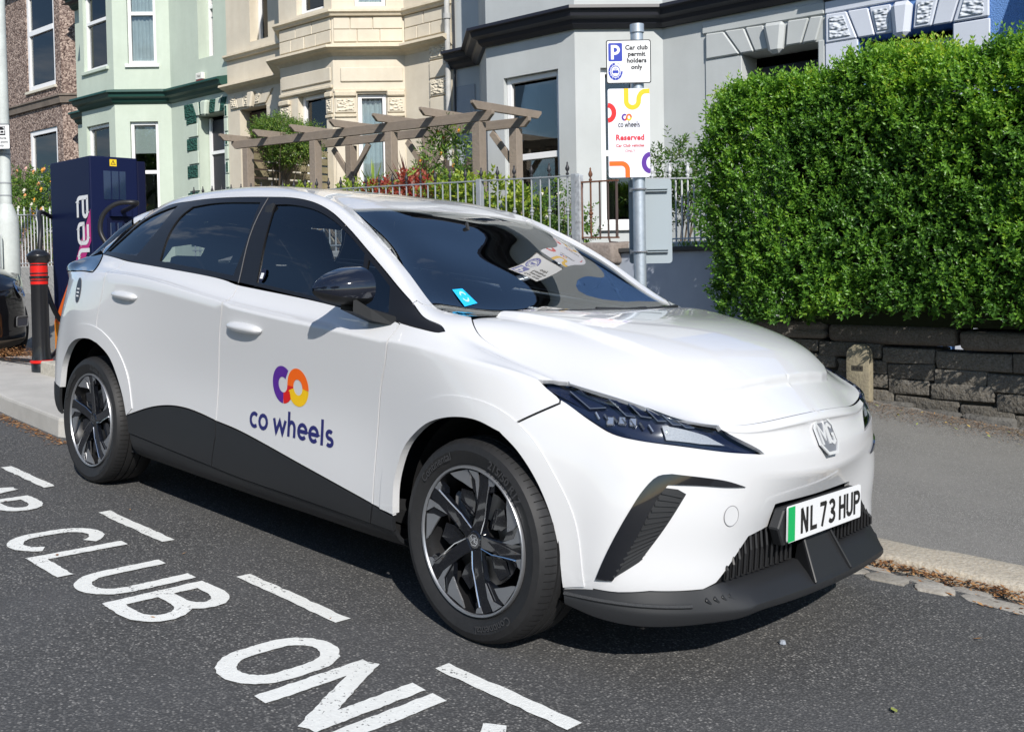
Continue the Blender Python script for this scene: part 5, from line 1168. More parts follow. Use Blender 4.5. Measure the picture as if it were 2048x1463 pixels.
# outlines, metres on the half body (x forward, half width, height)
DLO_T = [(-1.274,.647,1.356),(-1.128,.612,1.415),(-.871,.619,1.439),(-.595,.620,1.449),(-.192,.618,1.446),(-.024,.618,1.440),(.141,.628,1.418),(.294,.650,1.375),(.455,.684,1.305),(.606,.715,1.225),(.744,.742,1.150),(.846,.764,1.094),(.943,.785,1.046),(1.041,.817,1.001),(1.120,.815,.981),(1.150,.826,.966)]
DLO_B = [(1.150,.826,.966),(1.135,.838,.961),(1.037,.854,.974),(.942,.851,.984),(.715,.832,1.004),(.451,.831,1.030),(-.249,.823,1.088),(-1.082,.811,1.136),(-1.40,.775,1.157),(-1.484,.765,1.164)]
DLO_R = [(-1.484,.765,1.164),(-1.465,.760,1.173),(-1.354,.712,1.267),(-1.274,.647,1.356)]
SH_F = [(.954,.854,.980),(.957,.901,.930),(.944,.906,.852),(.913,.900,.752),(.892,.887,.596),(.882,.883,.461),(.877,.881,.344)]
SH_B = [(-.110,.828,1.068),(-.085,.906,1.000),(-.120,.902,.856),(-.150,.886,.649),(-.160,.882,.485)]
SH_R = [(-1.145,.808,1.139),(-1.165,.883,1.088),(-1.190,.909,.977),(-1.228,.913,.846),(-1.230,.914,.767),(-1.215,.913,.727)]
F_ARCH = [(.988,.882,.330),(.995,.887,.448),(1.037,.892,.559),(1.088,.898,.616),(1.171,.906,.673),(1.285,.912,.708),(1.389,.909,.713),(1.479,.898,.689)]
F_ARCH2 = [(1.479,.898,.689),(1.542,.887,.641),(1.598,.868,.568),(1.642,.847,.473),(1.670,.833,.370),(1.685,.821,.249)]
R_ARCH = [(-1.215,.913,.727),(-1.140,.910,.697),(-1.084,.907,.661),(-1.025,.901,.588),(-.966,.895,.485),(-.937,.891,.403)]
R_ARCH2 = [(-1.713,.881,.447),(-1.684,.881,.575),(-1.596,.891,.669),(-1.50,.905,.715),(-1.418,.911,.733),(-1.300,.914,.741),(-1.215,.913,.727)]
CLAD_R = [(-.937,.891,.403),(-.717,.886,.469),(-.551,.884,.499),(-.412,.883,.506),(-.286,.882,.499),(-.160,.882,.485)]
CLAD_F = [(-.160,.882,.485),(.029,.882,.469),(.488,.882,.400),(.752,.881,.359),(.877,.881,.339)]
CLAD_W = [(.877,.881,.339),(.988,.881,.321)]
CLOW_R = [(-.930,.884,.317),(-.56,.879,.30),(-.188,.876,.284)]
CLOW_F = [(-.188,.876,.284),(.025,.874,.275),(.413,.874,.272),(.857,.870,.266)]
CLOW_W = [(.857,.870,.266),(.982,.869,.264)]
SEAM = [(1.479,.898,.689),(1.565,.862,.744),(1.636,.812,.788)]
HL_T = [(1.557,.819,.850),(1.590,.79,.851),(1.627,.767,.846)]
HL_T3 = [(1.992,.497,.730),(2.032,.408,.685),(2.058,.357,.655)]
HL_L = [(2.058,.357,.655),(2.017,.509,.673),(1.946,.639,.693),(1.858,.714,.703),(1.788,.751,.716),(1.723,.776,.749),(1.636,.810,.800)]
HL_L2 = [(1.636,.810,.800),(1.591,.818,.830),(1.557,.819,.850)]
u_of = lambda p, i: S.uv(p, i)
uH0 = u_of((1.627, .767, .846), 0)[0]; uH1 = u_of((1.992, .497, .730), 0)[0]
HL_T2 = ('uv', [(uH0, 8), (uH1, 8)], True)
uA = u_of((.943, .785, 1.046), 0)[0]          # foot of the windscreen pillar on the rail line
topu = lambda b: b - 4
HOODS = [(1.627,.767,.846),(1.575,.763,.860),(1.464,.754,.889),(1.341,.755,.918),(1.247,.755,.955),(1.200,.738,.988),(1.150,.700,1.020)]
WS_L = [(.303,.548,1.394),(.473,.590,1.319),(.621,.632,1.249),(.727,.657,1.188),(.817,.672,1.132),(.912,.695,1.077),(1.010,.725,1.034)]
WS_B = [(1.010,.725,1.034),(1.08,.70,1.022),(1.150,.640,1.016),(1.185,.45,1.014),(1.20,.2,1.016),(1.20,0,1.016)]
WS_T = [(.275,0,1.417),(.280,.17,1.415),(.290,.36,1.406),(.303,.548,1.394)]
uHF = u_of((1.20, 0, 1.016), 1)
uWT = u_of((.275, 0, 1.417), 1)

# doors
rdoor = piece(0, [('s', SH_R), ('s', R_ARCH), ('s', CLAD_R), ('s', SH_B[::-1]), ('s', [(-.110,.828,1.068),(-.249,.823,1.088),(-.7,.815,1.115),(-1.082,.811,1.136),(-1.145,.808,1.139)])])
fdoor = piece(0, [('s', SH_B), ('s', CLAD_F), ('s', SH_F[::-1]), ('s', [(.954,.854,.980),(.942,.851,.984),(.715,.832,1.004),(.451,.831,1.030),(-.110,.828,1.068)])])
RD = both('rear_door', [rdoor], PAINT); FD = both('front_door', [fdoor], PAINT)
rclad = piece(0, [('s', CLAD_R), ('l', [(-.160,.882,.485),(-.155,.882,.42),(-.188,.876,.284)]), ('s', CLOW_R[::-1]), ('l', [(-.930,.884,.317),(-.937,.891,.403)])], off=.002)
fclad = piece(0, [('s', CLAD_F), ('l', [(.877,.881,.339),(.857,.870,.266)]), ('s', CLOW_F[::-1]), ('l', [(-.188,.876,.284),(-.155,.882,.42),(-.160,.882,.485)])], off=.002)
wclad = piece(0, [('s', CLAD_W), ('l', [(.988,.881,.321),(.982,.869,.264)]), ('s', CLOW_W[::-1]), ('l', [(.857,.870,.266),(.877,.881,.339)])], off=.002)
for i in (0, 1):
    panel('door_cladding', [rclad], (-1, 1)[i], BLKP, RD[i]); panel('door_cladding', [fclad], (-1, 1)[i], BLKP, FD[i])
sill = piece(0, [('s', CLOW_R), ('s', CLOW_F), ('s', CLOW_W), ('l', [(.982,.869,.264),(.99,.80,.20)]), ('uv', [(8.9, 0.0), (16.1, 0.0)]), ('l', [(-.93,.81,.20),(-.930,.884,.317)])], off=-.004, step=(.2, .2))
both('sill', [sill], BLKP)
# front wing: side skin plus the sliver inboard of the crest
uS = u_of((1.627, .767, .846), 1)
wing = piece(0, [('s', SH_F), ('s', CLAD_W), ('s', F_ARCH), ('s', SEAM), ('s', [(1.636,.812,.788),(1.636,.810,.800)] + HL_L2[1:]), ('s', HL_T), ('uv', [(uH0, 8), (uA, 8)], True), ('l', [(.943,.785,1.046),(.943,.785,1.046001)]), ('s', DLO_T[12:]), ('s', DLO_B[:4] + [(.954,.854,.980)])])
wing2 = piece(1, [('s', HOODS), ('l', [(1.150,.700,1.020),(1.08,.70,1.022),(1.010,.725,1.034)]), ('l', [(1.010,.725,1.034),(.943,.785,1.05)]), ('uv', [(uA - 4, 0), (uH0 - 4, 0)], True)])
WINGP = both('front_wing', [wing, wing2], PAINT)
both('wing_cladding', [wclad], BLKP)
# bonnet with its raised centre
RELIEF = np.array([(1.02,.60),(1.25,.57),(1.411,.522),(1.559,.515),(1.745,.475),(1.872,.425),(1.912,.365),(1.930,.285),(1.942,.15),(1.946,0),(1.946,-.02),(1.02,-.02)])
def relief(p):
    q = np.array([p[0], abs(p[1])]); a = RELIEF; b = np.roll(a, -1, 0); d = b - a
    t = np.clip(((q - a) * d).sum(1) / (d * d).sum(1), 0, 1); ds = np.linalg.norm(q - a - d * t[:, None], axis=1)[[0, 1, 2, 3, 4, 5, 6, 7, 8]].min()
    s_ = ds if pip(q[None], a)[0] else -ds
    x = min(max((s_ + .008) / .020, 0), 1); return .021 * x * x * (3 - 2 * x) - .009
hood = piece(1, [('s', HOODS[::-1]), ('uv', [(uH0 - 4, 0), (0, 0), (-.001, .1)], False), ('uv', [(-1, 1.02), (-1, 2), (-1, 3), (-1, 4)]), ('uv', [(-1, 4), (uHF[0], 4)], True), ('s', WS_B[::-1][:3] + [(1.150,.655,1.016),(1.150,.700,1.020)])], step=(.036, .05), disp=relief)
hood2 = piece(0, [('uv', [(uH1, 8), (0, 8)], True), ('l', [(2.051, 0, .755), (2.051, .001, .748)]), ('s', [(2.051,.001,.748),(2.040,.231,.742),(2.012,.364,.735),(1.992,.497,.729)])]) if False else None
HOOD = panel('bonnet', [hood], 0, PAINT)
# bumper skin
GR = [(2.05, 0, .484), (2.058, .262, .484), (2.060, .275, .412), (2.045, .394, .404), (2.021, .537, .289)]
LIPT = [(2.021,.537,.289),(2.006,.581,.274),(1.917,.718,.274),(1.782,.806,.262),(1.766,.80,.236),(1.685,.821,.240)]
bump = piece(0, [('s', SEAM), ('s', [(1.636,.812,.788),(1.636,.810,.800)] + HL_L[::-1][1:]), ('s', HL_T3[::-1]), ('uv', [(uH1, 8), (0.0, 8)]), ('uv', [(0, 8), (0, u_of((2.05, 0, .484), 0)[1])], True), ('l', GR), ('l', LIPT), ('s', F_ARCH2[::-1])], step=(.08, .16))
BUMP = panel('front_bumper', [bump], 0, PAINT)
# roof with side rails; windscreen; rear glass
rail = piece(0, [('s', DLO_T[:13]), ('uv', [(uA, 8), (17.35, 8)], True), ('l', [(-1.45,.556,1.366), (-1.40, .59, 1.37), (-1.274,.647,1.356)])])
roof = piece(1, [('uv', [(uA - 4, 0), (13.35, 0)], True), ('uv', [(13.35, 0), (13.75, 1), (13.95, 2), (14.05, 3), (14.05, 4)]), ('uv', [(14.05, 4), (uWT[0], 4)], True), ('s', WS_T), ('s', WS_L), ('l', [(1.010,.725,1.034),(.943,.785,1.05)])], step=(.12, .12))
panel('roof', [rail, roof], 0, PAINT)
ws = piece(1, [('s', WS_B), ('uv', [(uHF[0], 4), (uWT[0], 4)], True), ('s', WS_T), ('s', WS_L)], gap=.001, off=-.004, step=(.12, .12))
WSO = panel('windscreen', [ws], 0, WGLASS, skirt=0)
rg = piece(1, [('uv', [(13.40, 0.02), (13.8, 1), (13.98, 2), (14.1, 3), (14.1, 4)]), ('uv', [(14.1, 4), (15.5, 4)], True), ('uv', [(15.5, 4), (15.4, 2), (15.0, 0)]), ('uv', [(15.0, 0), (13.40, 0.02)])], gap=.001, off=-.004, step=(.12, .2))
panel('rear_window', [rg], 0, PGLASS, skirt=0)
# side glass and its black surround
QG = [(-1.444,.759,1.179),(-1.342,.718,1.262),(-1.243,.663,1.347),(-1.078,.638,1.398),(-.964,.631,1.419)]
QG2 = [(-.964,.631,1.419),(-.973,.721,1.307),(-1.072,.793,1.166)]
QG3 = [(-1.072,.793,1.166),(-1.262,.783,1.176),(-1.444,.759,1.179)]
RG1 = [(-.822,.803,1.148),(-.840,.774,1.210),(-.849,.734,1.290),(-.834,.686,1.364),(-.79,.651,1.409)]
RG2 = [(-.79,.651,1.409),(-.600,.643,1.425),(-.229,.640,1.423)]
RG3 = [(-.229,.640,1.423),(-.164,.749,1.254),(-.169,.813,1.104)]
RG4 = [(-.169,.813,1.104),(-.476,.812,1.127),(-.822,.803,1.148)]
FG1 = [(.015,.818,1.083),(-.007,.782,1.172),(-.047,.723,1.299),(-.104,.646,1.411)]
FG2 = [(-.104,.646,1.411),(.013,.643,1.409),(.174,.651,1.388),(.322,.671,1.347),(.475,.699,1.281),(.600,.722,1.212)]
FG3 = [(.600,.722,1.212),(.648,.772,1.115),(.697,.822,1.022)]
FG4 = [(.697,.822,1.022),(.440,.825,1.045),(.015,.818,1.083)]
QL = [('s', [(.636,.731,1.190),(.722,.748,1.142),(.801,.767,1.097)]), ('s', [(.801,.767,1.097),(.831,.796,1.051),(.863,.829,1.012)]), ('s', [(.863,.829,1.012),(.717,.821,1.024)]), ('s', [(.717,.821,1.024),(.668,.774,1.107),(.636,.731,1.190)])]
Hq = [('s', QG), ('s', QG2), ('s', QG3)]; Hr = [('s', RG1), ('s', RG2), ('s', RG3), ('s', RG4)]; Hf = [('s', FG1), ('s', FG2), ('s', FG3), ('s', FG4)]
trim = piece(0, [('s', DLO_T), ('s', DLO_B), ('s', DLO_R)], holes=[Hq, Hr, Hf, QL], gap=.001, step=(.08, .12))
both('window_surround', [trim], mat('trim_black', (.010, .010, .011), rough=.3), skirt=.01)
gq, gr_, gf, gl = [piece(0, h, gap=0, off=-.006, step=(.2, .2)) for h in (Hq, Hr, Hf, QL)]
for i, sd in enumerate((-1, 1)):
    panel('quarter_window', [gq], sd, PGLASS, skirt=0)
    panel('door_window', [gr_], sd, PGLASS if False else glass('rear_glass', (.45, .50, .51), refl=1.9, extra=.06), RD[i], skirt=0)
    panel('door_window', [gf], sd, CGLASS, FD[i], skirt=0); panel('quarterlight', [gl], sd, CGLASS, FD[i], skirt=0)
# rear quarters, tail lamps, tailgate, rear bumper
TAIL = [(-1.335,.892,1.074),(-1.386,.850,1.098),(-1.484,.765,1.164)]
quart = piece(0, [('s', SH_R[::-1]), ('s', [(-1.145,.808,1.139),(-1.40,.775,1.157),(-1.484,.765,1.164)]), ('s', TAIL[::-1]), ('l', [(-1.335,.892,1.074),(-1.747,.818,1.068)]), ('uv', [(19.0, 5.55), (20.2, 5.5), (20.2, 2.0)]), ('l', [(-1.95,.70,.48),(-1.713,.881,.447)]), ('s', R_ARCH2)], step=(.1, .2))
both('rear_quarter', [quart], PAINT)
uT = u_of(TAIL[0], 0)
lampp = piece(0, [('l', [(-1.335,.892,1.074),(-1.747,.818,1.068)]), ('uv', [(19.0, 5.55), (20.2, 5.5), (23, 5.5)]), ('uv', [(23, 5.5), (23, 7.4)], True), ('uv', [(23, 7.4), (20, 7.4), (19, 7.2)]), ('l', [(-1.80,.735,1.125), (-1.484,.765,1.164)]), ('s', TAIL[::-1])], off=.004)
panel('tail_lamp_bar', [lampp], 0, GLOSS)
gate = piece(0, [('uv', [(20.2, 5.5), (23, 5.5)]), ('uv', [(23, 5.5), (23, 2.4)], True), ('uv', [(23, 2.4), (20.2, 2.4), (20.2, 5.5)])]); panel('tailgate', [gate], 0, PAINT)
gate2 = piece(0, [('uv', [(18.0, 7.3), (19, 7.2), (20, 7.4), (23, 7.4)]), ('uv', [(23, 7.4), (23, 8)], True), ('uv', [(23, 8), (17.4, 8)], True), ('l', [(-1.40, .6, 1.35), (-1.484,.765,1.164)])])
gate3 = piece(1, [('uv', [(13.35, 0), (16, 1), (16, 4)]), ('uv', [(16, 4), (15.5, 4)], True), ('uv', [(15.5, 4), (15.4, 2), (15.0, 0)])], gap=0) if False else None
panel('tailgate_frame', [gate2], 0, GLOSS)
rb = piece(0, [('l', [(-1.713,.881,.447),(-1.95,.70,.48)]), ('uv', [(20.2, 2.4), (23, 2.4)]), ('uv', [(23, 2.4), (23, .2)], True), ('uv', [(23, .2), (19, .2)]), ('l', [(-1.86,.82,.33), (-1.715,.865,.30), (-1.713,.881,.447)])], off=.003)
panel('rear_bumper', [rb], 0, BLKP)
# wheel arch lips
AT_F = [(.918,.882,.335),(.935,.885,.487),(.997,.892,.602),(1.102,.904,.708),(1.225,.910,.765),(1.354,.906,.776),(1.468,.890,.754),(1.574,.870,.689),(1.654,.843,.579),(1.715,.818,.454),(1.752,.808,.265)]
AT_R = [(-1.775,.87,.46),(-1.755,.87,.62),(-1.671,.881,.735),(-1.501,.904,.792),(-1.303,.914,.811),(-1.167,.913,.788),(-1.019,.905,.709),(-.929,.896,.597),(-.884,.890,.444)]
af = piece(0, [('s', AT_F), ('l', [AT_F[-1], F_ARCH2[-1]]), ('s', F_ARCH2[::-1]), ('s', F_ARCH[::-1]), ('l', [F_ARCH[0], AT_F[0]])], gap=0, off=.0045, step=(.08, .2))
ar = piece(0, [('s', AT_R), ('l', [AT_R[-1], R_ARCH[-1]]), ('s', R_ARCH[::-1]), ('s', R_ARCH2[::-1]), ('l', [R_ARCH2[0], AT_R[0]])], gap=0, off=.0045, step=(.08, .2))
both('wheel_arch_lip', [af], PAINT, skirt=.03); both('wheel_arch_lip', [ar], PAINT, skirt=.03)
# inner shell (keeps light out of the gaps), arch liners, floor
def inner_shell():
    m = MB(); fc = S.co[S.quads].mean(1); uvc = S.quv.mean(1); isl = S.qisl % 2
    aw = np.abs(fc[:, 0]); wheel = (np.abs(aw - 1.3525) < .43) & (fc[:, 2] < .76)
    ok = ((isl == 0) & (uvc[:, 1] < 6.0) & ~wheel) | ((isl == 1) & (uvc[:, 0] < 4.6)) | ((isl == 0) & (uvc[:, 0] < 8.0) & ~wheel) | ((isl == 0) & (uvc[:, 0] > 18.6))
    lampzone = (isl == 0) & (uvc[:, 0] < 7.2) & (uvc[:, 1] > 4.2)
    ok &= ~lampzone
    co = S.co - S.no * .022; q = S.quads[ok]; used, inv = np.unique(q, return_inverse=True)
    me = bpy.data.meshes.new('inner_shell'); me.from_pydata(co[used].tolist(), [], inv.reshape(-1, 4).tolist()); me.materials.append(DARK)
    put('inner_shell', me, CAR)
inner_shell()
for sx in (1.3525, -1.3525):
    for sd in (-1, 1):
        m = MB(); m.lathe([(.392, .55), (.392, .78)], 28, (sx, 0, .335), 'Y', a0=-math.pi / 2 - .25, a1=math.pi / 2 + .25)
        if sd < 0: m.v = [(x, -y, z) for x, y, z in m.v]
        a = [(sx + .392 * math.cos(t), sd * .55, .335 + .392 * math.sin(t)) for t in np.linspace(-.25, math.pi + .25, 20)]
        m.poly(a); m.build('arch_liner', DARK, CAR)
m = MB(); m.box(-1.95, 1.9, -.72, .72, .16, .20); m.box(-.9, .9, -.79, .79, .20, .24); m.build('underbody', DARK, CAR)
# ---------------------------------------------------------------- car: lamps, bumper details
def on_body(P, isl=0, off=0.):
    p, n = S.at(S.uv(P, isl), isl); return p + n * off, n
HOUS = mat('lamp_housing', (.008, .013, .040), rough=.18, coat=.6)  # navy tint stands for blue sky reflected in the lamp
LSTR = mat('lamp_strip', (.13, .15, .20), rough=.25); LREF = mat('lamp_reflector', (.62, .64, .68), rough=.18, metal=.9)
INDI = mat('indicator', (.50, .52, .56), rough=.3, bump=(180, .9, .004))
hl_segs = [('s', HL_L), ('s', HL_L2[1:] if False else HL_L2), ('s', HL_T), ('uv', [(uH0, 8), (uH1, 8)]), ('s', HL_T3)]
lens = piece(0, hl_segs, gap=.003, off=-.001, step=(.1, .2)); hous = piece(0, hl_segs, gap=.001, off=-.024, step=(.1, .2))
edge = piece(0, hl_segs, holes=[], gap=.0015, off=-.004, step=(.1, .2))
HLS = both('headlight', [hous], HOUS, skirt=0)
def flat_on(pts, isl, off, sd):
    return [tuple(np.array(on_body(p, isl, off)[0]) * [1, sd, 1]) for p in pts]
IND = [(1.897,.661,.747),(1.917,.645,.745),(1.984,.545,.718),(2.013,.497,.691),(1.983,.579,.697),(1.917,.665,.707)]
PROJ = [(1.763,.752,.752),(1.774,.735,.766),(1.803,.709,.781),(1.828,.699,.763),(1.844,.713,.727),(1.797,.742,.730)]
BARS = [[(1.644,.776,.826),(1.667,.767,.827),(1.751,.738,.786),(1.713,.764,.783)],[(1.753,.732,.813),(1.775,.718,.811),(1.828,.698,.766),(1.806,.712,.768)],[(1.803,.699,.805),(1.817,.690,.802),(1.867,.673,.765),(1.841,.689,.768)],[(1.848,.672,.794),(1.858,.666,.791),(1.904,.650,.758),(1.884,.665,.758)],[(1.890,.652,.780),(1.900,.645,.777),(1.937,.619,.749),(1.920,.638,.750)],[(1.924,.628,.767),(1.931,.621,.764),(1.960,.583,.741),(1.947,.608,.743)]]
for i, sd in enumerate((-1, 1)):
    panel('lens', [lens], sd, LENS, HLS[i], skirt=0)
    ip = piece(0, [('l', IND + IND[:1])], gap=0, off=-.010, step=(.05, .1)); panel('indicator', [ip], sd, INDI, HLS[i], skirt=.006)
    for b in BARS:
        bp = piece(0, [('l', b + b[:1])], gap=0, off=-.011, step=(.2, .2)); panel('light_bar', [bp], sd, HOUS, HLS[i], skirt=.008)
        q = flat_on([b[0], b[3], b[2]], 0, -.009, sd); m = MB(); m.tube(q, .0022, 5); m.build('light_guide', LSTR, HLS[i])
    m = MB(); c = np.mean(PROJ, 0)
    for k, (px, pz) in enumerate([(-.028, .006), (0, .004), (.026, -.004)]):
        p, n = on_body((c[0] + px * .8, c[1] - px, c[2] + pz), 0, -.022); p = p * [1, sd, 1]; n = n * [1, sd, 1]
        u = Vector(n).cross(Vector((0, 0, 1))).normalized(); v = u.cross(Vector(n))
        m.obox(Vector(p) + Vector(n) * .004, (u, v, Vector(n)), (.011, .013, .008))
    m.build('projector', LREF, HLS[i], bevel=.003)
    m = MB()
    for k in range(7):
        p, n = on_body((1.722 + .023 * k, .748 - .012 * k, .765 - .0035 * k), 0, -.012); p = p * [1, sd, 1]; n = n * [1, sd, 1]
        p2, n2 = on_body((1.722 + .023 * k + .012, .748 - .012 * k - .006, .746 - .004 * k), 0, -.012); p2 = p2 * [1, sd, 1]
        m.tube([p, p2], .0035, 5)
    m.build('reflector_facets', LREF, HLS[i])
# black front blades with their ribbed vents
DRL = [('s', [(1.788,.803,.294),(1.818,.791,.384),(1.857,.765,.487),(1.889,.728,.569),(1.913,.698,.606),(1.940,.669,.613)]), ('s', [(1.940,.669,.613),(1.994,.589,.602),(2.025,.516,.588),(2.047,.440,.564)]),
       ('s', [(2.047,.440,.564),(2.026,.517,.570),(1.990,.604,.580),(1.937,.680,.583)]), ('s', [(1.937,.680,.583),(1.922,.701,.552),(1.890,.742,.450),(1.857,.773,.347),(1.836,.788,.300)]), ('l', [(1.836,.788,.300),(1.788,.803,.294)])]
VENT = [('l', [(1.930,.690,.574),(1.952,.655,.569),(1.971,.638,.556)]), ('s', [(1.971,.638,.556),(1.935,.695,.450),(1.893,.742,.360)]), ('l', [(1.893,.742,.360),(1.828,.792,.300),(1.838,.788,.302)]), ('s', [(1.838,.788,.302),(1.857,.773,.347),(1.890,.742,.450),(1.922,.701,.552),(1.930,.690,.574)])]
drl = piece(0, DRL, gap=0, off=.006, step=(.06, .1)); vent = piece(0, VENT, gap=0, off=.0015, step=(.06, .1))
for i, sd in enumerate((-1, 1)):
    D_ = panel('front_blade', [drl], sd, GLOSS, skirt=.012); V_ = panel('side_vent', [vent], sd, BLKP, skirt=.004)
    m = MB()
    for k in range(15):
        t = k / 14; a = np.array([1.838,.788,.312]) * (1 - t) + np.array([1.926,.697,.560]) * t; b = np.array([1.898,.738,.372]) * (1 - t) + np.array([1.962,.648,.548]) * t
        pa, na = on_body(a, 0, .004); pb, nb = on_body(b, 0, .004); m.beam(pa * [1, sd, 1], pb * [1, sd, 1], .006, .006, na * [1, sd, 1])
    m.build('vent_fins', BLKP, V_)
pc, pn = on_body((2.031, .494, .484), 0, .0012)
u = np.cross(pn, [0, 0, 1]); u /= np.linalg.norm(u); v = np.cross(u, pn)
for sd in (-1,):
    m = MB(); ring = [tuple((pc + (u * math.cos(t) + v * math.sin(t)) * .030 - pn * 0) * [1, sd, 1]) for t in np.linspace(0, 2 * math.pi, 28, endpoint=False)]
    m.poly(ring); m.build('tow_eye_cover', PAINT, CAR)
    m = MB(); m.tube(ring + ring[:1], .0012, 5, cap=False); m.build('tow_eye_seam', mat('seam_grey', (.25, .25, .26)), CAR)
# lower grille: recessed black floor, slats, plate carrier, lip spoiler
m = MB()
for sd in (-1, 1):
    m.grid([[(2.03, sd * .0, .50), (2.03, sd * .27, .50)], [(2.012, 0, .40), (2.012, sd * .40, .40)], [(1.985, 0, .28), (1.98, sd * .56, .28)]])
m.build('lower_grille', DARK, CAR)
for sd in (-1, 1):
    for k in range(13):
        w = .135 + .030 * k; zt = .412 if w < .27 else .404 if w < .39 else .404 - (w - .39) * .78; x = 2.052 - .06 * max(0, w - .2) ** 1.3
        zb = .285 - .02 * max(0, .2 - w)
        if zt - zb < .02: break
        m = MB(); m.tube([(x - .012, sd * w, zt + .01), (x - .004, sd * (w + .004), (zt + zb) / 2 + .02), (x - .004, sd * (w + .006), zb + .012)], .0058, 6); m.build('grille_slat', mat('slat_black', (.007, .007, .008), rough=.45), CAR)
LIPS = [((1.686,.823),.242,(1.700,.836),.232,(1.700,.832),.205),((1.78,.802),.262,(1.803,.803),.226,(1.795,.797),.182),((1.86,.758),.273,(1.888,.752),.220,(1.880,.745),.172),((1.93,.69),.274,(1.958,.682),.217,(1.950,.674),.172),((2.0,.588),.274,(2.030,.575),.217,(2.022,.566),.178),
        ((2.018,.54),.284,(2.088,.490),.224,(2.080,.484),.192),((2.03,.45),.284,(2.110,.44),.231,(2.106,.437),.208),((2.045,.33),.284,(2.123,.30),.230,(2.120,.298),.207),((2.052,.18),.284,(2.132,.17),.229,(2.129,.168),.206),((2.055,.0),.284,(2.136,.0),.229,(2.133,.0),.206)]
m = MB(); rows = []
for a, za, b, zb, c, zc in LIPS:
    rows.append([(a[0] - .02, a[1] - .01, za - .002), (a[0], a[1], za), ((a[0] * .45 + b[0] * .55), a[1] * .45 + b[1] * .55, za * .52 + zb * .48), (b[0], b[1], zb), (b[0] + .001, b[1] + .001, zb - .012), (c[0], c[1], zc), (c[0] - .14, c[1] * .93, zc - .006)])
def smooth_rows(rows, step=.02):
    colz = [spline([r[j] for r in rows], .03) for j in range(len(rows[0]))]; n = 40
    return [[tuple(np.array(c)[int(round(i * (len(c) - 1) / n))]) for c in colz] for i in range(n + 1)]
sr = smooth_rows(rows); m.grid(sr); m.grid([[(x, -y, z) for x, y, z in r] for r in sr][::-1])
m.build('front_splitter', BLKP, CAR, smooth=True, weld=True, angle=40)
for sd in (-1, 1):
    m = MB(); y = sd * .085; m.poly([(2.045, y, .372), (2.13, y * 1.35, .232), (2.05, y, .28)]) if False else None
    for dy in (-.004, .004): pass
    A = [(2.05, y, .385), (2.062, y, .380), (2.137, y * 1.5, .236), (2.128, y * 1.5, .228), (2.04, y, .28)]
    m.prism([(p[0], p[1] - .005, p[2]) for p in A], (0, .010, 0)); m.build('splitter_fin', BLKP, CAR, bevel=.003)
m = MB(); m.grid([[(2.05, -.085, .383), (2.05, .085, .383)], [(2.07, -.10, .33), (2.07, .10, .33)], [(2.128, -.125, .232), (2.128, .125, .232)]]); m.build('splitter_ramp', BLKP, CAR, smooth=True)
for sd in (-1, 1):   # raised ribs on the lip corners
    for k, w in enumerate((.585, .558, .531, .504)):
        r = min(sr, key=lambda q: abs(q[3][1] - w)); a_, b_ = np.array(r[1]), np.array(r[3]); m = MB(); p0 = a_ + (b_ - a_) * .45 + [.002, 0, .002]; p1 = a_ + (b_ - a_) * .92 + [.003, -.03, .002]
        m.beam(p0 * [1, sd, 1], p1 * [1, sd, 1], .016, .008, (.6, 0, .8)); m.build('lip_rib', BLKP, CAR, bevel=.003)
    m = MB(); P = [tuple((np.array(r[1]) * .25 + np.array(r[3]) * .75 + [.002, .002, .002]) * [1, sd, 1]) for r in sr if r[3][1] > .60]; m.tube(P, .007, 5); m.build('lip_strip', mat('lip_strip', (.03, .032, .035), rough=.6, bump=(400, 1., .003)), CAR)
# number plate
PM = Matrix.Translation((2.0975, 0, .4301)) @ Matrix.Rotation(-.0312, 4, 'Y') @ Matrix(((0, 0, 1, 0), (1, 0, 0, 0), (0, 1, 0, 0), (0, 0, 0, 1)))   # local x -> car left, y up, z forward
def rrect(w, h, r, n=5, c=(0, 0)):
    return [(c[0] + sx * (w / 2 - r) + r * math.cos(R(a)), c[1] + sy * (h / 2 - r) + r * math.sin(R(a))) for sx, sy, a0 in ((1, 1, 0), (-1, 1, 90), (-1, -1, 180), (1, -1, 270)) for a in np.linspace(a0, a0 + 90, n)]
def plaque(pts, z0, z1, M_=None):
    m = MB(); m.prism([(x, y, z0) for x, y in pts], (0, 0, z1 - z0))
    if M_ is not None: m.v = [tuple(M_ @ Vector(p)) for p in m.v]
    return m
car_holder = plaque([(-.300, -.008), (-.262, .047), (.262, .047), (.300, -.008), (.268, -.066), (-.268, -.066)], -.045, -.012, PM).build('plate_carrier', BLKP, CAR, bevel=.004)
NP = plaque(rrect(.52, .111, .008), -.006, 0, PM).build('number_plate', mat('plate_white', (.72, .73, .74), rough=.35), CAR)
# local x runs to the car's left, so the characters (read from the front) run along +x as seen
plaque([(-.26 + .0, -.0555 + .002), (-.216, -.0535), (-.216, .0535), (-.26, .0535)], 0.0002, .0008, PM).build('green_flash', mat('plate_green', (.0, .38, .10), rough=.4), NP)
runs, wd = glyph_run('NL73', PLT, gap=.11, sw=.14)
x0 = -.19
def plate_char(ch, x):
    m = MB()
    for V, F in [ribbon(s_, .14, False, .05) for s_ in PLT[ch]]:
        m.add([tuple(PM @ Vector((x + p[0] * .1, -.0395 + p[1] * .1, .0012))) for p in V], F)
    m.build('plate_character', mat('plate_black', (.012, .012, .012), rough=.5), NP)
for ch, x in zip('NL', (-.178, -.114)): plate_char(ch, x)
for ch, x in zip('73', (-.046, .013)): plate_char(ch, x)
for ch, x in zip('HUP', (.090, .146, .202)): plate_char(ch, x)
V, F = font_mesh('NL Motors Ltd', .006); m = MB()
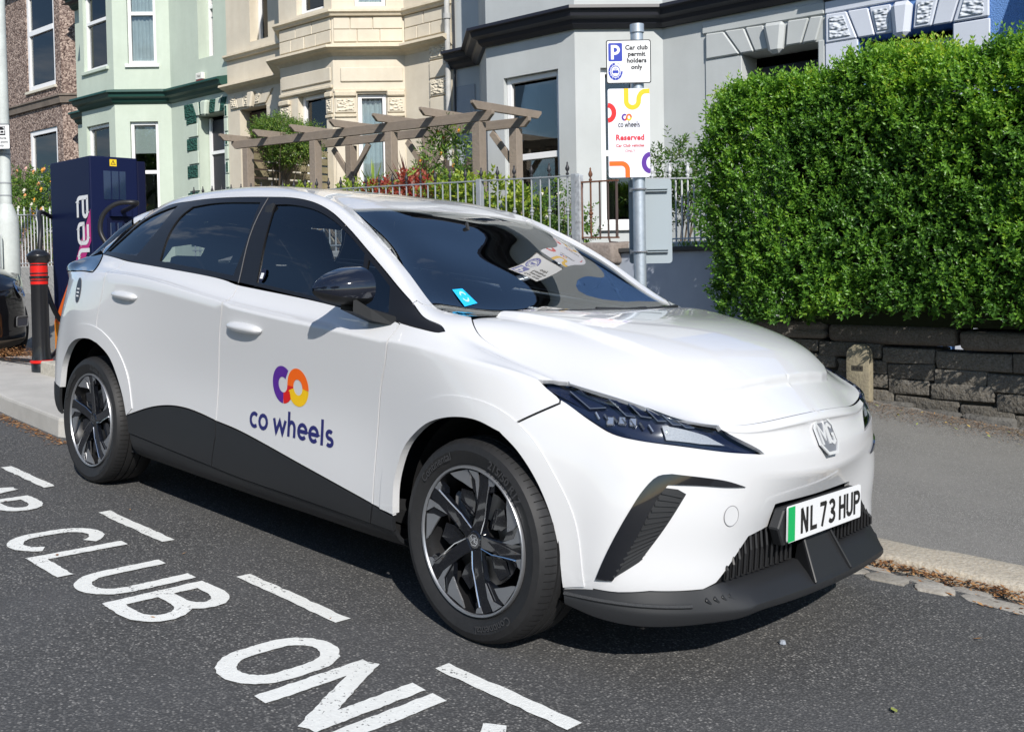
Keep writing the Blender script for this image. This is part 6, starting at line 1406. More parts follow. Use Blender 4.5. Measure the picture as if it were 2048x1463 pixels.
# octagonal chrome badge
bp_, bn_ = on_body((2.075, 0, .676), 0, .004)
bu = Vector((0, 1, 0)); bv = Vector(bn_).cross(bu).normalized(); bnv = Vector(bn_)
if bv.z < 0: bv = -bv
OCT = [(.062, .026), (.03, .060), (-.03, .060), (-.062, .026), (-.062, -.026), (-.03, -.060), (.03, -.060), (.062, -.026)]
bpos = lambda x, y, h: tuple(Vector(bp_) + bu * x + bv * y + bnv * h)
m = MB(); m.prism([bpos(x, y, -.004) for x, y in OCT], tuple(bnv * .004)); BADGE = m.build('badge', mat('badge_ground', (.16, .17, .19), rough=.35), CAR)
def badge_strokes(st, sw, h, scale=1.):
    m = MB()
    for s_, cl in st:
        V, F = ribbon(s_, sw, cl); k = len(V); m.add([bpos(p[0], p[1], .0005) for p in V] + [bpos(p[0], p[1], h) for p in V], [tuple(i + k for i in f) for f in F] + [(2 * i, 2 * i + 2, 2 * i + 2 + k, 2 * i + k) for i in range(k // 2 - 1)] + [(2 * i + 3, 2 * i + 1, 2 * i + 1 + k, 2 * i + 3 + k) for i in range(k // 2 - 1)])
    return m
MGM = [([(-.040, -.030), (-.040, .034), (-.016, -.008), (.006, .034), (.006, -.030)], False), ([(.044, .020), (.030, .032), (.016, .026), (.016, -.022), (.030, -.030), (.044, -.022), (.044, -.002), (.030, -.002)], False)]
BCH = mat('bright_chrome', (.80, .81, .82), rough=.22, metal=.35); badge_strokes([(OCT, True)], .010, .005).build('badge_rim', BCH, BADGE); badge_strokes(MGM, .011, .004).build('badge_letters', BCH, BADGE)
# ---------------------------------------------------------------- door handles, mirrors, wipers, decals
for (hx, hz, hw, drs) in ((-.955, .974, .906, RD), (.075, .897, .906, FD)):
    for i, sd in enumerate((-1, 1)):
        m = MB(); P = []
        for k in range(13):
            t = -1 + 2 * k / 12; a = math.sqrt(max(0, 1 - abs(t) ** 2.6)); h = .004 + .017 * a; d = .006 + .026 * a
            c = (hx + .125 * t, hw - .004, hz - .004 * t); P.append([(c[0], sd * (c[1] + d * math.cos(q)), c[2] + h * math.sin(q)) for q in np.linspace(-math.pi / 2, math.pi / 2, 9)])
        m.grid(P if sd > 0 else [r[::-1] for r in P]); m.build('door_handle', PAINT, drs[i], smooth=True, angle=180)
MIRB = mat('mirror_shell', (.008, .010, .018), rough=.06, coat=1., coatr=.01)
for sd in (-1, 1):
    MR = bpy.data.objects.new('door_mirror', None); col.objects.link(MR); MR.parent = CAR
    m = MB(); P = []
    fold = sd > 0
    for k in range(17):
        t = k / 16; w = .885 + (.045 if fold else .158) * t; e = max(0., 1 - t ** 1.9) ** .72
        zc = 1.094 - .012 * t; hu = .006 + .068 * e ** .8; hd = .006 + .062 * e; dx = .012 + (.05 if fold else .115) * e ** .7; x0 = (.50 - .28 * t if fold else .735 - .030 * t)
        row = []
        for q in np.linspace(-math.pi / 2, math.pi / 2, 15):
            cs, sn = math.cos(q), math.sin(q); row.append((x0 + dx * abs(cs) ** .75, sd * w, zc + (hu if sn > 0 else hd) * math.copysign(abs(sn) ** .85, sn)))
        P.append(row)
    P.insert(0, [((p[0] + P[0][0][0]) / 2, sd * .884, 1.094 + (p[2] - 1.094) * .2) for p in P[0]])
    G = P if sd < 0 else [r[::-1] for r in P]
    up = [r[5:] if sd < 0 else r[:10] for r in G]; lo = [r[:6] if sd < 0 else r[9:] for r in G]
    m.grid(up); m.build('mirror_cap', MIRB, MR, smooth=True, angle=60)
    m = MB(); m.grid(lo); m.build('mirror_base', BLKP, MR, smooth=True, angle=60)
    m = MB(); m.grid([[(p[0] + .004, p[1], p[2]) for p in (r[0], r[-1])] for r in G]); m.build('mirror_glass', CHROME, MR)
    m = MB(); ox = -.22 if fold else 0; m.grid([[(p[0] + ox, p[1], p[2]) for p in r_] for r_ in [[(.80, sd * .842, .965), (.93, sd * .842, .965), (.93, sd * .848, 1.0), (.80, sd * .848, 1.0), (.80, sd * .842, .965)], [(.77, sd * .90, .992), (.87, sd * .905, .985), (.865, sd * .91, 1.025), (.77, sd * .90, 1.03), (.77, sd * .90, .992)], [(.745, sd * .945, 1.015), (.82, sd * .95, 1.012), (.82, sd * .95, 1.06), (.745, sd * .945, 1.06), (.745, sd * .945, 1.015)]][:(2 if fold else 3)]])
    m.build('mirror_arm', BLKP, MR)
def wiper(pts):
    m = MB(); P = []
    for p in pts:
        q, n = S.at(S.uv((p[0], abs(p[1]), p[2]), 1), 1); P.append(tuple((q + n * .012) * [1, math.copysign(1, p[1]), 1]))
    m.tube(P, [.006, .008, .009, .012][-len(P):], 6); m.build('wiper', BLKP, CAR)
wiper([(1.155,-.36,1.016),(1.165,-.12,1.018),(1.165,.16,1.018),(1.17,.30,1.018)]); wiper([(1.08,.10,1.06),(1.12,.32,1.04),(1.14,.48,1.02),(1.12,.60,1.018)])
m = MB(); m.grid([[tuple(S.at((uHF[0] - .02 + du, 4), 1)[0] - np.array([0, 0, .004])), ] for du in (0, .2)]) if False else None
def door_decals(drs):
    for i, sd in enumerate((-1, 1)):
        def place(px, pz, h=.0014):
            p, n = on_body((px, .886, pz), 0, h); return tuple(p * [1, sd, 1])
        cx, cz, sc_ = .323, .6965, .0735 / .5
        fx = 1 if sd < 0 else -1
        for pts, c in co_mark():
            V, F = ribbon(pts, .29, False, .06); m = MB(); m.add([place(cx + p[0] * sc_ * .93 * fx, cz + p[1] * sc_) for p in V], F); m.build('logo_ring', LOGO[c], drs[i])
        rr, wd = glyph_run('co wheels', GEO, gap=.035, sw=.155); s_ = .555 / wd
        for V, F in rr:
            m = MB(); m.add([place(.370 + (p[0] - wd / 2) * s_ * fx, .500 + p[1] * .096) for p in V], F); m.build('logo_letter', LOGO['navy'], drs[i])
door_decals(FD)
for sd in (-1, 1):
    m = MB(); P = []
    for t_ in np.linspace(0, 1, 9):
        q, n = on_body(np.array([-.195, .622, 1.443]) * (1 - t_) + np.array([-.108, .826, 1.074]) * t_, 0, .001); P.append(tuple(q * [1, sd, 1]))
    m.tube(P, .0022, 5); m.build('pillar_seam', mat('pillar_seam_grey', (.09, .09, .095)), CAR)
def oval_sticker(c, rw, rh, tilt, ink, isl=0, sd=-1):
    p0, n = on_body(c, isl, .0015); u = np.cross(n, [0, 0, 1]); u /= np.linalg.norm(u); v = np.cross(u, n); v = v if v[2] > 0 else -v
    ct, st = math.cos(tilt), math.sin(tilt); uu = u * ct + v * st; vv = -u * st + v * ct
    f = lambda x, y, h=0.: tuple((p0 + uu * x + vv * y + n * h) * [1, sd, 1])
    m = MB(); m.poly([f(rw * math.cos(t), rh * math.sin(t)) for t in np.linspace(0, 2 * math.pi, 28, endpoint=False)][::(-1 if sd < 0 else 1)])
    k = m.build('sticker', mat('sticker_navy', (.012, .012, .03), rough=.4), CAR)
    m = MB()
    for j in range(3): m.add([f(-rw * .5, rh * (.05 - .28 * j), .001), f(rw * .5, rh * (.05 - .28 * j), .001), f(rw * .5, rh * (.05 - .28 * j) + .008, .001), f(-rw * .5, rh * (.05 - .28 * j) + .008, .001)], [(0, 1, 2, 3)])
    m.build('sticker_lines', LOGO['white'], k)
oval_sticker((.042, .806, 1.112), .020, .030, .0, 'navy'); oval_sticker((-1.50, .889, .975), .042, .066, .0, 'navy')
# sticker inside the windscreen
SP = [(.879,.528,1.093),(.878,.474,1.097),(.964,.479,1.047),(.982,.563,1.037)]
q = [S.at(S.uv(p, 1), 1) for p in SP]; q = [tuple((a - n * .002) * [1, -1, 1]) for a, n in q]
m = MB(); m.poly(q); st_ = m.build('screen_sticker', mat('sticker_blue', (.02, .50, .98), rough=.4), CAR)
c = np.mean(q, 0); m = MB(); e1 = (np.array(q[1]) - q[0]); e2 = (np.array(q[3]) - q[0]); nn = np.cross(e1, e2); nn /= np.linalg.norm(nn); nn = nn * (1 if nn[2] > 0 else -1)
for a0, a1 in ((20, 160), (200, 340)):
    V, F = ribbon(arc(0, 0, .26, .26, a0, a1, 12), .10); m.add([tuple(c + e1 * p[0] * 1.0 + e2 * p[1] + nn * .0012) for p in V], F)
m.build('sticker_emblem', mat('sticker_lime', (.45, .75, .62)), st_)
# ---------------------------------------------------------------- cabin
FAB = mat('seat_fabric', (.022, .022, .025), rough=.85); CAB = mat('cabin_trim', (.020, .021, .023), rough=.6)
def seat(cx, cy):
    t = bpy.data.objects.new('seat', None); col.objects.link(t); t.parent = CAR
    m = MB(); m.box(cx - .26, cx + .26, cy - .25, cy + .25, .42, .56); m.build('cushion', FAB, t, bevel=.05, seg=3, smooth=True)
    m = MB(); m.obox((cx - .33, cy, .84), (Vector((.96, 0, .27)).normalized(), (0, 1, 0), Vector((-.27, 0, .96)).normalized()), (.06, .24, .30)); m.build('backrest', FAB, t, bevel=.045, seg=3, smooth=True)
    m = MB(); m.obox((cx - .44, cy, 1.235), (Vector((.98, 0, .2)).normalized(), (0, 1, 0), Vector((-.2, 0, .98)).normalized()), (.045, .135, .085)); m.build('headrest', FAB, t, bevel=.035, seg=3, smooth=True)
    m = MB()
    for dy in (-.06, .06): m.tube([(cx - .41, cy + dy, 1.10), (cx - .43, cy + dy, 1.19)], .006, 6)
    m.build('headrest_posts', CHROME, t)
seat(.10, -.36); seat(.10, .36)
t = bpy.data.objects.new('rear_bench', None); col.objects.link(t); t.parent = CAR
m = MB(); m.box(-1.05, -.55, -.62, .62, .42, .56); m.build('cushion', FAB, t, bevel=.05, seg=2)
m = MB(); m.obox((-1.12, 0, .82), (Vector((.95, 0, .3)).normalized(), (0, 1, 0), Vector((-.3, 0, .95)).normalized()), (.06, .60, .26)); m.build('backrest', FAB, t, bevel=.04, seg=2)
for y in (-.40, .40):
    m = MB(); m.obox((-1.19, y, 1.11), ((1, 0, 0), (0, 1, 0), (0, 0, 1)), (.04, .13, .06)); m.build('headrest', FAB, t, bevel=.03, seg=2)
m = MB(); P = []
for x, z in ((.50, .62), (.52, .92), (.60, .965), (.85, .985), (1.16, .985)): P.append([(x, y, z - .02 * (abs(y) / .7) ** 2) for y in np.linspace(-.70, .70, 9)])
m.grid(P); m.box(.5, 1.0, -.12, .12, .4, .8); m.build('dashboard', CAB, CAR, smooth=True)
m = MB(); m.box(-1.2, 1.1, -.74, .74, .25, .30); m.box(-1.75, -1.24, -.62, .62, .30, .98); m.build('cabin_floor', CAB, CAR)
m = MB(); c = Vector((.46, -.36, .90)); ax = Vector((-.9, 0, .42)).normalized(); u = Vector((0, 1, 0)); v = ax.cross(u)
m.tube([c + (u * math.cos(t_) + v * math.sin(t_)) * .18 for t_ in np.linspace(0, 2 * math.pi, 29)], .015, 8, cap=False); m.beam(c - u * .17, c + u * .17, .04, .02, ax); m.tube([c, c - ax * .25], .04, 10); m.build('steering_wheel', CAB, CAR, smooth=True)
m = MB(); m.obox((.44, .0, 1.30), (Vector((.94, 0, -.34)).normalized(), (0, 1, 0), Vector((.34, 0, .94)).normalized()), (.012, .095, .026)); m.tube([(.44, 0, 1.31), (.42, 0, 1.365)], .010, 6); m.build('rear_view_mirror', CAB, CAR, bevel=.01)
m = MB(); m.grid([[(x, y, 1.405 + .07 * (1 - ((x + .55) / .95) ** 2) - .05 * (y / .56) ** 2) for y in np.linspace(-.56, .56, 7)] for x in np.linspace(.22, -1.35, 9)]); m.build('headlining', CAB, CAR, smooth=True)
m = MB()
for y in (-.68, .68): m.beam((.0, y * 1.13, 1.05), (-.13, y * .93, 1.40), .06, .05, (1, 0, 0))
m.build('pillar_trim', CAB, CAR)
# ---------------------------------------------------------------- wheels (built at the origin, axle along y, outer face at -y)
def wheel_parts():
    parts = {}
    m = MB(); prof = []
    def sec(lst): return lst
    tyre = [(.236, .012), (.250, .003), (.285, -.008), (.305, -.002), (.316, .012), (.3215, .030), (.3232, .055), (.3225, .0551), (.3160, .056), (.3160, .062), (.3235, .063), (.3240, .092), (.3170, .093), (.3170, .101), (.3240, .102), (.3240, .128), (.3170, .129), (.3170, .137), (.3235, .138), (.3232, .175), (.3215, .190), (.312, .212), (.285, .224), (.24, .215)]
    m.lathe([(r, h) for r, h in tyre], 72, (0, 0, 0), 'Y'); parts['tyre'] = (m.mesh('tyre', RUB, smooth=True, angle=30), {})
    m = MB()
    for k in range(84):
        a = 2 * math.pi * k / 84; c, s_ = math.cos(a), math.sin(a); c2, s2 = math.cos(a + .02), math.sin(a + .02)
        for (r0, h0, r1, h1) in ((.3150, .0105, .3218, .032), (.3218, .032, .3236, .052)):
            e = .0006
            m.add([((r0 + e) * s_, h0 - .0004, (r0 + e) * c), ((r1 + e) * s_, h1 - .0004, (r1 + e) * c), ((r1 + e) * s2 if False else (r1 + e) * math.sin(a + .009), h1 - .0004, (r1 + e) * math.cos(a + .009)), ((r0 + e) * math.sin(a + .009), h0 - .0004, (r0 + e) * math.cos(a + .009))], [(0, 1, 2, 3)])
    parts['tread_sipes'] = (m.mesh('tread_sipes', mat('sipe_black', (.003, .003, .003), rough=1)), {'kind': 'stuff'})
    # raised sidewall lettering
    for txt, ang, rad in (('Continental', 128, .272), ('215/50 R17', 55, .272), ('Continental', -62, .272)):
        V, F = font_mesh(txt, .036, bold=.0006); m = MB()
        m.add([((rad + y - .012) * math.cos(R(ang) - x / rad), -.0085, (rad + y - .012) * math.sin(R(ang) - x / rad)) for x, y in V], F)
        parts['sidewall_lettering#%d' % ang] = (m.mesh('sidewall_lettering', mat('rubber_letter', (.040, .040, .042), rough=.7)), {})
    m = MB(); m.lathe([(.2365, .014), (.2375, .004), (.234, -.001), (.229, .0), (.2265, .006)], 64, (0, 0, 0), 'Y'); parts['rim_lip'] = (m.mesh('rim_lip', SILV, smooth=True, angle=50), {})
    m = MB(); m.lathe([(.2265, .006), (.222, .03), (.205, .06), (.20, .19), (.235, .205)], 48, (0, 0, 0), 'Y'); parts['rim_barrel'] = (m.mesh('rim_barrel', mat('rim_black', (.012, .012, .013), rough=.3, coat=.5), smooth=True), {})
    pol = lambda th, r, h=0.: (r * math.cos(R(th)), h, r * math.sin(R(th)))
    dish = lambda r: .006 + .020 * (1 - r) ** 1.2          # face depth, r relative to the rim
    RR = .2275
    def plate(m, pr, lift, thick):
        """polar polygon [(angle, r rel)] -> slab following the dish"""
        top = [pol(a, r * RR, dish(r) - lift) for a, r in pr]; n = len(top)
        m.add(top + [(x, y + thick, z) for x, y, z in top], [tuple(range(n)), tuple(range(2 * n - 1, n - 1, -1))] + [(i, i + n, (i + 1) % n + n, (i + 1) % n) for i in range(n)])
    def add(nm, m, mt, **k): parts[nm + '#' + str(len(parts))] = (m.mesh(nm, mt, **k), {})
    for k in range(5):
        t = 70 + 72 * k
        # spoke: a bright ridge on one flank and a broad gloss black blade behind it, machined facets at the rim
        m = MB(); plate(m, [(t - 30, .16), (t - 6, .55), (t - 1.5, .985), (t + 5, .99), (t + 12, .98), (t + 13, .60), (t + 20, .30), (t + 40, .17)], 0, .022); add('spoke', m, GLOSS, bevel=.0015)
        m = MB(); plate(m, [(t + 13, .58), (t + 24, .72), (t + 33, .93), (t + 38, .985), (t + 12, .985)], -.006, .018); add('spoke_web', m, GLOSS)
        m = MB(); plate(m, [(t - 4, .80), (t - 8, .86), (t - 6, .985), (t - 1, .985)], -.003, .02); add('spoke_web', m, GLOSS)
        for pr, lf, th in (([(t + 13, .60), (t + 17, .86), (t + 25.5, .985), (t + 14, .985), (t + 11.5, .80)], .0012, .004), ([(t + 24, .72), (t + 36, .80), (t + 46, .90), (t + 50, .985), (t + 28, .985), (t + 25, .86)], -.003, .006), ([(t - 1.0, .88), (t - 6, .93), (t - 7, .985), (t + 1.5, .985)], .001, .005)):
            m = MB(); plate(m, pr, lf, th); add('machined_facet', m, SILV)
        m = MB(); m.tube([pol(t - 29, .17 * RR, dish(.17) - .001), pol(t - 14, .40 * RR, dish(.4) - .002), pol(t - 5.5, .62 * RR, dish(.62) - .002), pol(t - 1.5, .90 * RR, dish(.9) - .002)], [.0022, .0022, .0022, .003], 5); add('spoke_ridge', m, CHROME, smooth=True)
        m = MB(); plate(m, [(t + 42, .30), (t + 28, .50), (t + 30, .66), (t + 48, .74), (t + 58, .60), (t + 54, .36)], -.022, .006); add('aero_blade', m, GLOSS)
    m = MB(); m.lathe([(0, .020), (.026, .020), (.030, .024), (.045, .026), (.050, .045)], 28, (0, 0, 0), 'Y'); parts['hub_cap'] = (m.mesh('hub_cap', GLOSS, smooth=True, angle=30), {})
    m = MB()
    for s_, cl in [(OCT, True)] + MGM:
        V, F = ribbon(s_, .010, cl); m.add([(p[0] * .27, .0188, p[1] * .27) for p in V], F)
    parts['hub_badge'] = (m.mesh('hub_badge', CHROME), {})
    m = MB(); m.lathe([(.06, .075), (.150, .075), (.150, .088), (.06, .088)], 40, (0, 0, 0), 'Y'); parts['brake_disc'] = (m.mesh('brake_disc', mat('disc_steel', (.38, .37, .36), rough=.35, metal=1.), smooth=True, angle=30), {})
    m = MB(); m.obox((-.105, .085, .065), (Vector((.8, 0, -.6)).normalized() if False else (1, 0, 0), (0, 1, 0), (0, 0, 1)), (.035, .03, .06)); parts['brake_caliper'] = (m.mesh('brake_caliper', mat('caliper_grey', (.35, .35, .36), rough=.4, metal=.5), bevel=.01), {})
    m = MB(); m.poly([(.2 * math.cos(q_), .12, .2 * math.sin(q_)) for q_ in np.linspace(0, 2 * math.pi, 32, endpoint=False)]); m.tube([(0, .05, 0), (0, .2, 0)], .05, 14); parts['wheel_back'] = (m.mesh('wheel_back', DARK), {})
    return parts
WP = wheel_parts()
def wheel(x, sd, steer=0., spin=0.):
    w = bpy.data.objects.new('wheel', None); col.objects.link(w); w.parent = CAR
    w.matrix_local = Matrix.Translation((x, sd * .884, .3205)) @ Matrix.Rotation((0 if sd < 0 else math.pi) + steer, 4, 'Z') @ Matrix.Rotation(spin, 4, 'Y')
    for nme, (me, pr) in WP.items():
        o = put(nme.split('#')[0], me, w)
        for k_, v_ in pr.items(): o[k_] = v_
wheel(1.3525, -1, -.053); wheel(1.3525, 1, -.053); wheel(-1.3525, -1, 0., R(-16)); wheel(-1.3525, 1)
# ---------------------------------------------------------------- signs, charger, bollard, lamp post, dark car
def frame_at(o, xdir, zup=(0, 0, 1)):
    x = Vector(xdir).normalized(); z = Vector(zup); y = z.cross(x).normalized(); m = Matrix((x, y, z)).transposed().to_4x4(); m.translation = o; return m
GALV = mat('galvanised', (.46, .52, .58), rough=.42, metal=.55, var=[(9, .5, (.30, .35, .40)), (40, .4, (.62, .66, .70))], bump=(60, .25, .002)); SGREY = mat('sign_back_grey', (.30, .35, .38), rough=.55); SWH = mat('sign_white', (.78, .79, .80), rough=.35); SBLK = mat('sign_black', (.012, .012, .014), rough=.4); SBLU = mat('sign_blue', (.012, .035, .36), rough=.35)
PX = Vector((.0606, 1.959, 0)); pz0 = (ROAD @ Vector((.08, 1.95, .02))).z - .03
SP_ = thing('sign_post', 'galvanised round post holding the car club signs beside the car', 'post', (PX.x, PX.y, pz0)); m = MB(); m.tube([(0, 0, 0), (-.004, .003, 2.56 - pz0)], .038, 20); m.build('pole', GALV, SP_, smooth=True, angle=60); m = MB(); m.lathe([(.038, 0), (.042, .0), (.042, .05), (.0, .058)], 20, (0, 0, 2.53 - pz0)); m.build('cap', GALV, SP_, smooth=True)
for z in (1.595, 1.22): m = MB(); m.tube([(.043 * math.cos(a), .043 * math.sin(a), z - pz0) for a in np.linspace(0, 2 * math.pi, 17)], .006, 6, cap=False); m.box(-.062, -.03, -.012, .012, z - pz0 - .014, z - pz0 + .014); m.build('clip', mat('clip_steel', (.55, .56, .57), rough=.35, metal=.8), SP_)
SX = Vector((.187, .194, 0)).normalized()       # the plates face the road, turned a little towards traffic
def sign(name, label, cat, lx, ly, lz, w, h, r, face, th=.003, frame=None):
    T = thing(name, label, cat, (0, 0, 0)); T.matrix_world = frame_at(Vector((lx, ly, lz)), SX)
    m = MB(); m.prism([(x, 0, z) for x, z in rrect(w, h, r, c=(w / 2, h / 2))], (0, th, 0)); m.build('plate', face, T); return T
def flat(T, name, V, F, mt, y=-.0012): m = MB(); m.add([(x, y, z) for x, z in V], F); return m.build(name, mt, T)
S1 = sign('parking_sign', 'white sign with blue P and permit holders text at the post top', 'parking sign', -.0416, 1.787, 2.222, .267, .258, .012, SBLK)
def fillp(T, name, pts, mt, y): m = MB(); m.poly([(x, y, z) for x, z in pts]); return m.build(name, mt, T)
fillp(S1, 'white_panel', rrect(.255, .246, .009, c=(.1335, .129)), SWH, -.0006)
fillp(S1, 'blue_square', rrect(.083, .108, .008, c=(.0545, .186)), SBLU, -.0012)
P_ = [ribbon([(.037, .143), (.037, .228)], .017), ribbon([(.030, .220), (.052, .220)] + arc(.053, .199, .021, .021, 90, -90, 8) + [(.037, .178)], .016)]
for i, (V, F) in enumerate(P_): flat(S1, 'letter_p', V, F, SWH, -.0018 - .0004 * i)
fillp(S1, 'blue_disc', [(.0545 + .043 * math.cos(a), .072 + .052 * math.sin(a)) for a in np.linspace(0, 2 * math.pi, 28, endpoint=False)], SBLU, -.0012)
V, F = ribbon([(.0545 + .030 * math.cos(R(a)), .072 + .036 * math.sin(R(a))) for a in range(0, 360, 15)], .0035, True); flat(S1, 'disc_ring', V, F, SWH, -.0018)
V, F = ribbon([(.0545 + .037 * math.cos(R(a)), .072 + .0445 * math.sin(R(a))) for a in range(0, 100, 8)], .009); flat(S1, 'disc_arc', V, F, SWH, -.0018)
for a in range(120, 360, 30): V, F = ribbon([(.0545 + .034 * math.cos(R(a)), .072 + .041 * math.sin(R(a))), (.0545 + .040 * math.cos(R(a)), .072 + .048 * math.sin(R(a)))], .0022); flat(S1, 'disc_tick', V, F, SWH, -.0018)
fillp(S1, 'white_disc', [(.0545 + .024 * math.cos(a), .072 + .029 * math.sin(a)) for a in np.linspace(0, 2 * math.pi, 24, endpoint=False)], SWH, -.0016)
fillp(S1, 'car_symbol', [(.037, .062), (.037, .075), (.042, .079), (.046, .090), (.063, .090), (.067, .079), (.072, .075), (.072, .062), (.067, .062), (.065, .058), (.061, .062), (.048, .062), (.044, .058), (.042, .062)], SBLU, -.0022); V, F = ribbon([(.049, .086), (.060, .086), (.063, .080), (.046, .080)], .003, True); flat(S1, 'car_window', V, F, SWH, -.0028)
def text(T, s_, x, z, size, mt, y=-.0022, bold=.0, name='lettering', sx=1., sp=1.):
    V, F = font_mesh(s_, size, bold, space=sp); return flat(T, name, [(x + a * sx, z + b) for a, b in V], F, mt, y)
for i, ln in enumerate(('Car club', 'permit', 'holders', 'only')): text(S1, ln, .181, .200 - .0385 * i, .0375, SBLK, bold=.0014, sp=1.04)
S2_ = sign('car_club_sign', 'tall white co wheels reserved sign with coloured curls on the post', 'car club sign', -.0345, 1.787, 1.664, .249, .527, .012, mat('sign_lilac_white', (.74, .75, .82), rough=.3))
rib = lambda pts, c, w=.030, y=-.0012: flat(S2_, 'coloured_curl', *ribbon(pts, w), LOGO[c], y)
H_ = .527
rib([(.110, H_), (.110, H_ - .05)] + arc(.147, H_ - .075, .037, .037, 180, 360, 12) + arc(.225, H_ - .07, .041, .053, 180, 90, 8)[1:] + [(.249, H_ - .017)], 'yellow', .028)
rib(arc(.0, .385, .036, .045, 90, -90, 14), 'red', .028); rib([(.004, .083), (.075, .083)] + arc(.076, .045, .037, .038, 90, 0, 8) + [(.113, 0)], 'orange', .028); rib(arc(.249, .085, .038, .050, 90, 270, 14), 'purple', .028)
for pts, c in co_mark(): rib([(.099 + p[0] * .036, .357 + p[1] * .044) for p in pts], c, .0105)
rr_, wd = glyph_run('co wheels', GEO, gap=.035, sw=.17); k = .130 / wd
for V, F in rr_: flat(S2_, 'sign_letter', [(.060 + p[0] * k, .298 + p[1] * .036) for p in V], F, mat('sign_ink', (.05, .05, .06)))
text(S2_, 'Reserved', .130, .222, .046, mat('sign_red', (.62, .03, .05)), bold=.0016, sx=.92, sp=1.08); text(S2_, 'Car Club vehicles', .130, .182, .0235, mat('sign_pink', (.60, .10, .11)), bold=.0007, sx=.95, sp=1.05); text(S2_, 'ONLY', .130, .150, .022, mat('sign_pink', (0, 0, 0)), sp=1.05)
S3 = thing('grey_sign_back', 'blank grey back of a sign clamped low on the post', 'sign', (0, 0, 0)); S3.matrix_world = frame_at(Vector((.002, 1.95, 1.148)), Vector((.18, .185, 0)))
m = MB(); m.prism([(x, .045, z) for x, z in rrect(.262, .515, .02, c=(.13, .2575))], (0, .003, 0)); m.build('plate', SGREY, S3)
for z in (.075, .445): m = MB(); m.box(.03, .235, .022, .044, z - .008, z - .003); m.box(.03, .235, .022, .044, z + .006, z + .011); m.box(.03, .235, .038, .044, z - .008, z + .011); m.build('channel', SGREY, S3)
# ---- charger cabinet
NVY = mat('charger_navy', (.004, .008, .040), rough=.5, spec=.25); NVY2 = mat('charger_navy_deep', (.004, .006, .028), rough=.5, spec=.25)
CH = thing('charging_unit', 'tall navy electric car charging cabinet with sideways lettering', 'charging point', (-5.56, 1.16, .34)); cz = -.34
m = MB(); m.box(-.43, .43, -.243, .22, .06, 2.22 + cz); m.build('cabinet', NVY, CH, bevel=.012, seg=2); m = MB(); m.box(-.44, .44, -.2, .30, -.1, .08); m.build('plinth', mat('plinth_grey', (.25, .25, .25)), CH); m = MB(); m.box(-.36, .425, .222, .31, .9, 2.195 + cz); m.build('rear_module', NVY2, CH, bevel=.01)
m = MB(); m.box(.4302, .436, .14, .215, .3, 2.17 + cz) if False else None
FX_ = .4312
def cpan(name, pts, mt, d=.0016): m = MB(); m.add([(x, -.2445 - d, z + cz) for x, z in pts], [tuple(range(len(pts)))]); return m.build(name, mt, CH)
xo = 5.56
STRIPE = [((-5.14, 1.685), (-5.13, 1.42), (-5.50, .96), (-5.51, 1.22), 'magenta'), ]
MAG = mat('stripe_magenta', (.48, .03, .20), rough=.35); ORG = mat('stripe_orange', (.80, .14, .02), rough=.35); AMB = mat('stripe_amber', (.80, .27, .03), rough=.35)
cpan('stripe_magenta', [(-5.131 + xo, 1.74), (-5.131 + xo, 1.45), (-5.52 + xo, 1.00), (-5.50 + xo, 1.23)], MAG); cpan('stripe_orange', [(-5.50 + xo, 1.23), (-5.52 + xo, 1.00), (-5.30 + xo, .62), (-5.92 + xo, .72)], ORG) if False else cpan('stripe_orange', [(-5.50 + xo, 1.23), (-5.40 + xo, 1.13), (-5.55 + xo, .60), (-5.985 + xo, .70)], ORG)
cpan('stripe_amber', [(-5.985 + xo, .70), (-5.55 + xo, .60), (-5.6 + xo, .42), (-5.985 + xo, .42)], AMB)
# sideways lettering, reading upwards: strokes in (across, along) with along = up
LT = {'a': [[(.05, .56), (.42, .56)] + arc(.42, .44, .12, .12, 90, 0, 5) + [(.54, .06), (.18, .06)] + arc(.18, .17, .12, .11, 270, 90, 6) + [(.50, .28)]], 'e': [[(.52, .06), (.2, .06)] + arc(.2, .2, .14, .14, 270, 180, 5) + [(.06, .42)] + arc(.2, .42, .14, .14, 180, 90, 5) + [(.40, .56)] + arc(.40, .43, .14, .13, 90, 0, 5) + [(.54, .28), (.1, .28)]], 'n': [[(.06, 0), (.06, .56), (.38, .56)] + arc(.38, .40, .16, .16, 90, 0, 5) + [(.54, 0)]]}
for ch, z0 in (('n', 1.175), ('e', 1.415), ('a', 1.655)):
    for st in LT[ch]:
        V, F = ribbon(st, .105, False, .04); m = MB(); m.add([(-5.165 + xo - p[1] * .40, -.2445 - .0034, z0 + p[0] * .36 + cz) for p in V], F); m.build('letter', mat('lettering_white', (.75, .76, .78), rough=.4), CH)
def side(name, y0, y1, z0, z1, mt, d=.002): m = MB(); m.box(.430, .430 + d, y0 - 1.16, y1 - 1.16, z0 + cz, z1 + cz); return m.build(name, mt, CH)
wl = side('warning_label', 1.11, 1.176, 2.135, 2.197, mat('label_yellow', (.80, .55, .02), rough=.4)); m = MB(); V, F = ribbon([(1.122 - 1.16, 2.150 + cz), (1.164 - 1.16, 2.150 + cz), (1.143 - 1.16, 2.187 + cz)], .005, True); m.add([(.4326, a, b) for a, b in V], F); V, F = ribbon([(1.146 - 1.16, 2.178 + cz), (1.140 - 1.16, 2.168 + cz), (1.146 - 1.16, 2.166 + cz), (1.141 - 1.16, 2.156 + cz)], .003); m.add([(.4328, a, b) for a, b in V], F); m.build('warning_triangle', SBLK, wl)
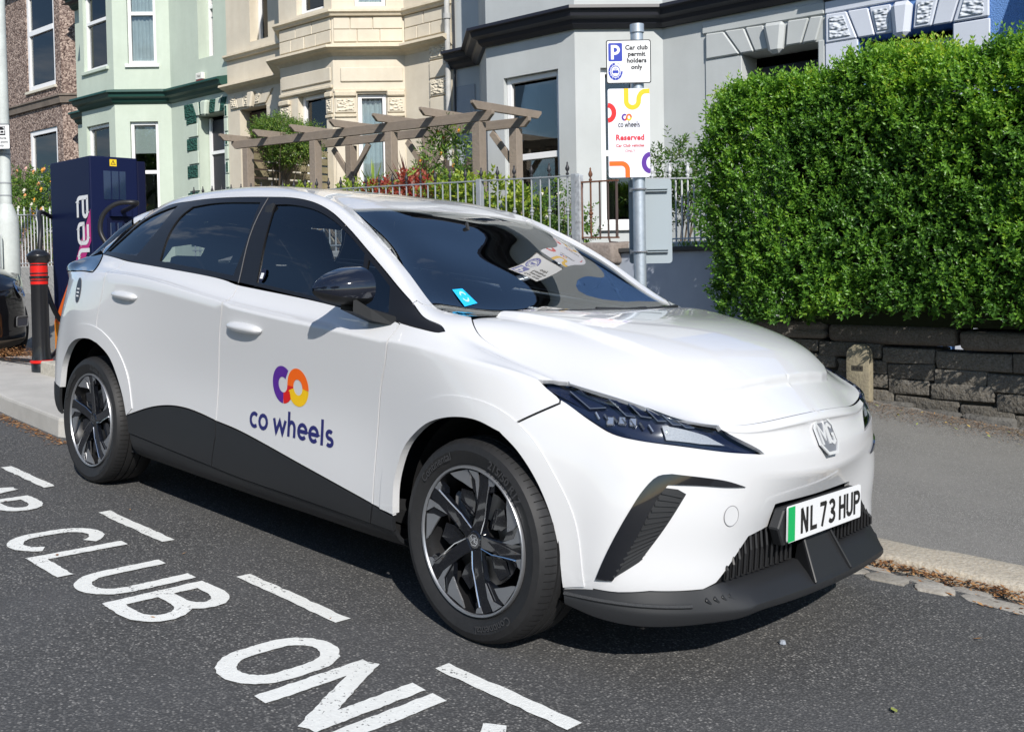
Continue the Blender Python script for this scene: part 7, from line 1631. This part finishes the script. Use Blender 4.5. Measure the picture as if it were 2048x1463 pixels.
for a, b in ((1.045, 1.115), (1.125, 1.19), (1.20, 1.26)): side('display_panel', a, b, 1.83, 2.09, mat('panel_gloss', (.012, .02, .06), rough=.08, coat=1), .004)
hs = side('holster', 1.09, 1.29, 1.675, 1.775, NVY, .05); side('socket_bay', 1.07, 1.30, 1.30, 1.66, NVY2, .006)
for y in (1.12, 1.19, 1.26): m = MB(); m.box(.436, .448, y - .026 - 1.16, y + .026 - 1.16, 1.34 + cz, 1.62 + cz); m.build('louvre', mat('panel_gloss', (0, 0, 0)), CH, bevel=.006)
m = MB(); m.tube([(.2, .32, 1.15), (.42, .34, 1.62), (.36, .36, 1.75)], .016, 8) if False else m.tube([(-.1, .36, 1.30), (.02, .36, 1.72)], .014, 8); m.build('holder_arm', CHROME if False else mat('arm_steel', (.5, .52, .55), rough=.3, metal=.9), CH)
CBL = mat('cable_black', (.014, .014, .016), rough=.45)
def cable(name, label, pts, r=.021): m = MB(); m.tube(spline(pts, .03), r, 10); o = m.build(name, CBL, None, smooth=True, angle=180); return tag(o, label, 'cable')
cable('charging_cable', 'black charging cable looping down past the bollard', [(-6.02, .95, 1.70), (-5.85, .78, 1.74), (-5.5, .60, 1.70), (-5.28, .52, 1.56), (-5.235, .49, 1.40), (-5.23, .485, 1.25), (-5.19, .52, 1.02), (-5.16, .60, .78), (-5.25, .80, .62)])
cable('charging_cable', 'black charging cable arching over the rear of the white car', [(-5.08, 1.20, 1.72), (-4.75, 1.12, 1.74), (-4.48, 1.02, 1.76), (-4.58, .89, 1.75), (-4.66, .81, 1.66), (-4.68, .79, 1.52), (-4.62, .83, 1.37), (-4.6, .9, 1.1), (-4.85, 1.05, .85), (-5.1, 1.12, .80)])
cable('charging_cable', 'black cable lying on the ground beside the dark car', [(-5.2, .62, .50), (-5.0, .42, .42), (-5.4, .30, .41), (-5.9, .25, .42), (-6.4, .35, .42), (-6.8, .8, .45)], .018)
# ---- bollard
BO = thing('bollard', 'black bollard with red bands standing by the charging cabinet', 'bollard', (-4.73, .27, .365)); BBL = mat('bollard_black', (.012, .012, .014), rough=.3, coat=.4); BRD = mat('bollard_red', (.60, .012, .008), rough=.35)
for nm, pr, mt in (('base', [(.0, -.05), (.083, -.05), (.083, .055), (.080, .06)], BBL), ('base_band', [(.092, .058), (.094, .068), (.092, .078), (.08, .082)], BRD), ('shaft', [(.080, .082), (.074, .12), (.070, .2), (.068, .70), (.070, .71)], BBL), ('lower_band', [(.0705, .71), (.0705, .755)], BRD), ('collar', [(.0705, .755), (.077, .76), (.077, .775), (.0705, .78)], BBL), ('red_band', [(.0705, .78), (.0705, .885)], BRD), ('neck', [(.0705, .885), (.078, .89), (.092, .93), (.096, .945), (.092, .955), (.06, .985), (.02, 1.0), (0, 1.002)], BBL)):
    m = MB(); m.lathe(pr, 24); m.build(nm, mt, BO, smooth=True, angle=40)
for z in (.742, .80, .87): m = MB(); m.lathe([(.0712, z - .006), (.0718, z), (.0712, z + .006)], 24); m.build('groove', BBL, BO)
# ---- lamp post with its small sign
LP_ = thing('lamp_post', 'pale grey street lamp post at the left edge', 'lamp post', (-7.16, .93, .36)); LPM = mat('lamp_grey', (.58, .62, .60), rough=.55, var=[(4, .2), (30, .25, (.38, .40, .38))])
for nm, pr, mt in (('base', [(.125, -.05), (.125, .55)], mat('lamp_base_black', (.02, .02, .022), rough=.4)), ('lower_column', [(.125, .55), (.125, 1.32), (.118, 1.40), (.068, 1.54)], LPM), ('upper_column', [(.062, 1.54), (.056, 4.), (.045, 8.)], LPM)): m = MB(); m.lathe(pr, 24); m.build(nm, mt, LP_, smooth=True, angle=50)
for z in (1.62, 1.75, 2.05, 2.36): m = MB(); m.lathe([(.062, z), (.0645, z + .002), (.0645, z + .016), (.062, z + .018)], 20); m.build('band', mat('lamp_band', (.30, .32, .33), rough=.5), LP_)
m = MB(); m.tube([(0, 0, 7.9), (-.1, -.3, 8.2), (-.4, -1.2, 8.35)], .04, 8); m.box(-.55, -.3, -1.7, -1.1, 8.3, 8.42); m.build('lantern_arm', LPM, LP_)
m = MB(); P = rrect(.16, .62, .05); m.prism([(x * .92 + .07, -.120 + .045 * abs(x) / .08 * .5, z + .92) for x, z in P], (.012, -.012, 0)); m.build('access_door', LPM, LP_, bevel=.004)
LS = thing('lamp_post_sign', 'small white charging point sign strapped to the lamp post', 'sign', (0, 0, 0)); LS.matrix_world = frame_at(Vector((-7.15, .735, 2.455)), Vector((.187, .194, 0)))
m = MB(); m.prism([(x, 0, z) for x, z in rrect(.29, .255, .012, c=(.115, .13))], (0, .003, 0)); m.build('plate', SBLK, LS); fillp(LS, 'white_panel', rrect(.28, .245, .01, c=(.115, .13)), SWH, -.0006); fillp(LS, 'symbol_panel', rect(.145, .215, .145, .235), SBLK, -.0012)
V, F = ribbon([(.158, .165), (.202, .165), (.198, .195), (.162, .195)], .008, True); flat(LS, 'car_symbol', V, F, SWH, -.0018); V, F = ribbon([(.205, .19), (.205, .225), (.19, .225)], .006); flat(LS, 'plug_symbol', V, F, SWH, -.0018)
for i, ln in enumerate(('vehicle', 'ing point', 'nly')): text(LS, ln, .175, .105 - .038 * i, .036, SBLK, bold=.0006)
text(LP_, '2', 0, 0, .001, SBLK) if False else None
# ---- dark car parked beyond the charger
DC = thing('dark_car', 'glossy black car parked nose out at the far left edge', 'car', (-8.50, .10, 0), ROAD)
PAINTB = mat('black_paint', (.006, .006, .007), rough=.12, coat=1., coatr=.02)
def dark_car():
    isl = S.qisl % 2; fc = S.co[S.quads].mean(1); uvc = S.quv.mean(1); wheel_ = (np.abs(np.abs(fc[:, 0]) - 1.3525) < .40) & (fc[:, 2] < .70) & (isl == 0) & ((np.abs(fc[:, 0]) - 1.3525) ** 2 + (fc[:, 2] - .33) ** 2 < .38 ** 2)
    glz = ((isl == 0) & (uvc[:, 1] > 6.1) & (uvc[:, 0] > 9.2) & (uvc[:, 0] < 17)) | ((isl == 1) & (uvc[:, 0] > 5) & (uvc[:, 0] < 8) & (uvc[:, 1] > .35))
    def sub(mask, name, mt):
        q = S.quads[mask]; us, inv = np.unique(q, return_inverse=True); co = S.co[us].copy(); co[:, 2] = co[:, 2] * 1.0; me = bpy.data.meshes.new(name); me.from_pydata(co.tolist(), [], inv.reshape(-1, 4).tolist()); me.materials.append(mt); me.polygons.foreach_set('use_smooth', [True] * len(me.polygons)); return put(name, me, DC)
    sub(~wheel_ & ~glz, 'body', PAINTB); sub(glz, 'glazing', mat('dark_glazing', (.01, .012, .015), rough=.05, coat=1.))
    for sd in (-1, 1):
        p, n = S.at(S.uv((1.86, .70, .735), 0), 0); hl = bpy.data.objects.new('headlight', None); col.objects.link(hl); hl.parent = DC
        fr = Vector(n * [1, sd, 1]).to_track_quat('Z', 'Y').to_matrix().to_4x4(); fr.translation = Vector(p * [1, sd, 1])
        for nm, pr, mt in (('ring', [(.075, .004), (.088, .014), (.100, .004)], CHROME), ('inner_ring', [(.040, .004), (.048, .012), (.055, .004)], CHROME), ('bowl', [(0, .002), (.095, .004)], HOUS), ('projector', [(0, .030), (.020, .026), (.036, .006)], mat('lamp_glass', (.25, .28, .32), rough=.05, metal=.8))):
            m = MB(); m.lathe(pr, 28); o = m.build(nm, mt, hl, smooth=True); o.matrix_local = fr
        p, n = S.at(S.uv((1.90, .69, .42), 0), 0); m = MB(); u_ = np.cross(n, [0, 0, 1]); u_ /= np.linalg.norm(u_); v_ = np.cross(u_, n)
        rg_ = [tuple((p + u_ * a + v_ * b + n * .006) * [1, sd, 1]) for a, b in rrect(.22, .10, .02)]; m.tube(rg_ + rg_[:1], .006, 6, cap=False); m.build('fog_lamp_trim', mat('trim_grey', (.25, .25, .26), rough=.3, metal=.6), DC); m = MB(); m.poly([tuple((p + u_ * a + v_ * b + n * .004) * [1, sd, 1]) for a, b in rrect(.21, .09, .02)]); m.build('fog_lamp', HOUS, DC)
    lf = piece(0, [('uv', [(.0, .2), (5.0, .2), (5.0, 1.1), (0, 1.1), (0, .2)])], gap=0, off=.006, step=(.2, .3)); put('lower_lip', pmesh('lower_lip', [lf], 0, mat('lip_brown', (.08, .065, .05), rough=.5)), DC)
    for x in (1.3525, -1.3525):
        for sd in (-1, 1):
            w = bpy.data.objects.new('wheel', None); col.objects.link(w); w.parent = DC; w.matrix_local = Matrix.Translation((x, sd * .884, .3205)) @ Matrix.Rotation(0 if sd < 0 else math.pi, 4, 'Z')
            for nme in WP:
                if nme in ('tyre', 'rim_lip', 'wheel_back') or nme.startswith('spoke#'): put(nme.split('#')[0], WP[nme][0], w)
    m = MB(); m.box(-1.95, 1.85, -.7, .7, .16, .6); m.build('underbody', DARK, DC)
dark_car()
# ---------------------------------------------------------------- street trees across the road (seen only as reflections in the glass and paint)
def tree(label, x, y, h, r, seed):
    rg = np.random.default_rng(seed); T = thing('street_tree', label, 'tree', (x, y, -.3), group='trees across the road'); m = MB()
    m.tube([(0, 0, 0), (.05, 0, h * .3), (.0, .1, h * .5), (.1, .1, h * .8)], [.24, .18, .13, .05], 10)
    for k in range(9): a = k * 2.4; z = h * (.35 + .05 * k); m.tube([(0, .05, z), (math.cos(a) * r * .45, math.sin(a) * r * .45, z + r * .35), (math.cos(a) * r * .8, math.sin(a) * r * .8, z + r * .5)], [.08, .05, .02], 6)
    m.build('trunk', mat('tree_bark', (.10, .08, .06), rough=.95), T, smooth=True)
    n = 2600; d = unit(rg.normal(size=(n, 3))); rad = rg.uniform(.35, 1.05, (n, 1)) ** .6 * (1 + .25 * np.sin(d[:, :1] * 6) * np.cos(d[:, 2:] * 5)); C = d * rad * np.array([r, r, r * .85]) + [0, 0, h * .68]
    P, D, U, L, W, t = sprigs(C, d + rg.normal(0, .6, C.shape), 8, .5, (.26, .15), rg); o = put('crown', leaves_mesh('crown', P, D, U, L, W, [GD, GM], rg.integers(0, 2, len(P))), T); o['kind'] = 'stuff'
for x, y, h, r, sd in ((-7.5, -15.5, 8.5, 2.9, 41), (-1.0, -17.5, 9.0, 3.2, 42), (-14, -15, 9.5, 3.3, 43), (9.5, -16.5, 9, 3.2, 44)): tree('leafy street tree across the road, seen in reflections', x, y, h, r, sd)
